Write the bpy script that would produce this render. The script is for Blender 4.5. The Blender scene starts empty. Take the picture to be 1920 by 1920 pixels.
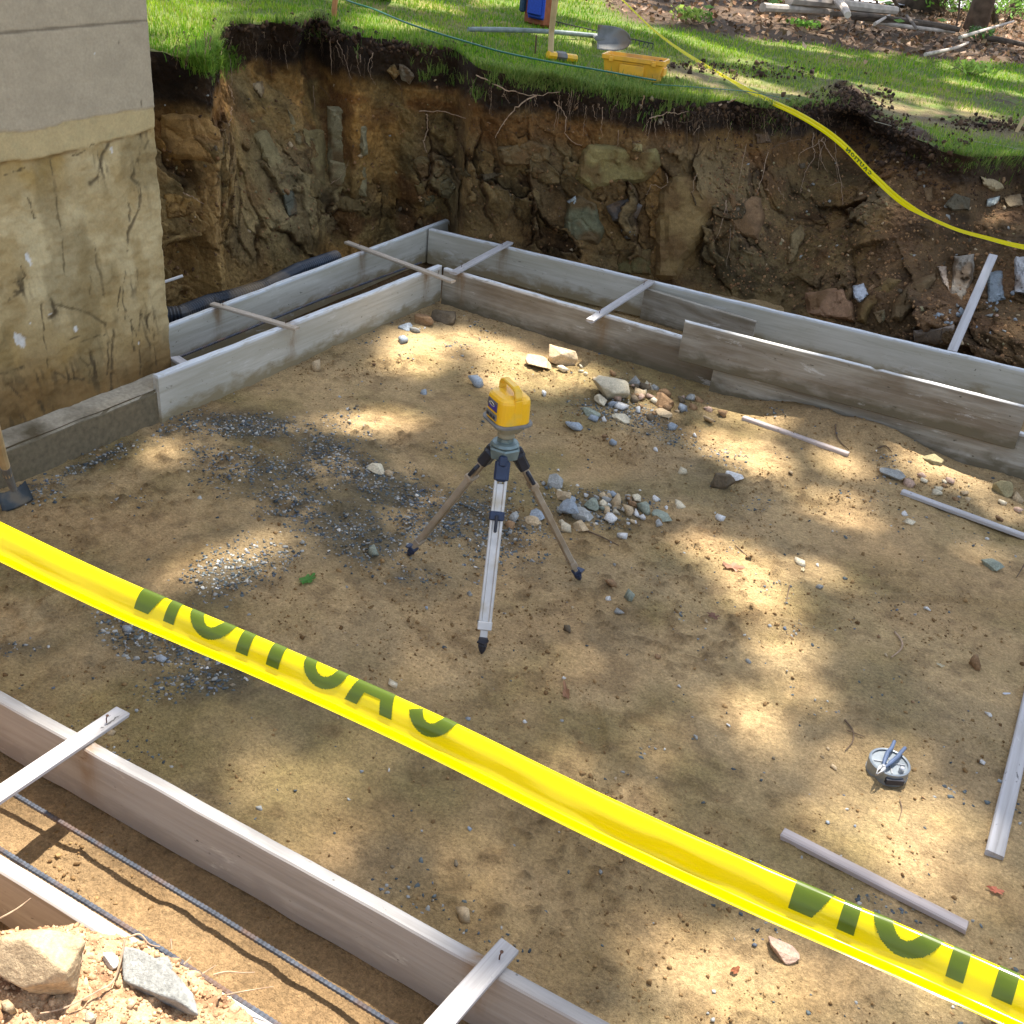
import bpy, bmesh, math, random
import numpy as np
from math import sin, cos, pi, radians
from mathutils import Vector, Matrix
from mathutils.bvhtree import BVHTree
rnd = random.Random(7); RS = np.random.RandomState(11)
scene = bpy.context.scene; COL = scene.collection

# ---------------- camera ----------------
CF = 1950.0; CH = 2.2                       # focal length in photo pixels, eye height over the pit floor
PITCH, ROLL, YAW = radians(29.75), radians(6.17), radians(25.64)
def _frame():
    up0 = np.array([0, -cos(PITCH), -sin(PITCH)])
    R = np.array([[cos(ROLL), -sin(ROLL), 0], [sin(ROLL), cos(ROLL), 0], [0, 0, 1]])
    up = R @ up0; fwd = np.array([0, 0, 1.]); fh = fwd - up*np.dot(fwd, up); fh /= np.linalg.norm(fh)
    rt = np.cross(fh, up); Y = cos(YAW)*fh + sin(YAW)*rt; X = np.cross(Y, up)
    return np.array([X, Y, up])
CR = _frame(); EYE = np.array([0, 0, CH])
cam = bpy.data.cameras.new('camera'); camo = bpy.data.objects.new('camera', cam); COL.objects.link(camo)
M = Matrix.Identity(4)
for i in range(3):
    M[i][0] = CR[i][0]; M[i][1] = -CR[i][1]; M[i][2] = -CR[i][2]; M[i][3] = EYE[i]
camo.matrix_world = M
cam.sensor_width = 36; cam.lens = 36*CF/1920; cam.clip_end = 500; cam.clip_start = 0.05
scene.camera = camo
# ---------------- light ----------------
SUN = np.array([-0.05, 0.37, 0.93]); SUN /= np.linalg.norm(SUN)
world = bpy.data.worlds.new("World"); scene.world = world; world.use_nodes = True
wn = world.node_tree; bg = wn.nodes['Background']
sky = wn.nodes.new('ShaderNodeTexSky'); sky.sky_type = 'NISHITA'; sky.sun_disc = False
sky.sun_elevation = math.asin(SUN[2]); sky.sun_rotation = math.atan2(SUN[0], SUN[1])
sky.air_density = 1.0; sky.dust_density = 1.5; sky.ozone_density = 1.0
hs = wn.nodes.new('ShaderNodeHueSaturation'); hs.inputs['Saturation'].default_value = .64; wn.links.new(sky.outputs[0], hs.inputs['Color']); wn.links.new(hs.outputs[0], bg.inputs[0]); bg.inputs[1].default_value = 0.135
sl = bpy.data.lights.new('sun', 'SUN'); sl.energy = 5.0; sl.angle = radians(0.7); sl.color = (1.0, 0.94, 0.86)
slo = bpy.data.objects.new('sun', sl); COL.objects.link(slo)
slo.rotation_euler = Vector(SUN).to_track_quat('Z', 'Y').to_euler(); slo.location = (-5, 10, 30)
scene.view_settings.view_transform = 'Standard'; scene.view_settings.look = 'None'
scene.view_settings.gamma = 1; scene.view_settings.use_curve_mapping = False
scene.view_settings.exposure = 1.55

# ---------------- projection helpers ----------------
def ray(px, py):
    d = CR @ np.array([(px-960)/CF, (py-960)/CF, 1.0]); return d/np.linalg.norm(d)
def U(px, py, z=0.0):
    d = ray(px, py); return EYE + d*((z-CH)/d[2])
def D(px, py, t): return EYE + ray(px, py)*t
def pix(P):
    P = np.atleast_2d(P); v = (P-EYE) @ CR
    return 960+CF*v[:, 0]/v[:, 2], 960+CF*v[:, 1]/v[:, 2]
def sstep(a, b, x):
    t = np.clip((np.asarray(x, float)-a)/(b-a), 0, 1); return t*t*(3-2*t)
def zl(x, y):                                # lawn height
    x = np.asarray(x, float); y = np.asarray(y, float)
    return 1.02 + 0.085*np.clip(-x, -2, 6) + 0.02*np.maximum(0, y-9)
def L(px, py, dz=0.0):
    d = ray(px, py); t0 = 1.0
    for k in range(4000):
        p = EYE+d*t0
        if p[2] < zl(p[0], p[1])+dz: break
        t0 += 0.02
        if t0 > 75: break
    return p

# ---------------- noise ----------------
def _h(i, j, k, s):
    n = (i*374761393 + j*668265263 + k*2147483647 + s*1274126177) & 0xffffffff
    n = ((n ^ (n >> 13))*1274126177) & 0xffffffff
    n = ((n ^ (n >> 16))*2246822519) & 0xffffffff
    return ((n ^ (n >> 15)) & 0xffffff)/16777215.0
def vnoise(P, s=0):
    P = np.asarray(P, float); F = np.floor(P).astype(np.int64); f = P-F; f = f*f*(3-2*f)
    i, j, k = F[:, 0], F[:, 1], F[:, 2]; fx, fy, fz = f[:, 0], f[:, 1], f[:, 2]
    def g(a, b, c): return _h(i+a, j+b, k+c, s)
    x00 = g(0, 0, 0)*(1-fx)+g(1, 0, 0)*fx; x10 = g(0, 1, 0)*(1-fx)+g(1, 1, 0)*fx
    x01 = g(0, 0, 1)*(1-fx)+g(1, 0, 1)*fx; x11 = g(0, 1, 1)*(1-fx)+g(1, 1, 1)*fx
    return ((x00*(1-fy)+x10*fy)*(1-fz)+(x01*(1-fy)+x11*fy)*fz)*2-1
def fbm(P, o=4, s=0, g=0.5):
    P = np.asarray(P, float); r = np.zeros(len(P)); a = 1.0; t = 0
    for k in range(o):
        r += a*vnoise(P*(2.03**k)+k*7.3, s+k); t += a; a *= g
    return r/t
def worley(P, s=0):
    """returns F1, F2, id-random of the nearest cell"""
    P = np.asarray(P, float); F = np.floor(P).astype(np.int64)
    d1 = np.full(len(P), 9.); d2 = np.full(len(P), 9.); idr = np.zeros(len(P))
    for a in (-1, 0, 1):
        for b in (-1, 0, 1):
            for c in (-1, 0, 1):
                i, j, k = F[:, 0]+a, F[:, 1]+b, F[:, 2]+c
                q = np.stack([i+_h(i, j, k, s), j+_h(i, j, k, s+1), k+_h(i, j, k, s+2)], 1)
                d = np.sqrt(((q-P)**2).sum(1)); m = d < d1
                d2 = np.where(m, d1, np.minimum(d2, d)); idr = np.where(m, _h(i, j, k, s+3), idr); d1 = np.where(m, d, d1)
    return d1, d2, idr
def facets(P, s=0):
    """per-cell random planes: returns plane height, edge distance, id"""
    P = np.asarray(P, float); F = np.floor(P).astype(np.int64); d1 = np.full(len(P), 9.); d2 = np.full(len(P), 9.); idr = np.zeros(len(P)); of = np.zeros((len(P), 3)); g = np.zeros((len(P), 3))
    for a in (-1, 0, 1):
        for b in (-1, 0, 1):
            for c in (-1, 0, 1):
                i, j, k = F[:, 0]+a, F[:, 1]+b, F[:, 2]+c
                q = np.stack([i+_h(i, j, k, s), j+_h(i, j, k, s+1), k+_h(i, j, k, s+2)], 1)
                d = np.sqrt(((q-P)**2).sum(1)); m = d < d1
                d2 = np.where(m, d1, np.minimum(d2, d)); idr = np.where(m, _h(i, j, k, s+3), idr); of = np.where(m[:, None], P-q, of)
                g = np.where(m[:, None], np.stack([_h(i, j, k, s+4), _h(i, j, k, s+5), _h(i, j, k, s+6)], 1)-.5, g); d1 = np.where(m, d, d1)
    return (of*g).sum(1), d2-d1, idr
def lin(c):
    c = np.asarray(c, float)/255.0
    return np.where(c <= 0.04045, c/12.92, ((c+0.055)/1.055)**2.4)
def mix(a, b, t):
    t = np.asarray(t)[..., None]; return np.asarray(a)*(1-t)+np.asarray(b)*t

# ---------------- object helpers ----------------
def link(o, parent=None):
    COL.objects.link(o)
    if parent is not None:
        o.parent = parent; o.matrix_parent_inverse = parent.matrix_world.inverted()
    return o
def tag(o, label=None, cat=None, group=None, kind=None):
    if label: o['label'] = label
    if cat: o['category'] = cat
    if group: o['group'] = group
    if kind: o['kind'] = kind
    return o
def empty(name, loc, label, cat, group=None, rz=0.0):
    o = bpy.data.objects.new(name, None); o.empty_display_size = 0.1; COL.objects.link(o)
    o.matrix_world = Matrix.Translation(Vector(loc)) @ Matrix.Rotation(rz, 4, 'Z'); o.location = loc; o.rotation_euler = (0, 0, rz)
    return tag(o, label, cat, group)
def mesh_np(name, V, F, mat, col=None, smooth=False, parent=None, local=False):
    V = np.asarray(V, float); me = bpy.data.meshes.new(name)
    if isinstance(F, np.ndarray):
        n, k = F.shape
        me.vertices.add(len(V)); me.vertices.foreach_set('co', V.astype(np.float32).ravel())
        me.loops.add(n*k); me.loops.foreach_set('vertex_index', F.astype(np.int32).ravel())
        me.polygons.add(n); me.polygons.foreach_set('loop_start', np.arange(0, n*k, k, dtype=np.int32))
        me.update(calc_edges=True); me.validate()
    else:
        me.from_pydata([tuple(v) for v in V], [], F); me.update()
    if smooth: me.polygons.foreach_set('use_smooth', np.ones(len(me.polygons), dtype=bool))
    if col is not None:
        a = me.color_attributes.new('Col', 'FLOAT_COLOR', 'POINT')
        c = np.ones((len(V), 4), np.float32); c[:, :3] = col
        a.data.foreach_set('color', c.ravel())
    me.materials.append(mat)
    o = bpy.data.objects.new(name, me); COL.objects.link(o)
    if parent is not None:
        o.parent = parent
        if not local: o.matrix_parent_inverse = parent.matrix_world.inverted()
    return o
class MB:
    """collects simple solids into one mesh"""
    def __init__(s): s.V = []; s.F = []
    def add(s, V, F):
        b = len(s.V); s.V += [tuple(v) for v in V]; s.F += [tuple(i+b for i in f) for f in F]; return s
    def box(s, c, d, R=None, bev=0.0):
        """box of size d centred at c; bev chamfers the vertical edges and rims"""
        c = np.array(c, float); hx, hy, hz = [q/2 for q in d]
        if bev <= 0:
            V = [(x, y, z) for z in (-hz, hz) for x, y in ((-hx, -hy), (hx, -hy), (hx, hy), (-hx, hy))]
            F = [(3, 2, 1, 0), (4, 5, 6, 7), (0, 1, 5, 4), (1, 2, 6, 5), (2, 3, 7, 6), (3, 0, 4, 7)]
        else:
            b = min(bev, hx*.9, hy*.9, hz*.9)
            def ring(ix, z):
                X, Y = hx-ix, hy-ix
                return [(-X+b, -Y, z), (X-b, -Y, z), (X, -Y+b, z), (X, Y-b, z), (X-b, Y, z), (-X+b, Y, z), (-X, Y-b, z), (-X, -Y+b, z)]
            V = ring(b, -hz)+ring(0, -hz+b)+ring(0, hz-b)+ring(b, hz)
            F = [tuple(range(7, -1, -1)), tuple(range(24, 32))]
            for r in range(3):
                for i in range(8):
                    j = (i+1) % 8; F.append((r*8+i, r*8+j, r*8+8+j, r*8+8+i))
        V = np.array(V)
        if R is not None: V = V @ np.array(R).T
        return s.add(V+c, F)
    def tube(s, pts, r, n=8, cap=True, flat=1.0):
        pts = [np.array(p, float) for p in pts]; m = len(pts)
        rr = r if hasattr(r, '__len__') else [r]*m
        up = None; V = []; F = []
        for i, p in enumerate(pts):
            t = pts[min(i+1, m-1)]-pts[max(i-1, 0)]; t = t/(np.linalg.norm(t)+1e-12)
            if up is None:
                up = np.array([0, 0, 1.]) if abs(t[2]) < .9 else np.array([1., 0, 0])
            up = up-t*np.dot(up, t); up /= np.linalg.norm(up)+1e-12; sd = np.cross(t, up)
            for k in range(n):
                a = 2*pi*k/n; V.append(p+rr[i]*(cos(a)*sd+flat*sin(a)*up))
        for i in range(m-1):
            for k in range(n):
                k2 = (k+1) % n; F.append((i*n+k, i*n+k2, (i+1)*n+k2, (i+1)*n+k))
        if cap: F += [tuple(range(n-1, -1, -1)), tuple(range((m-1)*n, m*n))]
        return s.add(V, F)
    def lathe(s, prof, c=(0, 0, 0), n=20, ax=(0, 0, 1)):
        """prof = [(r, h)] along axis ax"""
        ax = np.array(ax, float); ax /= np.linalg.norm(ax)
        u = np.array([1., 0, 0]) if abs(ax[0]) < .9 else np.array([0, 1., 0]); u -= ax*np.dot(u, ax); u /= np.linalg.norm(u); w = np.cross(ax, u)
        V = []; F = []
        for r, h in prof:
            for k in range(n):
                a = 2*pi*k/n; V.append(np.array(c)+ax*h+r*(cos(a)*u+sin(a)*w))
        for i in range(len(prof)-1):
            for k in range(n):
                k2 = (k+1) % n; F.append((i*n+k, i*n+k2, (i+1)*n+k2, (i+1)*n+k))
        F += [tuple(range(n-1, -1, -1)), tuple(range((len(prof)-1)*n, len(prof)*n))]
        return s.add(V, F)
    def prism(s, poly, z0, z1, inset=0.0, rim=0.0):
        """vertical prism over polygon with a chamfered top"""
        P = np.array(poly, float); n = len(P); c = P.mean(0)
        rings = [(P, z0), (P, z1-rim)]
        if rim > 0: rings.append((c+(P-c)*(1-inset), z1))
        V = []; F = []
        for Q, z in rings: V += [(q[0], q[1], z) for q in Q]
        for r in range(len(rings)-1):
            for i in range(n):
                j = (i+1) % n; F.append((r*n+i, r*n+j, r*n+n+j, r*n+n+i))
        F += [tuple(range(n-1, -1, -1)), tuple(range((len(rings)-1)*n, len(rings)*n))]
        return s.add(V, F)
    def obj(s, name, mat, parent=None, smooth=False, local=True, col=None):
        o = mesh_np(name, np.array(s.V), s.F, mat, None, smooth, parent, local)
        return o

# ---------------- materials ----------------
def newmat(name):
    m = bpy.data.materials.new(name); m.use_nodes = True
    return m, m.node_tree.nodes, m.node_tree.links, m.node_tree.nodes['Principled BSDF']
def ramp(N, pts):
    r = N.new('ShaderNodeValToRGB'); e = r.color_ramp.elements
    while len(e) < len(pts): e.new(0.5)
    for i, (p, c) in enumerate(pts): e[i].position = p; e[i].color = (*c, 1)
    return r
def mat_simple(name, c, rough=0.5, metal=0.0, nscale=40, namp=0.15, bump=0.1, spec=0.4, dirt=None, dscale=6):
    m, N, K, P = newmat(name); tc = N.new('ShaderNodeTexCoord')
    n = N.new('ShaderNodeTexNoise'); n.inputs['Scale'].default_value = nscale; n.inputs['Detail'].default_value = 6
    K.new(tc.outputs['Object'], n.inputs['Vector'])
    c = np.array(c); r = ramp(N, [(0.3, tuple(c*(1-namp))), (0.7, tuple(np.minimum(c*(1+namp), 1)))])
    K.new(n.outputs['Fac'], r.inputs[0]); out = r.outputs[0]
    if dirt is not None:
        n2 = N.new('ShaderNodeTexNoise'); n2.inputs['Scale'].default_value = dscale; n2.inputs['Detail'].default_value = 8
        K.new(tc.outputs['Object'], n2.inputs['Vector'])
        r2 = ramp(N, [(0.48, (0, 0, 0)), (0.68, (1, 1, 1))]); K.new(n2.outputs['Fac'], r2.inputs[0])
        mx = N.new('ShaderNodeMixRGB'); mx.inputs[2].default_value = (*dirt, 1)
        K.new(r2.outputs[0], mx.inputs[0]); K.new(out, mx.inputs[1]); out = mx.outputs[0]
    K.new(out, P.inputs['Base Color']); P.inputs['Roughness'].default_value = rough; P.inputs['Metallic'].default_value = metal
    P.inputs['Specular IOR Level'].default_value = spec
    if bump:
        b = N.new('ShaderNodeBump'); b.inputs['Strength'].default_value = bump; b.inputs['Distance'].default_value = 0.005
        K.new(n.outputs['Fac'], b.inputs['Height']); K.new(b.outputs[0], P.inputs['Normal'])
    return m
def mat_vcol(name, rough=0.9, scales=((30, .25), (160, .3)), bump=0.6, dist=0.012, spec=0.2, trans=0.0, coord='Object', bscale=(45, 220), specks=False):
    """albedo from the Col attribute, multiplied by fine noise, with bump"""
    m, N, K, P = newmat(name); tc = N.new('ShaderNodeTexCoord'); at = N.new('ShaderNodeAttribute'); at.attribute_name = 'Col'
    out = at.outputs['Color']
    for sc, am in scales:
        n = N.new('ShaderNodeTexNoise'); n.inputs['Scale'].default_value = sc; n.inputs['Detail'].default_value = 8; n.inputs['Roughness'].default_value = .62
        K.new(tc.outputs[coord], n.inputs['Vector'])
        r = ramp(N, [(0.28, (1-am,)*3), (0.72, (1+am, 1+am, 1+am))]); K.new(n.outputs['Fac'], r.inputs[0])
        mx = N.new('ShaderNodeMixRGB'); mx.blend_type = 'MULTIPLY'; mx.inputs[0].default_value = 1
        K.new(out, mx.inputs[1]); K.new(r.outputs[0], mx.inputs[2]); out = mx.outputs[0]
    if specks:                                   # dark crumbs and pits, relief shading put into the colour; pale grit
        for sc, lo_, hi_, cc_, vec in ((62, .35, .29, (.52, .47, .42), (1, 1.6, 1)), (28, .33, .29, (.62, .57, .52), (1.5, .9, 1)), (170, .66, .72, (1.5, 1.5, 1.5), (1, 1, 1))):
            mp = N.new('ShaderNodeMapping'); mp.inputs['Scale'].default_value = vec; K.new(tc.outputs[coord], mp.inputs[0])
            n = N.new('ShaderNodeTexNoise'); n.inputs['Scale'].default_value = sc; n.inputs['Detail'].default_value = 4; n.inputs['Roughness'].default_value = .7; n.inputs['Distortion'].default_value = 1.2; K.new(mp.outputs[0], n.inputs[0])
            mr = N.new('ShaderNodeMapRange'); mr.inputs[1].default_value = lo_; mr.inputs[2].default_value = hi_; K.new(n.outputs['Fac'], mr.inputs[0])
            mx = N.new('ShaderNodeMixRGB'); mx.blend_type = 'MULTIPLY'; K.new(mr.outputs[0], mx.inputs[0]); K.new(out, mx.inputs[1]); mx.inputs[2].default_value = (*cc_, 1); out = mx.outputs[0]
    K.new(out, P.inputs['Base Color']); P.inputs['Roughness'].default_value = rough; P.inputs['Specular IOR Level'].default_value = spec
    if bump:
        prev = None
        for bs, w in zip(bscale, (1.0, .5)):
            n = N.new('ShaderNodeTexNoise'); n.inputs['Scale'].default_value = bs; n.inputs['Detail'].default_value = 7; n.inputs['Roughness'].default_value = .65
            K.new(tc.outputs[coord], n.inputs['Vector'])
            b = N.new('ShaderNodeBump'); b.inputs['Strength'].default_value = bump*w; b.inputs['Distance'].default_value = dist*w
            K.new(n.outputs['Fac'], b.inputs['Height'])
            if prev: K.new(prev.outputs[0], b.inputs['Normal'])
            prev = b
        K.new(prev.outputs[0], P.inputs['Normal'])
    if trans > 0:
        t = N.new('ShaderNodeBsdfTranslucent'); ms = N.new('ShaderNodeMixShader'); ms.inputs[0].default_value = trans
        K.new(out, t.inputs[0]); K.new(P.outputs[0], ms.inputs[1]); K.new(t.outputs[0], ms.inputs[2])
        K.new(ms.outputs[0], N['Material Output'].inputs[0])
    return m
def mat_wood(name, base, dark, pale, dirt=None, dirt_amt=0.5, topwhite=None, hz=0.1175, grain=1.0, brown=None):
    """weathered sawn board: local x runs along the grain"""
    m, N, K, P = newmat(name); tc = N.new('ShaderNodeTexCoord'); oi = N.new('ShaderNodeObjectInfo')
    off = N.new('ShaderNodeVectorMath'); off.operation = 'ADD'; K.new(tc.outputs['Object'], off.inputs[0])
    mu = N.new('ShaderNodeVectorMath'); mu.operation = 'SCALE'; mu.inputs[0].default_value = (13, 7, 5); K.new(oi.outputs['Random'], mu.inputs['Scale'])
    K.new(mu.outputs[0], off.inputs[1])
    def noise(sc, vec, det=8, ro=.6):
        mp = N.new('ShaderNodeMapping'); mp.inputs['Scale'].default_value = vec; K.new(off.outputs[0], mp.inputs[0])
        n = N.new('ShaderNodeTexNoise'); n.inputs['Scale'].default_value = sc; n.inputs['Detail'].default_value = det; n.inputs['Roughness'].default_value = ro
        n.inputs['Distortion'].default_value = .4
        K.new(mp.outputs[0], n.inputs[0]); return n
    g = noise(1, (1.7, 48, 48)); bl = noise(1, (2.0, 9, 11), 9, .7); sp = noise(1, (26, 60, 60), 5)
    r = ramp(N, [(0.18, dark), (0.5, base), (0.85, pale)]); K.new(g.outputs['Fac'], r.inputs[0]); out = r.outputs[0]
    def mixin(out, fac, c, blend='MIX'):
        mx = N.new('ShaderNodeMixRGB'); mx.blend_type = blend; K.new(fac, mx.inputs[0]); K.new(out, mx.inputs[1]); mx.inputs[2].default_value = (*c, 1); return mx.outputs[0]
    r2 = ramp(N, [(0.42, (0, 0, 0)), (0.7, (1, 1, 1))]); K.new(bl.outputs['Fac'], r2.inputs[0])
    ms = N.new('ShaderNodeMath'); ms.operation = 'MULTIPLY'; ms.inputs[1].default_value = .55; K.new(r2.outputs[0], ms.inputs[0])
    out = mixin(out, ms.outputs[0], pale)
    if brown is not None:
        b2 = noise(1, (1.3, 5, 6), 5); r3 = ramp(N, [(0.40, (0, 0, 0)), (0.62, (1, 1, 1))]); K.new(b2.outputs['Fac'], r3.inputs[0])
        m3 = N.new('ShaderNodeMath'); m3.operation = 'MULTIPLY'; m3.inputs[1].default_value = .75; K.new(r3.outputs[0], m3.inputs[0])
        out = mixin(out, m3.outputs[0], brown)
    # small dark knots and stains
    r4 = ramp(N, [(0.27, (1, 1, 1)), (0.34, (0, 0, 0))]); K.new(sp.outputs['Fac'], r4.inputs[0]); out = mixin(out, r4.outputs[0], tuple(np.array(dark)*.5))
    sx = N.new('ShaderNodeSeparateXYZ'); K.new(tc.outputs['Object'], sx.inputs[0])
    if dirt is not None:
        mr = N.new('ShaderNodeMapRange'); mr.inputs[1].default_value = -hz; mr.inputs[2].default_value = -hz+0.13; mr.inputs[3].default_value = 1; mr.inputs[4].default_value = 0
        K.new(sx.outputs[2], mr.inputs[0]); dn = noise(1, (7, 30, 14), 6)
        mm = N.new('ShaderNodeMath'); mm.operation = 'MULTIPLY_ADD'; mm.inputs[1].default_value = dirt_amt; mm.inputs[2].default_value = -.28; K.new(mr.outputs[0], mm.inputs[0])
        ad = N.new('ShaderNodeMath'); ad.operation = 'ADD'; K.new(mm.outputs[0], ad.inputs[0]); K.new(dn.outputs['Fac'], ad.inputs[1])
        r5 = ramp(N, [(0.40, (0, 0, 0)), (0.7, (.9, .9, .9))]); K.new(ad.outputs[0], r5.inputs[0]); out = mixin(out, r5.outputs[0], dirt)
    if topwhite is not None:                       # cement-whitened top edge
        dn = noise(1, (12, 60, 60), 4)
        gt = N.new('ShaderNodeMapRange'); gt.inputs[1].default_value = hz-0.012; gt.inputs[2].default_value = hz-0.003; K.new(sx.outputs[2], gt.inputs[0])
        r6 = ramp(N, [(0.33, (.2, .2, .2)), (0.5, (1, 1, 1))]); K.new(dn.outputs['Fac'], r6.inputs[0])
        mm = N.new('ShaderNodeMath'); mm.operation = 'MULTIPLY'; K.new(gt.outputs[0], mm.inputs[0]); K.new(r6.outputs[0], mm.inputs[1])
        out = mixin(out, mm.outputs[0], topwhite)
    at = N.new('ShaderNodeAttribute'); at.attribute_name = 'Stain'; dn2 = noise(1, (16, 40, 9), 5); mm = N.new('ShaderNodeMath'); mm.operation = 'MULTIPLY'; K.new(at.outputs['Fac'], mm.inputs[0])
    r7 = ramp(N, [(0.35, (.15, .15, .15)), (0.6, (1, 1, 1))]); K.new(dn2.outputs['Fac'], r7.inputs[0]); K.new(r7.outputs[0], mm.inputs[1]); out = mixin(out, mm.outputs[0], (.22, .13, .055))
    sp2 = noise(1, (3, 10, 10), 8, .75); r8 = ramp(N, [(0.60, (0, 0, 0)), (0.66, (.55, .55, .55))]); K.new(sp2.outputs['Fac'], r8.inputs[0]); out = mixin(out, r8.outputs[0], (.62, .61, .57))
    K.new(out, P.inputs['Base Color']); P.inputs['Roughness'].default_value = .8; P.inputs['Specular IOR Level'].default_value = .25
    b = N.new('ShaderNodeBump'); b.inputs['Strength'].default_value = .35*grain; b.inputs['Distance'].default_value = .004
    K.new(g.outputs['Fac'], b.inputs['Height']); K.new(b.outputs[0], P.inputs['Normal'])
    return m

M_FLOOR = mat_vcol('pit_earth', scales=((22, .17), (95, .34), (300, .26)), bump=1.0, dist=.026, bscale=(34, 150), specks=True)
M_FACE = mat_vcol('cut_earth', scales=((14, .28), (70, .35)), bump=.9, dist=.03, bscale=(18, 90))
M_BANK = mat_vcol('loose_earth', scales=((40, .25), (220, .3)), bump=.9, dist=.012, bscale=(60, 260))
M_LAWN = mat_vcol('turf_soil', scales=((8, .25), (60, .4)), bump=.8, dist=.03, bscale=(30, 110))
M_GRASS = mat_vcol('grass_blades', rough=.6, scales=((1.2, .15),), bump=0, trans=.42, spec=.2)
M_STONE = mat_vcol('stone', rough=.85, scales=((35, .22), (150, .28)), bump=.7, dist=.006, bscale=(60, 240))
M_GRAVEL = mat_vcol('gravel', rough=.8, scales=((90, .25),), bump=.4, dist=.003, bscale=(120, 400))
M_CLOD = mat_vcol('clods', rough=.95, scales=((120, .3),), bump=.8, dist=.004, bscale=(150, 500))
M_LEAF = mat_vcol('dead_leaves', rough=.7, scales=((20, .2),), bump=0, trans=.2)
M_GREEN = mat_vcol('green_leaves', rough=.5, scales=((3, .2),), bump=0, trans=.45)
M_WALL = mat_vcol('foundation_coating', rough=.9, scales=((9, .07), (90, .12)), bump=.45, dist=.006, bscale=(60, 250))
M_BARK = mat_simple('bark', (.10, .075, .055), .95, nscale=9, namp=.5, bump=.9)
M_ROOT = mat_simple('root', (.36, .25, .16), .85, nscale=60, namp=.35, bump=.3)
M_ROOTD = mat_simple('dark_root', (.13, .085, .05), .9, nscale=60, namp=.35, bump=.3)
M_CONC = mat_simple('footing_concrete', (.40, .345, .25), .95, nscale=55, namp=.2, bump=.7, dirt=(.11, .085, .045), dscale=3.5)
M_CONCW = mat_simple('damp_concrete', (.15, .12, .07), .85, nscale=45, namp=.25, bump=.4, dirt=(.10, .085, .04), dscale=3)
M_STEEL = mat_simple('rebar_steel', (.075, .085, .105), .5, .4, nscale=50, namp=.3, bump=.2, dirt=(.16, .10, .07), dscale=10)
M_YEL = mat_simple('yellow_plastic', (.82, .45, .01), .38, nscale=14, namp=.05, bump=.03, spec=.5, dirt=(.62, .42, .06), dscale=12)
M_YEL2 = mat_simple('case_plastic', (.82, .42, .03), .45, nscale=8, namp=.1, bump=.05, dirt=(.5, .27, .06), dscale=7)
M_BLK = mat_simple('black_plastic', (.018, .02, .028), .4, nscale=20, namp=.3, bump=.05)
M_GRY = mat_simple('grey_plastic', (.15, .145, .13), .5, nscale=30, namp=.2, bump=.05)
M_TANP = mat_simple('beige_housing', (.24, .22, .15), .5, nscale=30, namp=.15, bump=.05)
M_TEAL = mat_simple('green_grey_metal', (.17, .22, .215), .4, .4, nscale=30, namp=.2, bump=.05)
M_ALU = mat_simple('aluminium', (.56, .55, .52), .45, .35, nscale=25, namp=.1, bump=.05, dirt=(.42, .36, .26), dscale=9)
M_ALUD = mat_simple('beige_aluminium', (.36, .30, .22), .6, .2, nscale=25, namp=.15, bump=.05, dirt=(.27, .2, .12), dscale=9)  # browner, duller tone used on all tripod legs but the front one
M_BLUEM = mat_simple('navy_bracket', (.018, .03, .065), .4, nscale=25, namp=.2, bump=.05)
M_CHROME = mat_simple('bright_metal', (.55, .55, .55), .3, .8, nscale=30, namp=.1, bump=.05)
M_REEL = mat_simple('reel_metal', (.26, .29, .31), .4, .6, nscale=30, namp=.12, bump=.05)
M_GRIP = mat_simple('blue_grip', (.085, .12, .20), .45, nscale=30, namp=.15, bump=.05)
M_PIPE = mat_simple('black_pipe', (.03, .04, .055), .4, nscale=12, namp=.3, bump=.05, dirt=(.2, .15, .09), dscale=3)
M_HANDLE = mat_simple('ash_handle', (.50, .36, .18), .5, nscale=18, namp=.15, bump=.1)
M_SHOVG = mat_simple('weathered_handle', (.20, .235, .22), .7, nscale=18, namp=.3, bump=.2)
M_BLADE = mat_simple('worn_steel', (.17, .17, .16), .5, .4, nscale=12, namp=.3, bump=.1, dirt=(.16, .12, .08), dscale=6)
M_DKBL = mat_simple('dark_blade', (.035, .045, .05), .55, .3, nscale=12, namp=.4, bump=.2, dirt=(.12, .10, .07), dscale=16)
M_BLUE = mat_simple('blue_canvas', (.012, .06, .42), .7, nscale=60, namp=.2, bump=.3)
M_ORNG = mat_simple('rust_leather', (.26, .07, .025), .65, nscale=30, namp=.25, bump=.3)
M_NAVY = mat_simple('dark_teal_canvas', (.02, .06, .10), .7, nscale=60, namp=.2, bump=.3)
M_STK = mat_simple('stake_wood', (.42, .19, .07), .8, nscale=14, namp=.2, bump=.2)
M_LINE = mat_simple('green_hose', (.02, .12, .07), .4, nscale=40, namp=.2, bump=0)
M_WIRE = mat_simple('rusty_wire', (.10, .05, .03), .8, nscale=40, namp=.3, bump=.1)
M_DKWIRE = mat_simple('dark_wire', (.03, .03, .03), .6, nscale=40, namp=.3, bump=.1)
M_ROAD = mat_simple('pale_road', (.34, .33, .34), .9, nscale=3, namp=.2, bump=.1)
M_WHITE = mat_simple('white_pvc', (.7, .7, .7), .4, nscale=10, namp=.05, bump=0)
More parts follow.
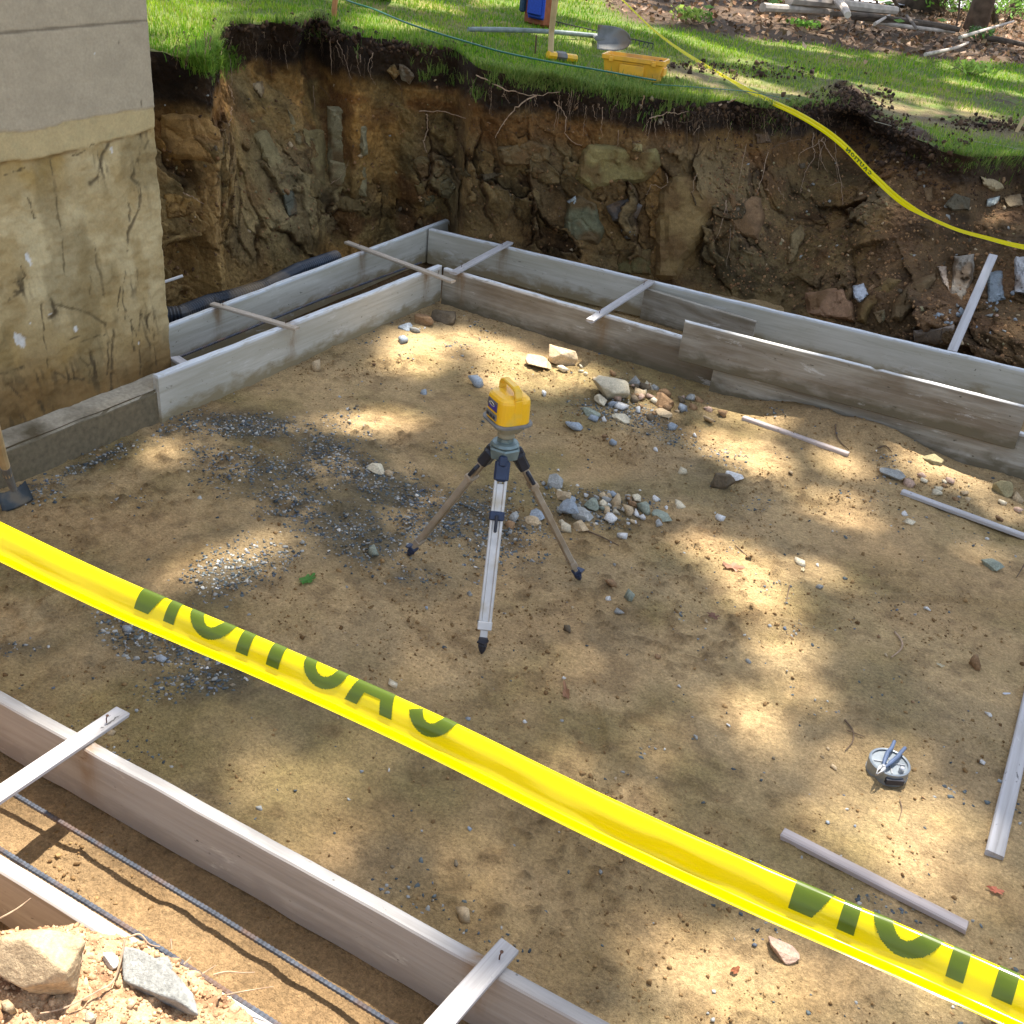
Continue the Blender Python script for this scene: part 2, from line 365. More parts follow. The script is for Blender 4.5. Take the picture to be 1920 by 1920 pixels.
# tape: thin translucent plastic
def mat_tape(name, c, tr=.45, rough=.22):
    m, N, K, P = newmat(name); P.inputs['Base Color'].default_value = (*c, 1); P.inputs['Roughness'].default_value = rough
    tc = N.new('ShaderNodeTexCoord'); n = N.new('ShaderNodeTexNoise'); n.inputs['Scale'].default_value = 9; n.inputs['Detail'].default_value = 3
    mp = N.new('ShaderNodeMapping'); mp.inputs['Scale'].default_value = (.5, 4, 4); K.new(tc.outputs['Object'], mp.inputs[0]); K.new(mp.outputs[0], n.inputs[0])
    b = N.new('ShaderNodeBump'); b.inputs['Strength'].default_value = .12; b.inputs['Distance'].default_value = .01; K.new(n.outputs['Fac'], b.inputs['Height']); K.new(b.outputs[0], P.inputs['Normal'])
    t = N.new('ShaderNodeBsdfTranslucent'); t.inputs[0].default_value = (*c, 1); ms = N.new('ShaderNodeMixShader'); ms.inputs[0].default_value = tr
    K.new(P.outputs[0], ms.inputs[1]); K.new(t.outputs[0], ms.inputs[2]); K.new(ms.outputs[0], N['Material Output'].inputs[0]); return m
M_TAPE = mat_tape('yellow_film', (.80, .69, .0), .5, .15); M_INK = mat_tape('printed_film', (.11, .165, .015), .5)
GREYW = dict(base=(.48, .46, .385), dark=(.28, .26, .20), pale=(.62, .605, .54))
M_WL = mat_wood('pale_form_wood', **GREYW, dirt=(.24, .19, .10), dirt_amt=.62, topwhite=(.62, .645, .66), brown=(.385, .36, .28))
M_WB = mat_wood('mud_stained_form_wood', (.29, .26, .20), (.13, .11, .075), (.50, .48, .42), dirt=(.12, .10, .06), dirt_amt=.6, topwhite=(.64, .65, .64), brown=(.14, .10, .06))
M_WF = mat_wood('pinkish_form_wood', (.33, .31, .285), (.22, .205, .185), (.44, .425, .41), dirt=(.27, .25, .235), dirt_amt=.7, topwhite=(.56, .61, .68))
M_WS = mat_wood('stake_lath', (.40, .38, .36), (.20, .19, .18), (.52, .51, .52), hz=.01)
M_WST = mat_wood('tan_lath', (.42, .35, .26), (.24, .19, .13), (.54, .50, .44), hz=.01)
M_WSP = mat_wood('pinkish_lath', (.40, .33, .29), (.24, .19, .16), (.52, .47, .45), hz=.01)

# ======================= TERRAIN =======================
def grid_mesh(name, X, Y, Z, mat, col, smooth=True, flip=False):
    n, m = X.shape; V = np.stack([X.ravel(), Y.ravel(), Z.ravel()], 1); i = np.arange(n*m).reshape(n, m)
    F = np.stack([i[:-1, :-1], i[1:, :-1], i[1:, 1:], i[:-1, 1:]], -1).reshape(-1, 4)
    if flip: F = F[:, ::-1]
    return mesh_np(name, V, F, mat, col, smooth)
bvhs = []
def add_bvh(o): bvhs.append(BVHTree.FromObject(o, bpy.context.evaluated_depsgraph_get()))
def hit(px, py, only=None):
    d = Vector(ray(px, py)); best = None
    for b in (bvhs if only is None else [bvhs[only]]):
        r = b.ray_cast(Vector(EYE), d)
        if r[0] is not None and (best is None or r[3] < best[3]): best = r
    if best is None: return U(px, py, 0), np.array([0, 0, 1.]), 5.0
    return np.array(best[0]), np.array(best[1]), best[3]

# ---- pit floor
ys = [-1.2]
while ys[-1] < 7.6:
    y = ys[-1]; ys.append(y+(.1 if y < .5 else .0085+.0022*max(0, y-1)))
xs = list(np.arange(-6.5, -4.6, .08))+list(np.arange(-4.6, .9, .0125))+list(np.arange(.9, 6, .1))
Xg, Yg = np.meshgrid(np.array(xs), np.array(ys), indexing='ij'); P2 = np.stack([Xg.ravel(), Yg.ravel(), 0*Xg.ravel()], 1)
gx, gy = pix(P2)
def gmask(pxv, pyv, blobs):
    r = np.zeros(len(pxv))
    for (cx, cy, rx, ry, an, st) in blobs:
        a = radians(an); dx = pxv-cx; dy = pyv-cy; u = (dx*cos(a)+dy*sin(a))/rx; w = (-dx*sin(a)+dy*cos(a))/ry
        r = np.maximum(r, st*np.exp(-(u*u+w*w)))
    return r
GRAV = [(560, 950, 150, 55, 20, .62), (480, 880, 120, 40, 10, .55), (650, 820, 120, 30, 10, .5), (470, 800, 120, 26, 3, 1), (620, 850, 90, 40, 20, .8), (560, 880, 90, 35, 0, .6), (690, 900, 110, 45, 25, .9), (760, 930, 90, 40, 20, .8), (880, 960, 80, 40, 0, .9),
        (680, 1000, 110, 60, 20, .9), (800, 985, 90, 35, 0, .9), (930, 1000, 80, 40, 0, .6), (430, 1080, 110, 40, -20, .8), (340, 1210, 90, 50, 0, .7), (400, 1270, 110, 45, 0, .8), (250, 1200, 80, 50, 20, .7),
        (300, 820, 50, 12, -25, .7), (90, 910, 80, 20, -25, .6), (170, 870, 120, 14, -24, .7), (760, 1080, 60, 25, 0, .5), (380, 840, 60, 20, 0, .5), (50, 1210, 80, 30, 0, .5), (1180, 780, 120, 35, 15, .5), (1130, 960, 130, 35, 5, .5), (1330, 880, 60, 35, 0, .3)]
gr = gmask(gx, gy, GRAV)
zf = .012*fbm(P2*2.2, 3, 1)+.008*fbm(P2*9, 4, 5)
rg = 1-np.abs(fbm(P2*np.array([14, 14, 1.]), 4, 40)); zf += .011*(rg-.8)*sstep(-.1, .3, fbm(P2*.9+3, 3, 78))+.006*fbm(P2*16, 3, 79)
lump = np.clip(fbm(P2*24, 4, 9, .6)-.12, 0, 1)*.055*sstep(-.1, .5, fbm(P2*1.6, 3, 77)); zf += lump
pr = np.random.RandomState(4)
for k in range(46):                              # boot prints and tool scrapes
    fx, fy, fa = pr.uniform(-2.9, .6), pr.uniform(1.6, 5.0), pr.uniform(0, 3.14); dx, dy = P2[:, 0]-fx, P2[:, 1]-fy; near_ = (np.abs(dx) < .3) & (np.abs(dy) < .3)
    u_ = dx[near_]*cos(fa)+dy[near_]*sin(fa); v_ = -dx[near_]*sin(fa)+dy[near_]*cos(fa); e_ = np.sqrt((u_/.125)**2+(v_/(.044+.012*np.sin(u_*18)))**2); dep_ = pr.uniform(.35, 1)
    zf[near_] += dep_*(-.010*sstep(1.05, .85, e_)*(1+.35*np.sin(u_*190))+.006*np.exp(-((e_-1.18)/.14)**2))
for k in range(14):
    fx, fy, fa, ln_ = pr.uniform(-2.8, .4), pr.uniform(1.7, 4.8), pr.uniform(-.5, .9), pr.uniform(.3, .8); dx, dy = P2[:, 0]-fx, P2[:, 1]-fy; u_ = dx*cos(fa)+dy*sin(fa); v_ = -dx*sin(fa)+dy*cos(fa)+.05*np.sin(u_*3)
    w_ = sstep(ln_, ln_*.7, np.abs(u_)); zf += w_*(-.006*np.exp(-(v_/.02)**2)+.007*np.exp(-((v_-.035)/.014)**2)*(1+fbm(P2*30, 2, 200+k)))
# footprints and dents
foot = gmask(gx, gy, [(1530, 935, 50, 25, 10, 1), (1490, 905, 30, 20, 0, 1)]); zf -= .035*foot
zf += .085*np.clip(gmask(gx, gy, [(1515, 786, 95, 34, 17, 1.15), (1590, 812, 110, 26, 17, 1.1)]), 0, 1)*sstep(5.48, 5.32, P2[:, 1])*(1+.25*fbm(P2*5, 4, 88)+.12*fbm(P2*18, 3, 89))+.04*gmask(gx, gy, [(1740, 880, 160, 30, 25, .8)])+.012*gmask(gx, gy, [(1620, 960, 160, 25, 15, 1), (1690, 990, 90, 20, 0, 1)])*(1+fbm(P2*20, 3, 3))
zf += .03*gmask(gx, gy, [(1140, 820, 90, 25, 10, .9)])*(1+fbm(P2*25, 3, 8))
zf += .05*sstep(1.6, 1.36, Yg.ravel())*sstep(.8, 1.3, Yg.ravel())*.6
zf -= .06*sstep(-3.40, -3.48, Xg.ravel())*sstep(-3.95, -3.86, Xg.ravel())*sstep(3.0, 3.4, Yg.ravel())
zf -= .05*sstep(5.62, 5.72, Yg.ravel())*sstep(6.35, 6.25, Yg.ravel())
n1 = fbm(P2*1.1, 4, 20)*.5+.5; n2 = fbm(P2*4.5, 4, 30)*.5+.5; n3 = fbm(P2*18, 3, 33)*.5+.5
tan_ = lin((184, 156, 112)); ol = lin((146, 127, 84)); dk = lin((118, 94, 64)); red = lin((172, 140, 98))
c = mix(np.tile(tan_, (len(P2), 1)), ol, sstep(.42, .66, n1*.6+n2*.4)); c = mix(c, red, .5*sstep(.52, .72, fbm(P2*2.1+9, 3, 51)*.5+.5))
c = mix(c, dk, .3*sstep(.60, .74, n2)*sstep(.4, .6, n3)); c = mix(c, lin((112, 90, 62)), .4*sstep(.50, .62, n3)*sstep(.42, .6, fbm(P2*7, 4, 71)*.5+.5)); c = mix(c, lin((78, 74, 62)), .8*np.clip(gr*1.6, 0, 1)*sstep(.32, .5, n2*.6+n3*.4)); c = mix(c, lin((128, 104, 74)), .6*gmask(gx, gy, [(1520, 790, 150, 50, 17, 1)]))
c = mix(c, lin((132, 118, 90)), .35*sstep(.56, .7, fbm(P2*3.1+4, 3, 61)*.5+.5)); c = mix(c, dk*.8, sstep(0.004, .012, lump)*.5)
inside = sstep(-3.42, -3.5, Xg.ravel())*sstep(3.0, 3.4, Yg.ravel()); c = mix(c, lin((80, 58, 38)), .8*inside)
c = mix(c, lin((136, 110, 78)), .75*sstep(1.5, 1.36, Yg.ravel()))
floor = grid_mesh('pit_floor', Xg, Yg, zf.reshape(Xg.shape), M_FLOOR, c, flip=False); tag(floor, kind='structure'); add_bvh(floor)

# ---- rim and cut face (polar about a centre in the pit)
CEN = np.array([-1.6, 3.6])
rim_px = [(290, 97), (345, 108), (385, 118), (398, 84), (430, 52), (500, 43), (560, 52), (590, 32), (625, 50), (665, 76), (740, 74), (800, 92), (860, 96), (885, 122), (930, 134), (985, 144), (1060, 152),
          (1130, 168), (1230, 184), (1300, 193), (1380, 190), (1440, 203), (1500, 200), (1560, 196), (1610, 204), (1655, 226), (1700, 256), (1760, 278), (1830, 296), (1925, 292)]
rim = [L(*q) for q in rim_px]
th = [math.atan2(p[0]-CEN[0], p[1]-CEN[1]) for p in rim]; rr = [math.hypot(p[0]-CEN[0], p[1]-CEN[1]) for p in rim]
o_ = np.argsort(th); th = np.array(th)[o_]; rr = np.array(rr)[o_]
th = np.concatenate([[-2.2, -1.75, -1.5], th[th > -1.42], [.75, 1.0, 1.3, 1.8]]); rr = np.concatenate([[3.7, 3.5, 3.5], rr[-(len(th)-7):], [5.3, 5.0, 4.8, 4.8]])
k_ = np.concatenate([[True], np.diff(th) > .004]); th = th[k_]; rr = rr[k_]
base_w = [(-4.5, 2.2), (-4.42, 3.0), (-4.38, 4.2), (-4.36, 4.9), (-4.3, 5.5), (-4.42, 6.1), (-4.35, 6.6), (-4.0, 7.0), (-3.5, 7.1), (-2.9, 7.12), (-2.4, 7.05), (-1.75, 6.95), (-1, 6.72), (-.3, 6.6), (.5, 6.5), (1.5, 6.45), (2.4, 6.2), (3.0, 5.4), (3.2, 4.2), (3.2, 3)]
bt = np.array([math.atan2(x-CEN[0], y-CEN[1]) for x, y in base_w]); br = np.array([math.hypot(x-CEN[0], y-CEN[1]) for x, y in base_w])
NT = 1250; NR = 270
TH = np.concatenate([np.linspace(-2.1, -1.35, 60)[:-1], np.linspace(-1.35, .62, NT), np.linspace(.62, 1.75, 70)[1:]]); nT = len(TH)
RR = np.interp(TH, th, rr); RB = np.minimum(np.interp(TH, bt, br), RR-.05)
_k = np.exp(-np.linspace(-2, 2, 31)**2); _k /= _k.sum(); RR = np.convolve(np.pad(RR, 15, mode='edge'), _k, 'valid')
jag = fbm(np.stack([TH*16, 0*TH, 0*TH], 1), 4, 2, .6); RR = RR+.07*jag
dirx, diry = np.sin(TH), np.cos(TH); rx_ = CEN[0]+RR*dirx; ry_ = CEN[1]+RR*diry
ZT = zl(rx_, ry_)+.02*fbm(np.stack([TH*30, 0*TH, 0*TH], 1), 3, 4)
t = np.linspace(0, 1, NR)
T2, TT = np.meshgrid(t, TH, indexing='xy')       # rows: theta, cols: t
# slope side (right) factor
slope = sstep(.05, .38, TH)[:, None]             # 0 = cliff, 1 = loose slope
prof_cliff = np.interp(t, [0, .12, .35, .6, .8, .88, .93, 1.0], [0, .22, .42, .74, 1.08, 1.13, 1.06, 1.0])[None, :]
prof_slope = np.interp(t, [0, .1, .3, .42, .62, .8, .92, 1.0], [0, .04, .14, .40, .55, .85, .97, 1.0])[None, :]
h = prof_cliff*(1-slope)+prof_slope*slope
H0 = -.08; Z = H0+(ZT[:, None]-H0)*t[None, :]
Rr = RB[:, None]+(RR-RB)[:, None]*h
PX = CEN[0]+Rr*dirx[:, None]; PY = CEN[1]+Rr*diry[:, None]
Q = np.stack([PX.ravel(), PY.ravel(), Z.ravel()], 1); tt = np.tile(t, nT); sl_ = np.repeat(slope[:, 0], NR)
sfree = sstep(0, .06, tt)*sstep(1.0, .965, tt)    # displacement fades at the rim and foot
# tilted, slabby fracture blocks
A = Q*np.array([.8, .8, .8]) @ np.array([[.9, .25, -.15], [-.1, .8, .2], [.55, .1, .75]])
A = A+.10*np.stack([fbm(Q*3, 3, 301), fbm(Q*3+5, 3, 302), fbm(Q*3+9, 3, 303)], 1)+.03*np.stack([fbm(Q*14, 3, 304), fbm(Q*14+5, 3, 305), fbm(Q*14+9, 3, 306)], 1)
pl1, ed1, idr = facets(A*np.array([3.0, 3.0, 2.2]), 3); pl2, ed2, idr2 = facets(A*np.array([8, 8, 6]), 13); pl3, ed3, idr3 = facets(A*np.array([20, 20, 16.]), 23)
rockm = sstep(.02, .28, tt)*sstep(.86, .66, tt)*(1-.75*sl_*sstep(.25, .4, tt))*sstep(-.25, .15, fbm(Q*1.3, 3, 21))
crack = sstep(.0, .05, ed1); crack2 = sstep(.0, .07, ed2)
big = fbm(Q*1.7, 3, 31); med = fbm(Q*5.5, 4, 32); fine = fbm(Q*22, 4, 34, .6)
disp = .12*big+.05*med*(1-.6*rockm)+.014*fine*(1-.5*rockm) + rockm*(.20*(idr-.5)+.26*pl1+.05*(idr2-.5)+.11*pl2+.035*pl3+.010*(idr3-.5)-.03*(1-crack)-.012*(1-crack2)+.006*fbm(Q*40, 3, 307, .65)) + (1-rockm)*.022*fbm(Q*38, 3, 35)
soil = sstep(.80, .86, tt+.05*fbm(Q*4, 3, 41))*(1-.5*sl_)
disp += soil*(.05*fbm(Q*9, 4, 36)+.03*np.abs(fbm(Q*24, 3, 37)))
disp += sl_*.04*np.clip(fbm(Q*14, 4, 38), 0, 1)
nx = -np.repeat(dirx, NR)*.95; ny = -np.repeat(diry, NR)*.95; nz = .3
V = Q.copy(); V[:, 0] += nx*disp*sfree; V[:, 1] += ny*disp*sfree; V[:, 2] += nz*disp*sfree
# colours by layer
och = lin((152, 118, 66)); olv = lin((124, 108, 70)); brn = lin((98, 68, 40)); blk = lin((50, 40, 32)); rk = lin((140, 132, 100)); rust = lin((124, 84, 42)); tanf = lin((166, 136, 92)); dsh = lin((92, 74, 54))
m1 = fbm(Q*1.5+3, 4, 43)*.5+.5; m2 = fbm(Q*4.3, 4, 44)*.5+.5; m3 = fbm(Q*np.array([2, 2, 9.]), 4, 45)*.5+.5
fc = mix(np.tile(och, (len(Q), 1)), olv, sstep(.4, .62, m1)); fc = mix(fc, brn, sstep(.5, .68, m2)*.8); fc = mix(fc, rust, .7*sstep(.55, .7, m3)*sstep(.55, .75, tt))
fc = mix(fc, rk, .65*rockm*sstep(.35, .75, idr)); fc = mix(fc, dsh, .5*rockm*sstep(.6, .2, idr2))
fc = mix(fc, brn*.5, (1-crack)*rockm*.8)
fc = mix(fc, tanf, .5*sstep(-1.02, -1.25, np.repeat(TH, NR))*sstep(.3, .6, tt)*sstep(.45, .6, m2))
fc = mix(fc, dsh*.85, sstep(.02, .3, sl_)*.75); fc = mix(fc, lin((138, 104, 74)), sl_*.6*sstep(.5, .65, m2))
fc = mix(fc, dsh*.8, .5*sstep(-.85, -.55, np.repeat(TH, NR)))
fc = mix(fc, rust*.75, .55*sstep(.66, .74, tt)*sstep(.86, .80, tt)*sstep(-.1, .2, fbm(Q*1.2, 3, 47))*(1-sl_))
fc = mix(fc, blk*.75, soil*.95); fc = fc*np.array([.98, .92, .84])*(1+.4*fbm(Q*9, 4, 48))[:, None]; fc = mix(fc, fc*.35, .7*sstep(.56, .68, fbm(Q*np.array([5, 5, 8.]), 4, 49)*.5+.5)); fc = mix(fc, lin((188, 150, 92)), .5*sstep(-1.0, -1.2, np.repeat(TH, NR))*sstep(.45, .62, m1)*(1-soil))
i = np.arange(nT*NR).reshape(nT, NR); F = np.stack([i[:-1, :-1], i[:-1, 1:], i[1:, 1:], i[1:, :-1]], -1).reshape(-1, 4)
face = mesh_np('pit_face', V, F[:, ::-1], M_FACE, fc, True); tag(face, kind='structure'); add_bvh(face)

# ---- lawn (polar, outward from the rim)
rs = np.concatenate([[0, .02, .05, .09, .14, .2, .28, .36], np.geomspace(.45, 75, 150)])
LX = CEN[0]+(RR[::2, None]+rs[None, :])*dirx[::2, None]; LY = CEN[1]+(RR[::2, None]+rs[None, :])*diry[::2, None]
LP = np.stack([LX.ravel(), LY.ravel(), 0*LX.ravel()], 1); nearr = np.tile(sstep(0, .25, rs), len(RR[::2]))
DUGP = [(1500, 202, 75, 20, 8, 1.2), (1640, 226, 60, 22, 30, 1.2), (1720, 262, 50, 20, 30, 1.1), (1440, 196, 40, 10, 0, .8), (1600, 185, 55, 22, 20, 1), (1400, 215, 120, 14, 5, .9), (1560, 215, 70, 25, 10, 1), (1800, 230, 190, 18, 10, .8), (1330, 150, 120, 14, 15, .5), (1620, 165, 200, 10, 8, .5), (1880, 195, 60, 14, 5, .8), (590, 40, 30, 14, 0, 1), (1330, 128, 40, 8, 8, .5), (1480, 130, 60, 6, 8, .6), (450, 55, 40, 8, 0, .6)]
lz = zl(LP[:, 0], LP[:, 1]); q_ = LP.copy(); q_[:, 2] = lz; lpx, lpy = pix(q_)
dug = gmask(lpx, lpy, DUGP)*np.where(np.hypot(LP[:, 0], LP[:, 1]) < 40, 1, 0)
lz = lz+nearr*(.025*fbm(LP*1.3, 3, 50)+.012*fbm(LP*5, 3, 52))+np.clip(dug, 0, 1)*nearr*(.02+.05*np.clip(fbm(LP*9, 4, 53), 0, 1))
hump = gmask(lpx, lpy, [(1590, 185, 40, 18, 20, 1), (588, 42, 26, 12, 0, 1), (640, 66, 30, 8, 30, .6)]); lz += hump*nearr*.09*(1+.6*fbm(LP*12, 3, 54))
lz[np.tile(rs == 0, len(RR[::2]))] = ZT[::2]
def litter_mask(x, y):                         # the dead leaf bed beyond the mown grass
    w = .5*fbm(np.stack([x*.7, y*.7, 0*x], 1), 3, 70)
    a = L(1060, 56); b = L(1420, 78); c_ = L(1925, 128)
    yy = np.interp(x, [a[0]-3, a[0], b[0], c_[0], c_[0]+4], [a[1]+5, a[1]+1.5, b[1], c_[1], c_[1]-1.5]); return sstep(-.25, .35, y-yy+w)
lit = litter_mask(LP[:, 0], LP[:, 1]); m1 = fbm(LP*.8, 4, 55)*.5+.5; m2 = fbm(LP*5, 4, 56)*.5+.5
lc = mix(np.tile(lin((92, 106, 44)), (len(LP), 1)), lin((136, 124, 70)), sstep(.5, .75, m1*.5+m2*.5))
straw = gmask(lpx, lpy, [(1380, 160, 220, 22, 12, .9), (1720, 215, 260, 25, 10, .9), (1240, 110, 120, 14, 5, .5), (1130, 88, 60, 10, 5, .6)])
lc = mix(lc, lin((176, 156, 110)), np.clip(straw, 0, 1)*sstep(.3, .6, m2)); lc = mix(lc, lin((78, 60, 46)), np.clip(dug*1.2, 0, 1)*sstep(.35, .55, m2))
lc = mix(lc, lin((84, 66, 48)), lit)
LZ = lz.reshape(LX.shape)
lawn = grid_mesh('lawn', LX, LY, LZ, M_LAWN, lc, True, flip=True); tag(lawn, kind='structure'); add_bvh(lawn)

# ---- near bank under the photographer
bx = np.concatenate([np.arange(-3.2, -1.75, .03), np.arange(-1.75, -.45, .006), np.arange(-.45, 3, .03)])
by = np.concatenate([np.arange(-1.5, .2, .05), np.arange(.2, 1.0, .006)])
BX, BY = np.meshgrid(bx, by, indexing='ij'); bp = np.stack([BX.ravel(), BY.ravel(), 0*BX.ravel()], 1)
edge = np.interp(bp[:, 0], [-3.2, -2.5, -1.5, -1.30, -1.19, -1.1, -.92, -.82, -.7, -.5, 3], [.45, .5, .62, .72, .84, .88, .89, .87, .76, .64, .55])+.03*fbm(bp*9, 3, 60)
bz = .50+.10*sstep(.85, .4, bp[:, 1])+.16*sstep(.5, -.4, bp[:, 1]); dr = sstep(-.03, .10, bp[:, 1]-edge)
rough = .03*fbm(bp*7, 4, 62)+.016*np.abs(fbm(bp*26, 4, 63))+.008*fbm(bp*80, 3, 64)
bz = bz*(1-dr)+(-.06)*dr+rough
m1 = fbm(bp*6, 4, 65)*.5+.5; m2 = fbm(bp*30, 3, 66)*.5+.5
bc = mix(np.tile(lin((190, 160, 124)), (len(bp), 1)), lin((160, 126, 92)), sstep(.4, .65, m1)); bc = mix(bc, lin((116, 78, 52)), .7*sstep(.55, .7, m2))
bank = grid_mesh('near_bank', BX, BY, bz.reshape(BX.shape), M_BANK, bc, True); tag(bank, kind='structure'); add_bvh(bank)

# ======================= ROCK / SCATTER TOOLS =======================
def hull_variant(seed, n=13, elong=(1, .75, .6), power=2.6):
    r = np.random.RandomState(seed); d = r.normal(size=(n, 3)); d /= np.linalg.norm(d, axis=1)[:, None]
    d = np.sign(d)*np.abs(d)**(2/power); d /= np.abs(d).max(1)[:, None]**.5; d *= r.uniform(.62, 1, (n, 1)); d *= np.array(elong)*.5
    bm = bmesh.new(); vs = [bm.verts.new(v) for v in d]; bmesh.ops.convex_hull(bm, input=vs)
    for v in [v for v in bm.verts if not v.link_faces]: bm.verts.remove(v)
    bm.verts.index_update(); V = np.array([v.co[:] for v in bm.verts]); F = np.array([[v.index for v in f.verts] for f in bm.faces]); bm.free()
    return V, F
VARS = [hull_variant(100+k, 12+k % 4, (1, rnd.uniform(.6, .95), rnd.uniform(.4, .75))) for k in range(14)]
CLODV = [hull_variant(300+k, 12, (1, .9, .8), 2.0) for k in range(8)]
def rotm(n, tilt=1.0):
    a = RS.uniform(0, 2*pi, n); b = RS.uniform(-1, 1, n)*tilt; c_ = RS.uniform(-1, 1, n)*tilt
    ca, sa, cb, sb, cc, sc = np.cos(a), np.sin(a), np.cos(b), np.sin(b), np.cos(c_), np.sin(c_); z = 0*a; o = z+1
    Rz = np.stack([np.stack([ca, -sa, z], -1), np.stack([sa, ca, z], -1), np.stack([z, z, o], -1)], 1)
    Rx = np.stack([np.stack([o, z, z], -1), np.stack([z, cb, -sb], -1), np.stack([z, sb, cb], -1)], 1)
    Ry = np.stack([np.stack([cc, z, sc], -1), np.stack([z, o, z], -1), np.stack([-sc, z, cc], -1)], 1)
    return Rz @ Rx @ Ry
def scatter(name, pos, size, cols, mat, variants=VARS, tilt=.5, parent=None, smooth=False):
    n = len(pos); R = rotm(n, tilt); vid = RS.randint(0, len(variants), n); Vs = []; Fs = []; Cs = []; base = 0
    for k, (v, f) in enumerate(variants):
        ix = np.where(vid == k)[0]
        if not len(ix): continue
        W = np.einsum('nij,vj->nvi', R[ix], v)*size[ix][:, None, None]+pos[ix][:, None, :]
        Fk = f[None]+(np.arange(len(ix))*len(v))[:, None, None]+base
        Vs.append(W.reshape(-1, 3)); Fs.append(Fk.reshape(-1, 3)); Cs.append(np.repeat(cols[ix], len(v), 0)); base += len(ix)*len(v)
    o = mesh_np(name, np.concatenate(Vs), np.concatenate(Fs), mat, np.concatenate(Cs), smooth, parent); return o
def floor_z(x, y):
    r = bvhs[0].ray_cast(Vector((x, y, 2)), Vector((0, 0, -1))); return r[0][2] if r[0] is not None else 0
FZ = zf.reshape(Xg.shape); XS = np.array(xs); YS = np.array(ys)
def fz(x, y):
    i = np.clip(np.searchsorted(XS, x), 0, len(XS)-1); j = np.clip(np.searchsorted(YS, y), 0, len(YS)-1); return FZ[i, j]
COLR = {'tan': (186, 164, 130), 'cream': (206, 194, 166), 'brown': (146, 116, 84), 'grey': (152, 152, 146), 'blue': (148, 156, 162), 'green': (140, 146, 130), 'white': (208, 206, 200), 'dark': (104, 92, 74), 'ochre': (172, 140, 90), 'olive': (142, 132, 98), 'pink': (190, 160, 138)}
def rock_mesh(seed, dims, big=False, flat=.8, ncut=14):
    """angular rock: unit sphere cut by random planes, with a rough skin"""
    r = np.random.RandomState(seed)
    if not big:
        return hull_variant(seed, 12, dims, 2.4)
    bm = bmesh.new(); bmesh.ops.create_icosphere(bm, subdivisions=5, radius=1); V = np.array([v.co[:] for v in bm.verts]); F = np.array([[v.index for v in f.verts] for f in bm.faces]); bm.free()
    nn = r.normal(size=(ncut, 3)); nn /= np.linalg.norm(nn, axis=1)[:, None]; hh = r.uniform(.52, .86, ncut)
    dd = V @ nn.T; rad = np.min(np.where(dd > .05, hh[None]/np.maximum(dd, .05), 9), 1); rad = np.minimum(rad, 1.05)
    V = V*rad[:, None]; V *= (1+.05*fbm(V*3+seed, 3, seed)+.02*fbm(V*12+seed, 3, seed+1))[:, None]
    return V*np.array(dims)*.5, F
def place_rock(px, py, w, h=None, col='tan', seed=0, label='', group=None, name='rock', big=False, rot=None, sink=.3, only=None, parent=None, cat='rock', var=.12, asp=None):
    P, N, dist = hit(px, py+ (h or w*.7)*.25, only); m = dist/CF; W = w*m; Hh = (h or w*.7)*m; r = np.random.RandomState(seed+5)
    dims = (W*1.05, W*(asp or r.uniform(.65, .9)), max(Hh*.95, W*.28))
    V, F = rock_mesh(seed+1000, dims, big or w > 45)
    V = V*np.array(dims)/(V.max(0)-V.min(0))
    a = rot if rot is not None else r.uniform(0, pi); R = np.array(Matrix.Rotation(YAW*0+a, 3, 'Z')) @ np.array(Matrix.Rotation(r.uniform(-.25, .25), 3, 'X'))
    if rot is None: R = np.array(Matrix.Rotation(-.46+r.uniform(-.4, .4), 3, 'Z')) @ np.array(Matrix.Rotation(r.uniform(-.25, .25), 3, 'X'))
    V = V @ R.T; V[:, 2] += -V[:, 2].min()*(1-2*sink*.5)-sink*.25*dims[2]
    cc = lin(COLR[col])*r.uniform(.9, 1.08)*(.72 if only == 3 else 1); nv = V+seed; C = cc*(1+var*fbm(nv*25, 3, seed))[:, None]
    o = mesh_np(name, V, F, M_STONE, C, False); o.location = P
    if parent is None: tag(o, label, cat, group)
    else: o.parent = parent; o.matrix_parent_inverse = parent.matrix_world.inverted()
    return o

# ======================= BUILDING =======================
W0 = U(0, 817, .16); W1 = U(327, 692, .16); wd = (W1-W0)[:2]; wd /= np.linalg.norm(wd)
W0 = W0[:2]-wd*3.2; WL = np.linalg.norm(W1[:2]-W0); wnrm = np.array([wd[1], -wd[0]])   # wall faces +x
def wallpt(u, z, o=0): return np.array([W0[0]+wd[0]*u+wnrm[0]*o, W0[1]+wd[1]*u+wnrm[1]*o, z])
def onwall(px, py):
    d = ray(px, py); n = np.array([wnrm[0], wnrm[1], 0]); tt_ = np.dot(n, np.array([W0[0], W0[1], 0])-EYE)/np.dot(n, d); p = EYE+d*tt_
    return np.dot(p[:2]-W0, wd), p[2]
bld = empty('building', (W1[0], W1[1], 0), 'building corner with grey coated foundation wall above rough tan concrete', 'building')
us = np.concatenate([np.arange(0, 2.2, .06), np.arange(2.2, WL, .0065), [WL]]); zs = np.concatenate([np.arange(-.1, 1.95, .0065), np.arange(1.95, 4.0, .1)])
Ug, Zg = np.meshgrid(us, zs, indexing='ij'); uf, zfv = Ug.ravel(), Zg.ravel(); wp = np.stack([uf, 0*uf, zfv], 1)
def wl(pts):
    q = [onwall(*p) for p in pts]; q.sort(); return np.interp(uf, [a for a, b in q], [b for a, b in q])
e1 = wl([(0, 248), (60, 246), (105, 236), (118, 228), (200, 214), (290, 202)])+.006*fbm(wp*14, 3, 80)
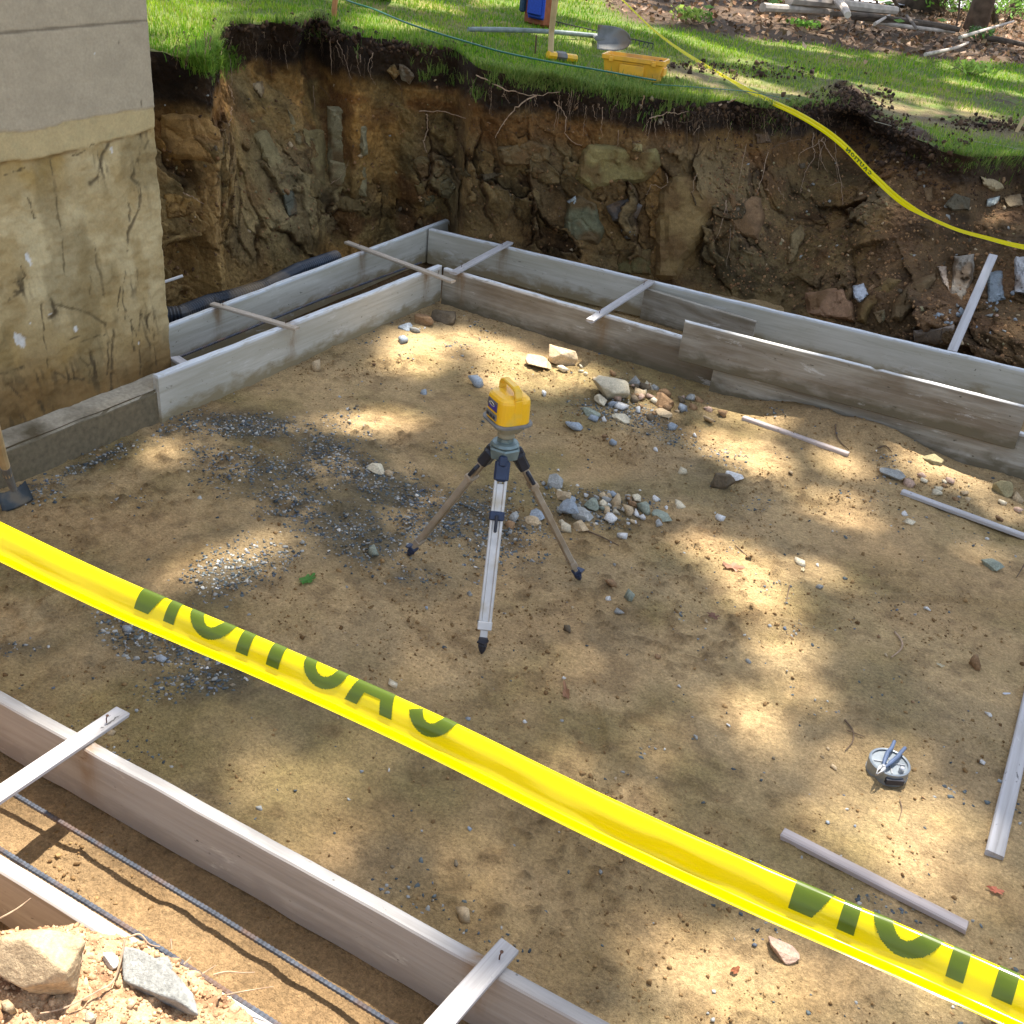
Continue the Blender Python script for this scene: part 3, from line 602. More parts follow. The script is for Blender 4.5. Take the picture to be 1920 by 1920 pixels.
e2 = wl([(0, 304), (60, 298), (130, 284), (190, 264), (250, 256), (292, 240)])+.012*fbm(wp*9, 3, 81)
up_ = sstep(-.003, .003, zfv-e1); mid = sstep(-.004, .004, zfv-e2)*(1-up_)
rawm = (1-up_)*(1-mid)
nA = fbm(wp*2.3, 4, 82)*.5+.5; nB = fbm(wp*np.array([14, 1, 9]), 4, 83)*.5+.5; nC = fbm(wp*40, 3, 84)*.5+.5
cw = mix(np.tile(lin((160, 140, 98)), (len(uf), 1)), lin((186, 170, 130)), sstep(.35, .7, nA)*sstep(.3, .6, nB)); cw = mix(cw, lin((158, 132, 78)), .8*sstep(.5, .7, 1-nA)*sstep(.3, .5, nB))
cw = mix(cw, lin((142, 138, 108)), .6*sstep(e2-.16, e2, zfv)*sstep(.4, .6, fbm(wp*3.1, 3, 86)*.5+.5))
cw = mix(cw, lin((112, 84, 46)), .85*sstep(.55, .22, zfv+.16*fbm(wp*2.6, 4, 85))); cw = mix(cw, lin((84, 66, 36)), .6*sstep(.5, .7, nB)*sstep(.42, .2, zfv))
cw = mix(cw, lin((178, 160, 118)), mid); cw = mix(cw, lin((172, 158, 118)), mid*.6*sstep(.5, .7, nC)); cw = mix(cw, lin((100, 74, 44)), rawm*.6*sstep(e2-.02, e2-.002, zfv)*sstep(.45, .6, nB))
cw = mix(cw, lin((166, 154, 131)), up_); cw = mix(cw, lin((163, 151, 128)), up_*.5*sstep(.45, .65, nA))
# tar strokes, root prints, pale chips: (px, py) polylines with a width in metres
STR = [([(205, 272), (192, 300), (182, 330), (168, 345)], .011), ([(268, 250), (262, 300), (250, 330), (262, 345)], .008), ([(265, 370), (262, 395), (245, 430), (240, 470)], .007), ([(243, 385), (245, 415)], .005), ([(98, 300), (110, 400), (120, 460), (124, 520)], .004),
       ([(182, 458), (188, 500), (195, 560)], .006), ([(170, 520), (172, 560)], .004), ([(104, 573), (140, 578), (175, 592), (200, 612)], .006), ([(98, 560), (108, 590), (96, 600)], .007), ([(80, 560), (85, 620), (90, 690)], .003), ([(248, 600), (250, 640), (252, 655)], .005),
       ([(266, 580), (262, 620)], .006), ([(282, 590), (276, 630), (284, 650)], .009), ([(217, 620), (212, 680), (210, 735)], .008), ([(205, 640), (203, 700)], .006), ([(175, 660), (172, 720)], .006), ([(262, 650), (264, 705)], .004), ([(102, 700), (130, 710), (160, 712)], .006), ([(18, 720), (35, 735), (42, 745)], .006),
       ([(290, 620), (296, 690)], .004), ([(30, 548), (45, 545), (20, 565)], .006), ([(155, 668), (170, 690), (176, 670)], .003), ([(0, 703), (25, 700), (48, 690)], .006), ([(282, 262), (272, 275), (258, 290)], .004), ([(232, 510), (236, 600)], .003), ([(150, 640), (200, 628)], .003), ([(240, 590), (262, 640)], .002), ([(52, 370), (70, 410)], .002),
       ([(40, 500), (52, 520), (28, 530)], .004), ([(120, 640), (150, 630)], .002), ([(222, 75), (222, 92)], .002), ([(262, 180), (266, 200)], .002), ([(228, 540), (222, 585)], .004), ([(10, 330), (60, 312)], .003), ([(140, 292), (175, 272)], .003)]
tar = np.zeros(len(uf)); wob = np.stack([.012*fbm(wp*16, 3, 87), .012*fbm(wp*16+5, 3, 88)], 1)
for pts, wdt in STR:
    q = [onwall(*p) for p in pts]
    for (a, b), (c2, d2) in zip(q[:-1], q[1:]):
        ax, az = uf+wob[:, 0]-a, zfv+wob[:, 1]-b; bx_, bz_ = c2-a, d2-b; t_ = np.clip((ax*bx_+az*bz_)/(bx_*bx_+bz_*bz_+1e-9), 0, 1)
        dd = np.hypot(ax-t_*bx_, az-t_*bz_); tar = np.maximum(tar, sstep(wdt*1.5, wdt*.2, dd+.010*(nC-.5)))
tar *= sstep(.33, .5, fbm(wp*np.array([60, 1, 30]), 4, 89, .7)*.5+.54)
cw = mix(cw, lin((70, 58, 40)), .8*tar); cw = mix(cw, lin((110, 96, 64)), .45*sstep(.55, .68, fbm(wp*np.array([7, 1, 2.6]), 4, 94)*.5+.5)*rawm); cw = cw*(1+.10*fbm(wp*np.array([22, 1, 34]), 4, 99))[:, None]
scr = np.zeros(len(uf))
for x_, y_, a_, b_ in [(283, 600, .05, .14), (215, 660, .05, .16), (180, 690, .05, .12), (105, 590, .04, .05), (40, 540, .06, .05), (265, 330, .05, .16), (190, 300, .04, .1), (40, 720, .14, .06), (125, 705, .09, .05), (60, 770, .2, .06), (265, 250, .05, .03), (250, 520, .04, .1)]:
    a0, b0 = onwall(x_, y_); scr = np.maximum(scr, np.exp(-((uf-a0)/a_)**2-((zfv-b0)/b_)**2))
scr *= sstep(.50, .66, fbm(wp*np.array([70, 1, 9])+np.stack([zfv*12, 0*zfv, 0*zfv], 1), 4, 318, .6)*.5+.5)*sstep(.3, .6, fbm(wp*12, 3, 319)*.5+.55)
cw = mix(cw, lin((64, 54, 38)), .85*scr*rawm)
chip = np.zeros(len(uf))
for x_, y_, a_, b_, an in [(55, 484, .009, .028, .25), (42, 638, .018, .040, .5), (145, 618, .008, .010, .5), (262, 716*.9, .004, .006, 0), (311, 465, .012, .02, 0), (213, 282, .004, .012, .2), (60, 608, .006, .004, 0), (176, 100, .002, .002, 0), (98, 590, .008, .003, 0)]:
    a0, b0 = onwall(x_, y_); dx, dz = uf-a0, zfv-b0; u_ = (dx*cos(an)+dz*sin(an))/a_; v_ = (-dx*sin(an)+dz*cos(an))/b_
    chip = np.maximum(chip, sstep(1.1, .85, np.hypot(u_, v_)+.9*(nC-.5)+.5*fbm(wp*70, 2, 311)))
cw = mix(cw, lin((205, 205, 200)), chip*.9)
u0, zline = onwall(0, 62); u1, zl2 = onwall(275, 38); groove = sstep(.007, .003, np.abs(zfv-(zline+(zl2-zline)*(uf-u0)/(u1-u0))))
cw = mix(cw, lin((110, 100, 84)), groove*.8)
off = rawm*(.014*(fbm(wp*np.array([9, 1, 16]), 5, 90))+.004*fbm(wp*40, 3, 91)-.006)+mid*(.001*fbm(wp*20, 3, 92)+.001)+up_*.004-.0015*groove-.003*chip-.002*tar
dist_e = WL-uf; off -= .012*sstep(.012, 0, dist_e+.008*fbm(wp*30, 3, 93))
WV = np.stack([W0[0]+wd[0]*uf+wnrm[0]*off, W0[1]+wd[1]*uf+wnrm[1]*off, zfv], 1)
for q_u in (0,): pass
n_, m_ = Ug.shape; i = np.arange(n_*m_).reshape(n_, m_); F = np.stack([i[:-1, :-1], i[1:, :-1], i[1:, 1:], i[:-1, 1:]], -1).reshape(-1, 4)
mesh_np('foundation_wall', WV, F, M_WALL, cw, True, bld)
m = MB()                                   # the bulk of the wall behind the coating, and its return face
pl = [wallpt(0, 0, -.06)[:2], wallpt(WL-.03, 0, -.06)[:2], wallpt(WL-.03, 0, -3.2)[:2], wallpt(0, 0, -3.2)[:2]]
m.prism(pl, -.15, 3.99); m.obj('wall_core', M_CONC, bld, local=False)
m = MB(); ev = WV.reshape(n_, m_, 3)[-1]; eb = ev-np.array([wnrm[0], wnrm[1], 0])*.5; ii = np.arange(m_-1); EV = np.concatenate([ev, eb]); mesh_np('wall_end', EV, np.stack([ii, ii+m_, ii+m_+1, ii+1], 1), M_WALL, np.concatenate([cw.reshape(n_, m_, 3)[-1]]*2), True, bld)
fo = [wallpt(0, 0, .125)[:2], wallpt(WL-.12, 0, .125)[:2], wallpt(WL-.12, 0, -.004)[:2], wallpt(0, 0, -.004)[:2]]
# footing: rough top, damp side
def slabstrip(name, A, B, inn, z0, z1, mat, parent, n=90, amp=.006):
    A = np.array(A); B = np.array(B); V = []; F = []
    for k in range(n+1):
        s = k/n; p = A+(B-A)*s; q = inn[0]+(inn[1]-inn[0])*s
        j1, j2, j3 = [amp*float(fbm([[s*30, j, z1]], 3, 95)[0]) for j in (0, 5, 9)]
        V += [(p[0]+j1, p[1], z0), (p[0]+j1, p[1], z1-.012+j2), (p[0]-.01+j1, p[1], z1+j3), (q[0], q[1], z1+.01+j2)]
    for k in range(n):
        for j in range(3): F.append((k*4+j, k*4+4+j, k*4+5+j, k*4+1+j))
    return mesh_np(name, np.array(V), F, mat, None, False, parent)
zt_ = .165
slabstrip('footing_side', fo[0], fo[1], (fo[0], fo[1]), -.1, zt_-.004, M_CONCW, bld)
slabstrip('footing', fo[0]-wnrm*.003, fo[1]-wnrm*.003, (np.array(fo[3]), np.array(fo[2])), zt_-.02, zt_, M_CONC, bld)

# ======================= FORM BOARDS =======================
def plank(A, B, h, th, mat, label, cat='form board', group=None, name='form_board', side=1, tiltz=0, seed=0, n=None, wob=.003, notch=None, ragged=.006, stains=None, sag=None):
    """A, B: ends of the top edge on the near side. side=+1 puts the thickness to the left of A->B"""
    A = np.array(A, float); B = np.array(B, float); d = B-A; Ln = np.linalg.norm(d); ux = d/Ln; uy = np.cross([0, 0, 1], ux); uy /= np.linalg.norm(uy); uy = uy*side
    uz = np.array([0, 0, 1.])-ux*ux[2]; uz /= np.linalg.norm(uz)
    n = n or max(12, int(Ln/.03)); r = np.random.RandomState(seed); V = []
    ch = min(.004, th*.2, h*.2)
    prof = [(ch, -h/2), (th-ch, -h/2), (th, -h/2+ch), (th, h/2-ch), (th-ch, h/2), (ch, h/2), (0, h/2-ch), (0, -h/2+ch)]
    xs_ = np.linspace(0, Ln, n+1)
    for k, x in enumerate(xs_):
        w1 = float(fbm([[x*6, seed, 0]], 3, 96)[0])*wob; w2 = float(fbm([[x*9, seed, 7]], 3, 97)[0])*wob; w3 = float(fbm([[x*2.5, seed, 3]], 2, 98)[0])*wob*1.5
        for j, (y, z) in enumerate(prof):
            zz = z+(w1 if z > 0 else w2*1.6); yy = y+w3*.6; xx = x
            if notch and z > 0:
                for nx_, nw, nd in notch: zz -= nd*max(0, 1-abs(x-nx_)/nw)
            if k in (0, n): xx += (r.uniform(-1, 1)*ragged)
            V.append((xx-Ln/2, yy-th/2, zz))
    F = []
    for k in range(n):
        for j in range(8):
            j2 = (j+1) % 8; F.append((k*8+j, k*8+j2, k*8+8+j2, k*8+8+j) if side < 0 else (k*8+j, k*8+8+j, k*8+8+j2, k*8+j2))
    e0, e1_ = tuple(range(8)), tuple(range(n*8+7, n*8-1, -1))
    F += [e0[::-1], e1_[::-1]] if side < 0 else [e0, e1_]
    o = mesh_np(name, np.array(V), F, mat, None, False)
    if stains:
        sa = o.data.attributes.new('Stain', 'FLOAT', 'POINT'); va = np.array(V); sv = np.zeros(len(va))
        for (sx_, sy_) in stains:
            q_s = U(sx_, sy_, A[2]); x0_ = np.dot(q_s-A, ux)-Ln/2; sv = np.maximum(sv, np.exp(-((va[:, 0]-x0_)/.035)**2)*(va[:, 2] > 0))
        sa.data.foreach_set('value', sv.astype(np.float32))
    bmx = bmesh.new(); bmx.from_mesh(o.data); bmesh.ops.recalc_face_normals(bmx, faces=bmx.faces); bmx.to_mesh(o.data); bmx.free()
    cpos = A+d/2+uy*th/2-uz*h/2
    o.matrix_world = Matrix([[ux[0], uy[0], uz[0], cpos[0]], [ux[1], uy[1], uz[1], cpos[1]], [ux[2], uy[2], uz[2], cpos[2]], [0, 0, 0, 1]])
    return tag(o, label, cat, group)
GF = 'boards of the footing formwork'; TZ = .235
# left run
a, b = U(300, 617, TZ), U(849, 409, TZ); plank(a, b, .25, .03, M_WL, 'long pale outer form board between the black pipe and the left trench', group=GF, side=1, seed=1, n=160, stains=[(690, 476), (418, 580)])
a, b = U(297, 705, TZ), U(829, 498, TZ); plank(a, b, .25, .035, M_WL, 'pale green-grey inner form board of the left trench, its cut end by the footing', group=GF, side=1, seed=2, wob=.004, n=120, stains=[(548, 608), (803, 510)])
a, b = U(660, 548, TZ+.001), U(827, 496, TZ+.001)
# right run
a, b = U(803, 428, TZ), U(2080, 732, TZ); b = a+(b-a)*1.45; a[0] += .01; plank(a, b, .25, .03, M_WL, 'longest pale form board from far corner to right edge', group=GF, side=1, seed=3, n=290, stains=[(938, 463), (1205, 532)])
a, b = U(832, 503, TZ), U(1430, 686, TZ); b[1] = 5.40; plank(a, b, .25, .035, M_WB, 'dark mud-stained inner form board running right from the inner corner of the forms', group=GF, side=1, seed=4, n=110, stains=[(865, 512), (1125, 592)])
a, b = U(1208, 541, TZ-.02), U(1416, 603, TZ-.02); plank(a, b, .2, .028, M_WB, 'short brown-grey board lapped inside the long far form board, ending at a square cut', group=GF, side=1, seed=5)
a, b = U(1284, 603, .375), U(1926, 764, .375)
plank(a, b, .225, .032, M_WB, 'weathered grey-brown board with chipped top and broken end lapped before the inner form', group=GF, side=1, seed=6, notch=[(1.02, .02, .018)], ragged=.012)
a = np.array([U(1345, 660, TZ)[0], 5.345, TZ]); b = np.array([2.5, 5.345, TZ]); plank(a, b, .25, .03, M_WB, 'dark low board half hidden beneath the broken end of the lapped board at right', group=GF, side=1, seed=7)
# near run
a, b = U(-30, 1278, TZ), U(1260, 1969, TZ); b[1] = a[1]; b[0] = 2.4; plank(a, b, .20, .036, M_WF, 'long pinkish-grey form board with whitened top crossing the bottom left foreground', group=GF, side=-1, seed=8, wob=.004, n=330, stains=[(175, 1390), (915, 1790)])
a, b = U(-60, 1560, TZ), U(620, 1998, TZ); b[1] = a[1]; b[0] = 2.4; plank(a, b, .20, .036, M_WF, 'pinkish form board at the lower left edge running behind the heap of loose earth', group=GF, side=-1, seed=9, wob=.004)
# spreaders across the trenches (battens lying on the boards)
GS = 'spreader battens nailed across the forms'
def batten(p, q, z, w, label, mat=M_WS, th=.016, group=GS, cat='batten', name='batten', ends=None, seed=0, za=None):
    A = U(*p, z) if za is None else za[0]; B = U(*q, z) if za is None else za[1]; d = B-A; d /= np.linalg.norm(d); s = np.cross([0, 0, 1], d); s /= np.linalg.norm(s)
    o = plank(A-s*w/2, B-s*w/2, th, w, mat, label, cat, group, name, 1, seed=seed, wob=.0012, ragged=.003)
    if name == 'batten' and np.linalg.norm(B-A) > .3:
        ln_ = np.linalg.norm(B-A); r_ = np.random.RandomState(seed)
        for f in (.13, .86):
            q = A+d*ln_*f+s*r_.uniform(-.008, .008); nb = MB().tube([q-[0, 0, .004], q+[0, 0, .012], q+[.002, .003, .022]], .0017, 6).lathe([(.0042, 0), (.0042, .0015)], q+[.002, .003, .022], 8)
            k_ = nb.obj('nail', M_WIRE); k_.parent = o; k_.matrix_parent_inverse = o.matrix_world.inverted()
    return o
batten((650, 452), (850, 526), TZ+.018, .045, 'tan spreader batten crossing the left trench right beside the inner corner', M_WST, seed=20)
batten((956, 453), (850, 510), TZ+.018, .05, 'pale spreader batten across the far trench next to the corner', seed=21)
batten((1222, 526), (1106, 599), TZ+.018, .05, 'whitish spreader batten in the middle of the far trench', seed=22)
batten((398, 567), (557, 614), TZ+.018, .04, 'split tan spreader batten across the left trench near the ribbed pipe', M_WST, seed=23)
batten((230, 1330), (-60, 1525), TZ+.018, .05, 'whitish spreader batten over the near forms at the left edge', seed=24)
batten((955, 1770), (760, 1990), TZ+.018, .05, 'greenish-tipped spreader batten over the near form at the bottom edge', M_WS, seed=25)
batten((327, 668), (352, 684), TZ-.02, .05, 'stub of white batten between the foundation wall and the inner form board', seed=26)
GL = 'loose laths on the pit floor'
def lath(p, q, w, label, mat, seed, th=.022, z=.014):
    A, B = hit(p[0], p[1], 0)[0], hit(q[0], q[1], 0)[0]; A[2] += z*.6+th*.5; B[2] += z*.6+th*.5
    batten(p, q, 0, w, label, mat, th, GL, 'lath', 'wood_lath', seed=seed, za=(A, B))
lath((1393, 786), (1590, 855), .032, 'short pinkish lath lying on the floor in front of the broken board end', M_WSP, 30)
lath((1691, 925), (1990, 1035), .034, 'grey lath lying on the sand at the right edge, pointing at the small grey rocks', M_WS, 31)
lath((1960, 1190), (1862, 1608), .05, 'long wide grey lath on the floor along the right edge', M_WS, 32)
lath((1466, 1567), (1811, 1744), .036, 'grey lath with a broken end beyond the yellow caution tape near the reel', M_WSP, 33)
A, _, _ = hit(1862, 484, 1); B = U(1783, 662, .22)
B = np.array([B[0], 6.42, .22]); A = A+np.array([0, -.12, .05])
batten(0, 0, 0, .055, 'pale grey lath leaning on the dirt slope behind the far form board', M_WS, .02, None, 'lath', 'wood_lath', seed=34, za=(B, A))

# ---- rebar and pipes
def rebar(pts, label, r=.0065, group='reinforcing bars in the footing trenches'):
    pts = [np.array(p, float) for p in pts]; P = []
    for (p, q) in zip(pts[:-1], pts[1:]):
        k = max(2, int(np.linalg.norm(q-p)/.006)); P += [p+(q-p)*j/k for j in range(k)]
    P.append(pts[-1]); R = [r*(1.16 if j % 2 else .92) for j in range(len(P))]
    o = MB().tube(P, R, 8).obj('rebar', M_STEEL); return tag(o, label, 'rebar', group)
rebar([U(-40, 1452, .075), U(25, 1489, .075), U(400, 1712, .07), U(742, 1925, .075), U(900, 2020, .075), np.array([2.4, 1.22, .08])], 'blue-grey ribbed bar stretched along the middle of the near trench')
rebar([U(-40, 1570, .13), U(0, 1593, .13), U(255, 1750, .12), U(540, 1935, .12), U(700, 2040, .12), np.array([2.4, 1.04, .1])], 'dark ribbed bar hugging the lower left form board and passing behind the earth heap')
rebar([U(330, 672, .1), U(600, 562, .1), U(790, 492, .1)], 'dark bar lying in the shaded left trench')
pc = [U(x, y, .19) for x, y in [(300, 592), (340, 588), (395, 566), (440, 556), (500, 537), (560, 506), (633, 481)]]
PP = []
for p, q in zip(pc[:-1], pc[1:]):
    k = max(2, int(np.linalg.norm(q-p)/.009)); PP += [p+(q-p)*j/k for j in range(k)]
RR_ = [(.046 if j % 2 else .040) for j in range(len(PP))]
o = MB().tube(PP, RR_, 18).obj('drain_pipe', M_PIPE); tag(o, 'black corrugated drain pipe lying behind the left outer form board', 'pipe')
a = U(322, 524, .35); b_ = U(343, 517, .37); o = MB().tube([a-(b_-a)*2, b_], .008, 8).obj('conduit_stub', M_WHITE); tag(o, 'thin white pipe stub poking out beside the foundation corner', 'pipe')

# ======================= STONES SET IN THE CUT FACE =======================
def face_stone(poly, col, proud=.03, seed=0, only=1, tex=0.2):
    poly = [np.array(p, float) for p in poly]
    # refine and roughen the outline
    Pn = []
    for a, b in zip(poly, poly[1:]+poly[:1]):
        k = max(2, int(np.linalg.norm(b-a)/9)); Pn += [a+(b-a)*j/k for j in range(k)]
    r = np.random.RandomState(seed); Pn = [p+r.uniform(-1.6, 1.6, 2) for p in Pn]; c = np.mean(Pn, 0); n = len(Pn)
    hc = hit(c[0], c[1], only)
    from mathutils.geometry import delaunay_2d_cdt
    ds = np.array([hit(p[0], p[1], only)[2] for p in Pn]); med_ = np.median(np.append(ds, hc[2]))
    PA = np.array(Pn); lo_, hi_ = PA.min(0), PA.max(0); st_ = max(3.2, (hi_-lo_).max()/26); pts = [tuple(p) for p in Pn]
    for x in np.arange(lo_[0], hi_[0], st_):
        for y in np.arange(lo_[1], hi_[1], st_): pts.append((x+r.uniform(-1, 1), y+r.uniform(-1, 1)))
    def dist_in(q):
        a = PA; b = np.roll(PA, -1, 0); e = b-a; t_ = np.clip(((q-a)*e).sum(1)/(e*e).sum(1), 0, 1); return np.sqrt((((a+e*t_[:, None])-q)**2).sum(1)).min()
    vs, es, fs_, _, _, _ = delaunay_2d_cdt([Vector(p) for p in pts], [(k, (k+1) % n) for k in range(n)], [list(range(n))], 2, 1e-4)
    A_ = np.stack([PA[:, 0]-c[0], PA[:, 1]-c[1], np.ones(n)], 1); dcl = np.clip(ds, med_-.16, med_+.16); pl, *_r = np.linalg.lstsq(A_, dcl, rcond=None)
    VP = np.array([v[:] for v in vs]); ed = np.array([dist_in(v) for v in VP]); size = (hi_-lo_).min(); bev = np.clip(ed/(size*.10), 0, 1)**.6
    w1, w2, wid = worley(np.stack([VP[:, 0]/(size*.55), VP[:, 1]/(size*.75), 0*VP[:, 0]+seed], 1), seed); fa = fbm(np.stack([VP[:, 0]*.05, VP[:, 1]*.09, 0*VP[:, 0]+seed], 1), 3, seed)
    an_ = r.uniform(0, 6.28); tilt_ = (wid-.5)*((VP[:, 0]-c[0])*cos(an_)+(VP[:, 1]-c[1])*sin(an_))/size
    dep = pl[0]*(VP[:, 0]-c[0])+pl[1]*(VP[:, 1]-c[1])+pl[2]-proud*(-.6+1.6*bev)-proud*.5*(wid-.5)*bev-.05*tilt_*bev-.010*fa*bev+.012*sstep(.12, 0, w2-w1)*bev
    V = [D(q[0], q[1], d_) for q, d_ in zip(VP, dep)]; nv_ = len(V); F = [tuple(f) for f in fs_]
    oi_ = [int(np.argmin(((VP-p)**2).sum(1))) for p in Pn]
    for k in oi_: V.append(D(VP[k, 0], VP[k, 1], dep[k]+.14))
    for k in range(n): F.append((oi_[k], oi_[(k+1) % n], nv_+(k+1) % n, nv_+k))

    V = np.array(V); cc = lin(COLR.get(col, col) if isinstance(col, str) else col)
    st = fbm(np.stack([V[:, 0]*6+V[:, 2]*9, V[:, 1]*6, V[:, 2]*26+V[:, 0]*14], 1), 4, seed)
    C = cc*(1+tex*2*st)[:, None]; C = mix(C, lin((96, 72, 44)), .75*sstep(-.05, .3, fbm(V*7+seed, 4, seed+2)))
    o = mesh_np('stone', V, F, M_STONE, C, False, face); return o
FS = [([(1101, 268), (1234, 276), (1242, 310), (1208, 341), (1146, 349), (1112, 362), (1075, 336), (1088, 292)], (128, 116, 74), .05),
      ([(1062, 378), (1086, 362), (1120, 378), (1125, 409), (1135, 437), (1120, 461), (1073, 456), (1055, 430)], (104, 104, 80), .05),
      ([(1234, 362), (1260, 326), (1294, 326), (1322, 349), (1351, 378), (1322, 440), (1286, 492), (1273, 531), (1224, 526), (1226, 414)], (128, 106, 68), .07),
      ([(1367, 362), (1426, 370), (1434, 404), (1426, 453), (1385, 440), (1364, 414)], (112, 88, 62), .04),
      ([(1161, 469), (1221, 466), (1222, 515), (1156, 515)], (92, 84, 52), .03), ([(1135, 388), (1180, 370), (1205, 385), (1195, 410), (1150, 415)], (88, 84, 80), .03),
      ([(1163, 432), (1180, 430), (1190, 442), (1172, 450)], (136, 148, 156), .02), ([(1063, 375), (1080, 366), (1086, 380), (1068, 392)], (160, 170, 172), .06),
      ([(930, 277), (993, 260), (1030, 273), (1033, 303), (990, 313), (943, 310)], (112, 94, 64), .05), ([(773, 300), (790, 290), (807, 300), (807, 333), (787, 337)], (106, 92, 62), .04),
      ([(812, 297), (833, 300), (837, 320), (823, 337), (810, 330)], (104, 92, 64), .04), ([(820, 343), (843, 333), (857, 350), (843, 377), (827, 370)], (110, 102, 76), .045), ([(777, 347), (793, 343), (800, 360), (783, 370)], (112, 98, 62), .03),
      ([(853, 317), (870, 313), (883, 330), (860, 340)], (96, 84, 58), .04), ([(980, 320), (1003, 313), (1023, 320), (1003, 337)], (104, 88, 58), .035), ([(900, 326), (920, 320), (946, 326), (907, 343)], (88, 76, 56), .03), ([(790, 370), (813, 363), (817, 377), (797, 390)], (98, 92, 66), .03),
      ([(613, 200), (663, 200), (687, 240), (690, 290), (643, 320), (613, 310)], (136, 128, 98), .04), ([(567, 240), (612, 245), (610, 353), (587, 333)], (132, 118, 80), .03), ([(617, 300), (687, 303), (687, 370), (643, 360), (613, 350)], (134, 124, 92), .035),
      ([(618, 384), (643, 366), (687, 373), (690, 402), (640, 398)], (110, 94, 62), .04), ([(300, 213), (373, 213), (400, 267), (403, 307), (350, 300), (300, 293)], (150, 118, 72), .03), ([(308, 362), (378, 366), (382, 402), (312, 412)], (146, 116, 68), .025),
      ([(540, 205), (560, 225), (590, 262), (560, 275), (545, 250)], (118, 106, 76), .03), ([(468, 245), (500, 240), (530, 300), (545, 350), (510, 330)], (126, 114, 80), .03), ([(520, 340), (545, 330), (560, 400), (540, 410)], (92, 92, 78), .025),
      ([(1790, 480), (1827, 477), (1825, 525), (1807, 575), (1772, 572), (1782, 525)], (146, 138, 124), .09), ([(1902, 480), (1932, 480), (1932, 555), (1900, 550)], (160, 158, 156), .08), ([(1510, 550), (1580, 537), (1600, 567), (1605, 606), (1512, 595)], (136, 106, 80), .08),
      ([(1605, 565), (1665, 520), (1690, 525), (1665, 562), (1635, 582), (1625, 612), (1605, 606)], (104, 84, 50), .07), ([(1670, 565), (1702, 532), (1752, 510), (1755, 525), (1720, 570), (1690, 605), (1670, 600)], (104, 86, 60), .06),
      ([(1712, 620), (1790, 608), (1795, 652), (1715, 642)], (128, 116, 104), .07), ([(1755, 498), (1775, 500), (1782, 548), (1768, 532)], (178, 158, 136), .05), ([(1597, 535), (1620, 530), (1630, 550), (1612, 570), (1600, 560)], (180, 184, 190), .09),
      ([(1838, 330), (1872, 338), (1884, 352), (1865, 362), (1840, 347)], (164, 146, 112), .07), ([(1770, 385), (1790, 360), (1822, 372), (1817, 395), (1785, 397)], (92, 84, 66), .05), ([(1480, 440), (1500, 422), (1512, 440), (1490, 490), (1474, 500)], (124, 108, 76), .06),
      ([(1636, 585), (1660, 580), (1662, 600), (1645, 610)], (128, 120, 92), .07), ([(1730, 352), (1750, 348), (1748, 378), (1736, 380)], (124, 104, 78), .03), ([(1880, 368), (1915, 362), (1920, 385), (1890, 390)], (134, 118, 92), .05), ([(1850, 372), (1876, 366), (1870, 384), (1848, 388)], (150, 156, 150), .05),
      ([(1850, 510), (1880, 505), (1885, 560), (1852, 572)], (120, 128, 132), .05), ([(1415, 250), (1440, 246), (1446, 268), (1420, 272)], (96, 78, 60), .03), ([(745, 118), (765, 124), (778, 142), (770, 160), (750, 150)], (150, 146, 128), .03), ([(470, 158), (495, 150), (498, 170), (488, 184)], (170, 150, 116), .03), ([(722, 132), (740, 120), (752, 140), (738, 150)], (134, 112, 74), .025),
      ([(1185, 266), (1206, 270), (1204, 286), (1184, 284)], (140, 126, 84), .04), ([(1232, 222), (1244, 222), (1242, 236), (1232, 234)], (150, 146, 130), .03)]
for k, (pl_, cl, pr) in enumerate(FS): face_stone(pl_, cl, pr, 500+k)
# small stones scattered over the face
fs = [(rnd.uniform(310, 1240), rnd.uniform(140, 520)) for _ in range(70)]+[(rnd.uniform(1380, 1915), rnd.uniform(300, 650)) for _ in range(170)]+[(rnd.gauss(1770, 22), rnd.gauss(590, 7)) for _ in range(26)]+[(rnd.gauss(1870, 22), rnd.gauss(575, 22)) for _ in range(24)]
nst = 0
for k, (x, y) in enumerate(fs):
    P, N, dist = hit(x, y)
    if P[2] < .12 or N[2] > .96 or dist > 11: continue
    w = rnd.choice([6, 8, 8, 11, 15])*dist/CF*(1.3 if k > 236 else 1)
    V, F = VARS[k % len(VARS)]; R = rotm(1, 1.2)[0]; C = np.tile(lin(COLR[rnd.choice(['tan', 'brown', 'grey', 'olive', 'dark', 'brown', 'dark'] if k < 240 else ['grey', 'blue', 'pink'])])*.85, (len(V), 1))
    o = mesh_np('stone', (V @ R.T)*w, F, M_STONE, C, False); o.location = P; o.parent = face; nst += 1

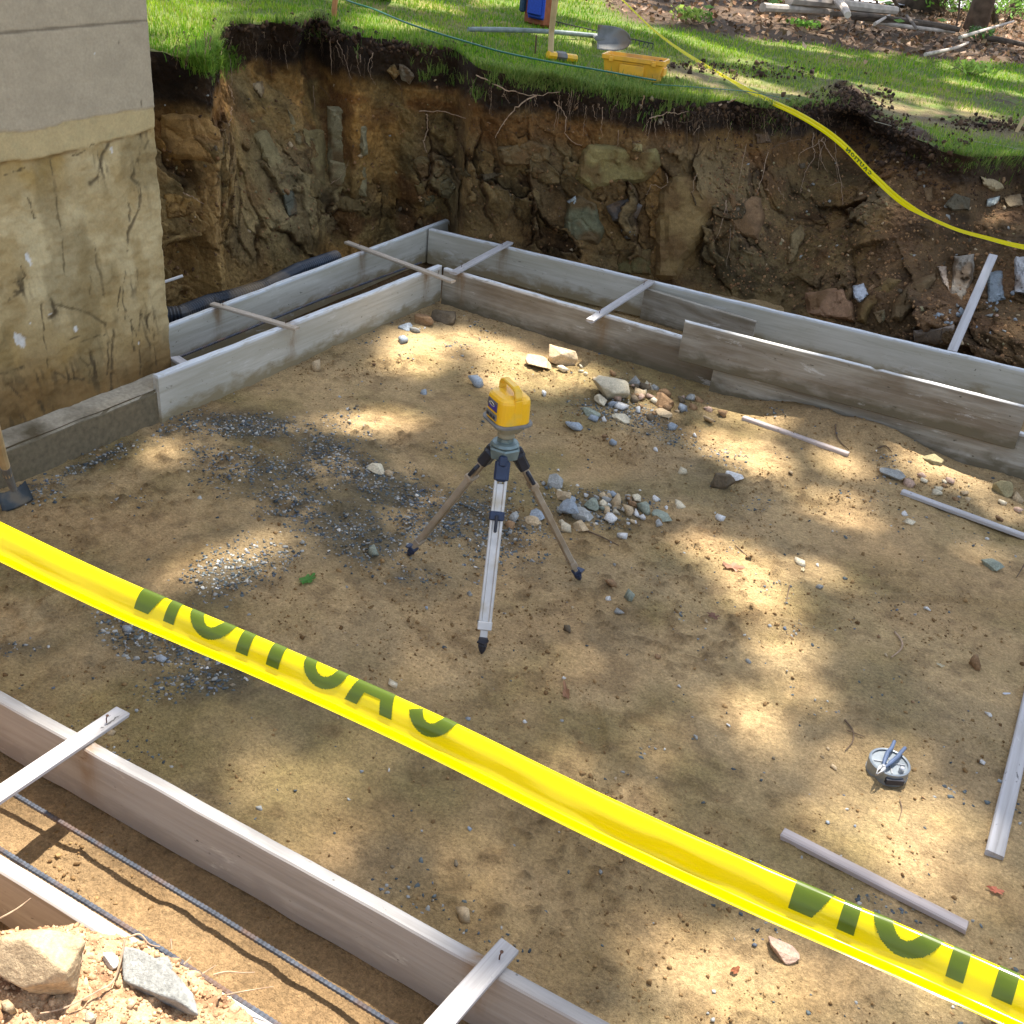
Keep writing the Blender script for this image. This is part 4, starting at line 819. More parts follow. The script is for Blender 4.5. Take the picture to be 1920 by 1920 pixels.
# ======================= ROCKS ON THE FLOOR =======================
RK = [  # px, py, width, height, colour, label
 (1048, 668, 58, 38, 'tan', 'pointed tan rock leaning against the flat slab below the far inner form'), (1010, 680, 62, 22, 'tan', 'long flat tan slab in the sun patch behind the yellow laser'),
 (1056, 690, 24, 14, 'cream', 'small cream block at the right end of the flat tan slab'), (1142, 728, 74, 52, 'cream', 'largest cream boulder on the floor, right of the yellow laser'),
 (1126, 752, 34, 20, 'cream', 'yellowish rock tucked under the lower left of the cream boulder'), (1149, 759, 17, 15, 'blue', 'small blue-grey stone touching the foot of the cream boulder'),
 (1168, 764, 30, 12, 'white', 'flat whitish stone just below the cream boulder'), (1106, 773, 38, 14, 'green', 'flat dark green stone lying left of the cream boulder'),
 (1113, 785, 20, 11, 'blue', 'blue-grey stone directly below the flat green stone'), (1132, 786, 12, 11, 'white', 'tiny pale stone beside the yellow wedge-shaped rock'),
 (1162, 783, 40, 16, 'cream', 'yellow wedge-shaped rock at the edge of the dark soil heap'), (1246, 753, 48, 24, 'brown', 'split brown block in the rubble below the far form'),
 (1277, 767, 28, 16, 'blue', 'bright blue-grey stone at the right end of the rubble'), (1243, 775, 34, 12, 'tan', 'flat tan stone in front of the split brown block'),
 (1258, 798, 25, 15, 'blue', 'blue stone alone below the rubble on the dark soil'), (1078, 797, 36, 17, 'blue', 'pale blue-grey stone alone between the laser and the rubble'),
 (1146, 829, 20, 13, 'blue', 'slanted blue stone lying on the dark soil heap'), (1215, 743, 26, 9, 'pink', 'thin pinkish flake on top of the split brown block'),
 (1196, 741, 24, 9, 'brown', 'thin brown flake right of the cream boulder'), (1196, 768, 10, 16, 'white', 'narrow upright white chip in the rubble'),
 (1277, 881, 22, 17, 'cream', 'pale square stone alone on the floor left of the rotten dark lump'), (1350, 903, 42, 44, 'dark', 'dark furrowed lump like rotten wood on the floor below the short lath'),
 (1372, 893, 34, 20, 'white', 'pale dusty blue-white stone against the dark furrowed lump'), (1350, 971, 20, 10, 'white', 'small white stone alone in the middle of the open floor'),
 (1040, 901, 38, 26, 'grey', 'whitish grey rock at the top of the stone row beside the right tripod leg'), (1057, 928, 34, 26, 'tan', 'tan rounded rock second in the row beside the right tripod leg'),
 (1068, 952, 42, 32, 'blue', 'biggest blue-grey rock in the row beside the right tripod leg'), (1092, 964, 36, 22, 'grey', 'speckled grey rock right of the biggest blue-grey rock'),
 (1088, 985, 36, 20, 'tan', 'long tan stone pointing down right near the right tripod leg'), (1060, 992, 24, 24, 'cream', 'cream stone touching the right tripod leg'),
 (1109, 945, 34, 22, 'green', 'grey-green wedge rock between the row and the small heap'), (1155, 940, 24, 32, 'tan', 'upright tan rock in the small heap right of the tripod'),
 (1149, 927, 16, 12, 'blue', 'small blue stone leaning on the upright tan rock'), (1176, 932, 18, 16, 'brown', 'dark brown chunk right behind the upright tan rock'),
 (1194, 933, 22, 12, 'cream', 'pale flake at the back right of the small heap'), (1155, 957, 20, 11, 'cream', 'smooth cream stone at the front of the small heap'),
 (1176, 957, 26, 20, 'tan', 'mottled tan rock beside the smooth cream stone'), (1186, 945, 22, 12, 'brown', 'brown wedge stone on top of the small heap'),
 (1207, 954, 32, 26, 'green', 'squat grey-green rock at the right of the small heap'), (1242, 966, 42, 12, 'green', 'long low bluish-green stone at the right end of the small heap'),
 (1143, 973, 28, 18, 'white', 'whitish speckled stone in front of the upright tan rock'), (1271, 944, 26, 9, 'cream', 'thin pale wedge of stone right of the small heap'),
 (963, 970, 26, 22, 'grey', 'grey rock just right of the white tripod leg'), (1006, 966, 36, 18, 'blue', 'blue-white flat rock behind the right tripod leg'),
 (1002, 978, 34, 14, 'tan', 'low tan rock left of the right tripod leg'), (956, 985, 22, 18, 'brown', 'brownish stone half hidden by the white tripod leg'),
 (891, 716, 26, 26, 'blue', 'blue-grey block standing left of the yellow laser'), (590, 686, 26, 26, 'tan', 'tan rock leaning on the left inner form board'),
 (760, 613, 34, 14, 'blue', 'pale blue stone under the left form near the inner corner'), (778, 619, 20, 12, 'grey', 'grey-blue stone right of the pale blue stone under the left form'),
 (756, 637, 26, 14, 'blue', 'blue stone in front of the pale stones under the left form'), (795, 735, 14, 14, 'blue', 'little blue pebble alone in front of the left form'),
 (1018, 738, 14, 12, 'white', 'small white pebble right of the laser housing'), (795, 600, 44, 20, 'brown', 'earthy brown rock under the inner corner of the forms'), (838, 594, 54, 26, 'dark', 'dark flat rock below the inner corner batten end'),
 (706, 878, 36, 20, 'cream', 'flat cream stone on the gravel left of the tripod'), (728, 887, 16, 14, 'tan', 'small tan stone right of the flat cream stone on the gravel'),
 (701, 1032, 26, 18, 'green', 'greenish pale stone in the gravel left of the left tripod foot'), (1144, 1095, 26, 18, 'brown', 'reddish-brown stone right of the right tripod foot'),
 (1181, 1118, 24, 24, 'green', 'grey-green slanted stone right of the reddish-brown stone'), (1064, 1180, 16, 14, 'dark', 'small dark pebble on the floor right of the white tripod foot'),
 (866, 1712, 32, 32, 'tan', 'rounded tan rock alone beside the near form board'), (1466, 1781, 54, 18, 'pink', 'flat reddish-brown bark-like stone below the caution tape'),
 (1829, 1243, 24, 30, 'brown', 'brown rock with a pale tip alone on the floor at far right'), (1751, 861, 34, 14, 'olive', 'flat olive rock beside the long form at right'),
 (1673, 889, 44, 14, 'grey', 'flat grey and tan stone just above the right-hand grey lath'), (1878, 916, 34, 32, 'olive', 'leaning olive slab by the right-hand low board'), (1906, 932, 26, 20, 'tan', 'tan block at the right edge beside the leaning slab'),
 (1703, 905, 24, 14, 'pink', 'pinkish clod-like stone above the end of the right-hand lath'), (1695, 963, 12, 10, 'white', 'small whitish pebble below the right-hand lath'), (1704, 980, 20, 7, 'cream', 'thin pale stone chip below the small whitish pebble'), (1500, 1053, 30, 12, 'cream', 'flat cream stone half buried in the open floor at right'),
 (736, 1280, 24, 12, 'cream', 'flat pale stone just above the caution tape letters'), (1163, 1150, 20, 12, 'grey', 'low grey stone below the grey-green slanted stone'), (1860, 1060, 34, 18, 'green', 'crumbly greenish rock at the right edge below the lath'),
 (240, 1180, 20, 14, 'blue', 'blue-grey stone in the gravel above the left end of the tape'), (208, 1372, 20, 10, 'tan', 'small tan flake near the near form board at left'), (302, 1236, 22, 14, 'blue', 'blue stone in the gravel just below the caution tape'),
]
for k, (x, y, w, h_, cl, lb) in enumerate(RK): place_rock(x, y, w, h_, cl, k, lb, big=w > 33)
# unnamed rubble, alike
GRB = 'rubble stones below the far form'
for k in range(70):
    x = rnd.gauss(1225, 60); y = 722+(x-1180)*.22+rnd.gauss(0, 20)
    if y < 655+(x-1000)*.30: continue
    place_rock(x, y, rnd.choice([10, 12, 16, 20, 24]), None, rnd.choice(['brown', 'dark', 'tan', 'cream', 'pink', 'brown', 'grey']), 200+k, 'small earthy stone in the rubble along the foot of the far form', GRB)
GRC = 'small stones in the heap right of the tripod'
for k in range(40):
    x = rnd.gauss(1120, 62); y = 955+rnd.gauss(0, 20)+(x-1120)*.08
    place_rock(x, y, rnd.choice([9, 12, 14, 18, 22]), None, rnd.choice(['grey', 'green', 'tan', 'blue', 'cream', 'white']), 260+k, 'small pebble-sized stone in the heap right of the tripod', GRC)
GRD = 'stones scattered over the floor'
for k in range(60):
    x = rnd.uniform(330, 1880); y = rnd.uniform(720, 1700)
    if hit(x, y)[0][1] < 1.75 or hit(x, y)[0][1] > 5.2 or hit(x, y)[0][0] < -3.2: continue
    place_rock(x, y, rnd.choice([7, 8, 10, 12]), None, rnd.choice(['grey', 'white', 'tan', 'blue', 'brown']), 320+k, ('small stone on the floor between the left form and the tripod' if x < 900 and y < 1000 else 'small stone on the floor left of the front tripod foot' if x < 900 else 'small stone on the floor between the tripod and the loose laths' if y < 1000 else 'small stone on the open floor right of the tripod' if y < 1300 else 'small stone on the floor beyond the caution tape near the reel'), GRD)
for k in range(16):
    x = rnd.uniform(1640, 1915); y = 880+(x-1640)*.33+rnd.gauss(0, 12)
    place_rock(x, y, rnd.choice([10, 14, 18]), None, rnd.choice(['tan', 'pink', 'cream', 'brown']), 400+k, 'earthy clod-like stone in the sunny strip along the right-hand low board', 'clods along the right-hand low board')
# bank rocks
place_rock(84, 1818, 136, 112, 'tan', 71, 'big pale tan rock on top of the loose earth heap at bottom left', big=True, only=3, sink=.1, rot=.5, asp=.6)
place_rock(292, 1838, 172, 46, 'grey', 72, 'long pale grey layered rock on the loose earth heap at bottom left', big=True, only=3, sink=.3, rot=.02, asp=.30)
place_rock(205, 1797, 34, 26, 'white', 73, 'small whitish rock between the two large rocks on the earth heap', big=True, only=3)
place_rock(303, 1815, 40, 22, 'grey', 74, 'grey stone chip behind the long grey rock on the earth heap', big=True, only=3)
place_rock(18, 1888, 22, 30, 'tan', 75, 'tan stone at the left edge of the earth heap', only=3); place_rock(170, 1905, 24, 14, 'cream', 76, 'pale stone sliver low on the earth heap', only=3)

# ---- gravel, pebbles, crumbs (uncountable)
N_ = 190000; gxs = RS.uniform(-3.4, .6, N_); gys = RS.uniform(1.45, 5.5, N_); Pn = np.stack([gxs, gys, 0*gxs], 1); a_, b__ = pix(Pn)
g = gmask(a_, b__, GRAV); cl_ = fbm(Pn*5, 3, 100); keep = RS.uniform(0, 1, N_) < np.clip(g*1.3-.22+.6*cl_, 0, 1)*.75+.003
gp = Pn[keep]; gp[:, 2] = fz(gp[:, 0], gp[:, 1])+.001; n = len(gp); sz = np.exp(RS.normal(-4.45, .38, n)).clip(.006, .028)
pal = lin(np.array([COLR['grey'], (98, 106, 106), (74, 82, 86), (168, 168, 162), (124, 112, 92), (98, 104, 112), (206, 202, 192)])); cg = pal[RS.choice(7, n, p=[.23, .24, .24, .06, .12, .09, .02])]*RS.uniform(.8, 1.15, (n, 1))
o = scatter('gravel', gp, sz, cg, M_GRAVEL); tag(o, 'crushed grey gravel strewn over the left half of the pit floor', 'gravel', kind='stuff')
N_ = 60000; cx_ = RS.uniform(-3.6, .7, N_); cy_ = RS.uniform(1.0, 5.6, N_); Pn = np.stack([cx_, cy_, 0*cx_], 1); dm = sstep(.0, .25, fbm(Pn*2.4, 4, 101)); a_, b__ = pix(Pn)
dm = np.maximum(dm, gmask(a_, b__, [(1160, 830, 120, 35, 10, 1.6), (1560, 930, 130, 50, 10, 1), (1180, 740, 150, 45, 15, 1.3), (1740, 900, 150, 40, 20, 1), (1040, 700, 90, 20, 0, .8), (1690, 1500, 60, 40, 0, .5), (1700, 1600, 60, 40, 0, .6)]))
keep = RS.uniform(0, 1, N_) < dm*.5+.06; gp = Pn[keep]; gp[:, 2] = fz(gp[:, 0], gp[:, 1]); n = len(gp)
cg = mix(np.tile(lin((98, 74, 46)), (n, 1)), lin((160, 130, 88)), RS.uniform(0, 1, n)); o = scatter('soil_crumbs', gp, np.exp(RS.normal(-4.95, .5, n)).clip(.003, .026), cg, M_CLOD, CLODV, 1.0); tag(o, 'brown soil crumbs scattered on the pit floor', 'soil', kind='stuff')
# crumbs on the near bank
N_ = 16000; cx_ = RS.uniform(-1.75, -.45, N_); cy_ = RS.uniform(.3, .92, N_)
r_bank = bvhs[3]; gp = []
for x, y in zip(cx_, cy_):
    q = r_bank.ray_cast(Vector((x, y, 2)), Vector((0, 0, -1)))[0]
    if q is not None and q[2] > .25: gp.append(q[:])
gp = np.array(gp); n = len(gp); cg = mix(np.tile(lin((150, 116, 84)), (n, 1)), lin((198, 168, 132)), RS.uniform(0, 1, n)**1.5)
o = scatter('loose_crumbs', gp, np.exp(RS.normal(-5.1, .55, n)).clip(.002, .03), cg, M_CLOD, CLODV, 1.2); tag(o, 'loose crumbly earth on the heap at bottom left', 'soil', kind='stuff')
# crumbs and clods over the slope and the face
gp = []; cg = []; sz = []
for k in range(13000):
    x = rnd.uniform(1330, 1925) if k % 3 else rnd.uniform(305, 1400); y = rnd.uniform(180, 690)
    P, N, dist = hit(x, y)
    if dist > 12 or P[2] < .02 or (P[1] < 6.45 and x > 1300): continue
    lawnish = P[2] > float(zl(P[0], P[1]))-.02
    if lawnish: continue
    up = float(N[2])
    if rnd.random() > (.25+.75*max(0, up)): continue
    gp.append(P); dk_ = P[2] > float(zl(P[0], P[1]))-.28
    cg.append(lin((66, 50, 38)) if dk_ else lin(rnd.choice([(132, 98, 66), (104, 80, 58), (150, 116, 80), (90, 68, 48)]))); sz.append(min(.045, math.exp(rnd.gauss(-4.2, .45))))
for (cx0, cy0, sx0, sy0, nn0) in ((1590, 192, 34, 14, 520), (590, 50, 22, 9, 220), (645, 70, 26, 6, 130), (1400, 214, 90, 9, 420), (1540, 222, 60, 14, 380), (1660, 250, 30, 18, 260), (1340, 128, 60, 5, 160), (1860, 235, 50, 8, 200), (1450, 140, 60, 6, 160), (780, 92, 50, 7, 150), (440, 56, 30, 6, 120), (1720, 290, 50, 16, 300)):
    for k in range(nn0):
        h_ = hit(rnd.gauss(cx0, sx0), rnd.gauss(cy0, sy0))
        if h_[2] < 12: gp.append(h_[0]+np.array([0, 0, rnd.uniform(0, .02)])); cg.append(lin(rnd.choice([(70, 54, 42), (92, 72, 54), (54, 42, 34)]))); sz.append(min(.07, math.exp(rnd.gauss(-3.75, .5))))
o = scatter('slope_clods', np.array(gp), np.array(sz), np.array(cg), M_CLOD, CLODV, 1.2); tag(o, 'loose dirt clods clinging to the cut face and the slope', 'soil', kind='stuff')

# ======================= LASER LEVEL ON TRIPOD =======================
FT = [U(765, 1041, .0), U(903, 1226, .0), U(1088, 1087, .0)]
tc_ = sum(FT)/3; HD = np.array([tc_[0], tc_[1], 0]); 
_q = [pix(np.array([HD[0], HD[1], z]))[0][0] for z in (.6,)]
tp = empty('tripod', (HD[0], HD[1], 0), 'aluminium surveying tripod standing in the middle of the pit floor', 'tripod')
def aim(z): return np.array([HD[0], HD[1], z])
ZH = .615
m = MB(); m.lathe([(.030, -.045), (.052, -.035), (.056, -.012), (.058, 0), (.054, .006)], aim(ZH), 6); m.obj('head_plate', M_TEAL, tp, local=False)
m = MB(); m.lathe([(.046, .0), (.05, .006), (.044, .014), (.034, .018)], aim(ZH+.007), 24); m.lathe([(.03, 0), (.03, .014)], aim(ZH+.024), 8); m.obj('mounting_flange', M_TEAL, tp, local=False)
for k, ft in enumerate(FT):
    d0 = ft-HD; rad_ = d0[:2]/np.linalg.norm(d0[:2]); top = np.array([HD[0]+rad_[0]*.05, HD[1]+rad_[1]*.05, ZH-.035]); ax = ft-top; LL = np.linalg.norm(ax); ax /= LL
    tx = np.cross([0, 0, 1], ax); tx /= np.linalg.norm(tx); oy = np.cross(ax, tx); R = np.stack([tx, oy, ax], 1)
    al = M_ALU if k == 1 else M_ALUD
    hinge = MB().box(top+ax*.03, (.052, .040, .075), R, .008).box(top-ax*.002, (.03, .05, .04), R, .006).obj('leg_hinge', M_BLUEM if k == 1 else M_BLK, tp, local=False)
    lg = MB(); a0, a1 = .06, LL*.86
    for sx in (-1, 1): lg.box(top+ax*((a0+a1)/2)+tx*sx*.017, (.011, .022, a1-a0), R, .003)
    leg = lg.obj('leg', al, tp, local=False)
    MB().box(top+ax*((.075+a1)/2), (.021, .013, a1-.075), R).obj('inner_slide', al, leg, local=False)
    MB().box(top+ax*(.185 if k == 1 else .15), (.052, .034, .032 if k == 1 else .02), R, .004).obj('leg_clamp', M_BLUEM if k == 1 else al, leg, local=False)
    cl_p = top+ax*(.20 if k == 1 else .10)
    sgn = -1 if k == 0 else 1
    if k == 1: lv = MB().box(cl_p+oy*(.022 if np.dot(oy, EYE-top) > 0 else -.022)+ax*.012, (.011, .012, .06), R, .003)
    else:
        sd_ = tx if np.dot(tx, (1, 0, 0))*(-1 if k == 0 else 1) > 0 else -tx
        lv = MB().tube([cl_p+sd_*.02-ax*.028, cl_p+sd_*.034-ax*.016, cl_p+sd_*.038+ax*.02], .0075, 8).tube([cl_p+sd_*.012-ax*.02, cl_p+sd_*.024-ax*.01, cl_p+sd_*.027+ax*.018], .005, 8)
    lv.obj('clamp_lever', M_BLK, leg, local=False)
    MB().box(top+ax*(a1-.005), (.050, .028, .03), R, .003).obj('leg_collar', al, leg, local=False)
    MB().box(top+ax*(a1+.028), (.026, .014, .055), R, .002).obj('lower_tube', al, leg, local=False)
    f0 = top+ax*(a1+.045); ftm = MB().box(f0, (.032, .030, .022), R, .004).tube([f0, f0+ax*.02, top+ax*(LL*.985), top+ax*LL], [.013, .016, .010, .003], 8)
    rr_ = np.array([rad_[0], rad_[1], 0.]); ftm.box(f0+rr_*.014-np.array([0, 0, -.004]), (.03, .03, .006), None)
    ftm.obj('foot', M_BLUEM if k != 1 else M_BLK, leg, local=False)
lz0 = ZH+.038; az = math.atan2(-.894, .447)+radians(30)
ls = empty('laser_level', (HD[0], HD[1], lz0), 'yellow rotary laser level with carrying handle mounted on the tripod', 'laser level', rz=az)
def lo(mb, name, mat, smooth=False, parent=ls): return mb.obj(name, mat, parent, smooth)
lo(MB().lathe([(.026, 0), (.030, .004), (.030, .02), (.037, .03), (.037, .058), (.040, .06)], (0, 0, 0), 20), 'neck', M_TANP)
def rrect(w, d, r, n=5, bulge=0.0):
    P = []
    for cx_, cy_, a0 in ((w/2-r, d/2-r, 0), (-w/2+r, d/2-r, 90), (-w/2+r, -d/2+r, 180), (w/2-r, -d/2+r, 270)):
        for k in range(n+1): a = radians(a0+90*k/n); P.append((cx_+r*cos(a), cy_+r*sin(a)))
    return P
def body(rings): 
    m = MB(); V = []; F = []; n = None
    for P, z in rings:
        n = len(P); V += [(p[0], p[1], z+(p[2] if len(p) > 2 else 0)) for p in P]
    for r in range(len(rings)-1):
        for i in range(n):
            j = (i+1) % n; F.append((r*n+i, r*n+j, r*n+n+j, r*n+n+i))
    F += [tuple(range(n-1, -1, -1)), tuple(range((len(rings)-1)*n, len(rings)*n))]; return m.add(V, F)
zb = .060
lo(body([(rrect(.09, .075, .02), zb-.03), (rrect(.115, .10, .025), zb-.008), (rrect(.115, .10, .025), zb)]), 'underbody', M_TANP)
lo(body([(rrect(.142, .132, .036), zb), (rrect(.154, .142, .04), zb+.003), (rrect(.154, .142, .04), zb+.009), (rrect(.142, .132, .036), zb+.012)]), 'base_flange', M_GRY)
h1 = zb+.012
def sc(P, s): return [(p[0]*s, p[1]*s) for p in P]
B_ = rrect(.134, .122, .036)
lo(body([(sc(B_, 1.0), h1), (sc(B_, .985), h1+.045), (sc(B_, .97), h1+.074), (sc(B_, .93), h1+.083), (sc(B_, .80), h1+.091), (sc(B_, .5), h1+.096)]), 'housing', M_YEL)
ht = h1+.090
HP = [(.058, 0, ht-.02), (.058, 0, ht+.008), (.050, 0, ht+.026), (.032, 0, ht+.033), (-.032, 0, ht+.036), (-.046, 0, ht+.032), (-.054, 0, ht+.02), (-.054, 0, ht-.015)]
hm = MB()
for p, q in zip(HP[:-1], HP[1:]):
    p, q = np.array(p), np.array(q); d_ = q-p; l_ = np.linalg.norm(d_); d_ /= l_; yv = np.array([0, 1., 0]); xv = np.cross(yv, d_); hm.box((p+q)/2, (.013, .026, l_+.008), np.stack([xv, yv, d_], 1), .003)
lo(hm, 'handle', M_YEL)
lo(MB().box((.064, 0, ht-.045), (.008, .030, .09), None, .003), 'handle_rib', M_YEL)
pn = lo(MB().box((-.004, -.0595, h1+.054), (.066, .006, .036), None, .002), 'label_panel', mat_simple('label_grey', (.10, .09, .10), .5, nscale=30))
lo(MB().box((.004, -.0635, h1+.047), (.050, .003, .010)), 'label_stripe', mat_simple('label_violet', (.05, .03, .25), .4, nscale=30), parent=pn) if False else None
def part_under(mb, name, mat, par): o = mb.obj(name, mat, ls); mw = o.matrix_world.copy(); o.parent = par; return o
part_under(MB().box((.002, -.0632, h1+.047), (.052, .002, .010)).box((.02, -.0632, h1+.056), (.014, .002, .010)), 'label_stripe', mat_simple('label_violet', (.05, .03, .28), .4, nscale=30), pn)
part_under(MB().tube([(-.022, -.0640, h1+.060), (-.008, -.0645, h1+.066), (.008, -.0645, h1+.063), (.016, -.0640, h1+.056), (.004, -.0645, h1+.053), (-.012, -.0645, h1+.055), (-.022, -.064, h1+.060)], .0014, 5), 'label_emblem', mat_simple('label_gold', (.5, .46, .36), .4, nscale=30), pn)
lo(MB().box((-.004, -.060, h1+.018), (.072, .01, .022), None, .002), 'control_panel', M_GRY)
for k in range(3): lo(MB().box((-.024+k*.022, -.0655, h1+.018), (.012, .003, .009)), 'button', M_BLK)

# ======================= TIE WIRE REEL AND PLIERS =======================
rc = U(1662, 1446, 0); rc[2] = float(fz(rc[0], rc[1])); rl = empty('wire_reel', rc, 'round grey metal tie-wire reel lying on the sunny floor under the pliers', 'wire reel')
Rr_ = .063; hh = .042
m = MB(); V = []; F = []; n = 40
prof = [(Rr_, .002), (Rr_, hh), (Rr_-.003, hh+.002), (Rr_-.0075, hh), (Rr_-.0075, hh-.006), (.012, hh-.006), (.012, hh-.002), (.001, hh-.001)]
m.lathe(prof, (0, 0, 0), n); m.obj('casing', M_REEL, rl)
MB().lathe([(Rr_+.001, -.001), (Rr_+.001, .006), (Rr_-.01, .006)], (0, 0, 0), n).obj('lower_rim', M_REEL, rl)
for a in range(4):
    an = radians(20+90*a); R = np.array(Matrix.Rotation(an, 3, 'Z')); MB().box(R @ np.array([.031, 0, hh-.0045]), (.034, .0035, .004), R).obj('spoke', M_CHROME, rl)
an = radians(-25); MB().lathe([(.0085, 0), (.0085, .016), (.006, .018)], (.043*cos(an), .043*sin(an), hh-.006), 14).obj('crank_knob', M_CHROME, rl)
MB().box((.030, -.0555, .021), (.055, .014, .018), np.array(Matrix.Rotation(radians(28), 3, 'Z'))).obj('wire_slot', M_BLK, rl)
e_ = U(1699, 1458, .012); p0 = rc+np.array([.02, -.062, .022]); MB().tube([p0-rc, (p0+e_)/2-rc+np.array([0, -.004, .008]), e_-rc], .0012, 6).obj('wire_end', mat_simple('tie_wire', (.45, .36, .2), .5, nscale=30), rl)
zt = rc[2]+hh+.012
def pz(x, y, z=0): return U(x, y, zt+z)
pv = pz(1656, 1436); pr_ = empty('pliers', pv, 'pliers with blue grips lying open across the wire reel', 'pliers')
def rel(P): return [np.array(p)-pv for p in P]
for nm, pts in (('handle', [pz(1656, 1436), pz(1659, 1424), pz(1664, 1411), pz(1672, 1402), pz(1677, 1390)]), ('handle', [pz(1660, 1438), pz(1670, 1430), pz(1682, 1420), pz(1689, 1411), pz(1697, 1402)])):
    MB().tube(rel(pts), [.004, .0065, .0068, .006, .0055], 10).obj(nm, M_GRIP, pr_)
a1, a2 = pz(1659, 1434), pz(1643, 1453)
ax = (a2-a1); l_ = np.linalg.norm(ax); ax /= l_; sd_ = np.cross([0, 0, 1], ax)
for s_ in (-1, 1):
    pts2 = [a1+sd_*s_*.002, a1+ax*l_*.3+sd_*s_*.011, a1+ax*l_*.65+sd_*s_*.0085, a2+sd_*s_*.002, a1+ax*l_*.97+sd_*s_*.0006, a1+ax*l_*.7+sd_*s_*.0035, a1+ax*l_*.5+sd_*s_*.0005]
    P_ = [(q-pv)[:2] for q in pts2]
    if s_ < 0: P_ = P_[::-1]
    MB().prism(P_, -.004, .005, .1, .0015).obj('jaw', M_CHROME, pr_)
MB().lathe([(.0055, 0), (.005, .003)], a1+ax*l_*.22-pv+np.array([0, 0, .005]), 12).obj('pivot', M_CHROME, pr_)

# ======================= CAUTION TAPES =======================
def cr(P, t):                                   # Catmull-Rom through points
    n = len(P)-1; i = min(int(t), n-1); f = t-i; p0, p1, p2, p3 = P[max(i-1, 0)], P[i], P[i+1], P[min(i+2, n)]
    return .5*((2*p1)+(-p0+p2)*f+(2*p0-5*p1+4*p2-p3)*f*f+(-p0+3*p1-3*p2+p3)*f**3)
class Tape:
    def __init__(s, ctrl, prof, px0, px1, scale=lambda u: 1.0, roll=lambda u: 0.0):
        """ctrl: [(px, py, distance)]; prof: list of (out, up) in metres from the back edge to the front edge"""
        s.cx = np.array([c[0] for c in ctrl], float); s.P = [D(*c) for c in ctrl]
        pr = [np.array(p, float) for p in prof]; s.pf = [cr(pr, t) for t in np.linspace(0, len(pr)-1, 8*(len(pr)-1)+1)]; s.pf = np.array(s.pf)
        s.arc = np.concatenate([[0], np.cumsum(np.linalg.norm(np.diff(s.pf, axis=0), axis=1))]); s.scale = scale; s.roll = roll; s.px0, s.px1 = px0, px1
    def C(s, u):
        t = np.interp(u, s.cx, np.arange(len(s.cx))); return cr(s.P, t)
    def frame(s, u):
        c = s.C(u); d = s.C(u+1.5)-s.C(u-1.5); d /= np.linalg.norm(d); v = EYE-c; v /= np.linalg.norm(v)
        up = np.cross(v, d); 
        if up[2] < 0: up = -up
        up /= np.linalg.norm(up); out = np.cross(d, up); out *= np.sign(np.dot(out, v)); a = s.roll(u); return c, out*cos(a)+up*sin(a), up*cos(a)-out*sin(a)
    def wr(s, u, q): return .0004*sin(u*.017+q*110)+.00022*sin(u*.041-q*150+1)+.0006*sin(u*.0063+2+q*40)*sin(q*60)
    def pt(s, u, arc, off=0.0):
        c, out, up = s.frame(u); k = s.scale(u); a = np.interp(arc, s.arc, s.pf[:, 0])+s.wr(u, arc); b = np.interp(arc, s.arc, s.pf[:, 1])
        a2 = np.interp(arc+.0006, s.arc, s.pf[:, 0])+s.wr(u, arc); b2 = np.interp(arc+.0006, s.arc, s.pf[:, 1]); t = np.array([a2-a, b2-b]); nn = np.array([-t[1], t[0]])/(np.linalg.norm(t)+1e-9)
        if len(s.pf) and np.linalg.norm(t) < 1e-9: nn = np.array([1, 0])
        return c+out*(a*k+nn[0]*off)+up*(b*k+nn[1]*off)
    def build(s, name, nu, mat, parent):
        us_ = np.linspace(s.px0, s.px1, nu); V = []
        for u in us_:
            c, out, up = s.frame(u); k = s.scale(u)
            V += [c+out*(a+s.wr(u, q))*k+up*b*k for (a, b), q in zip(s.pf, s.arc)]
        m_ = len(s.pf); i = np.arange(nu*m_).reshape(nu, m_); F = np.stack([i[:-1, :-1], i[1:, :-1], i[1:, 1:], i[:-1, 1:]], -1).reshape(-1, 4)
        return mesh_np(name, np.array(V), F, mat, None, True, parent)
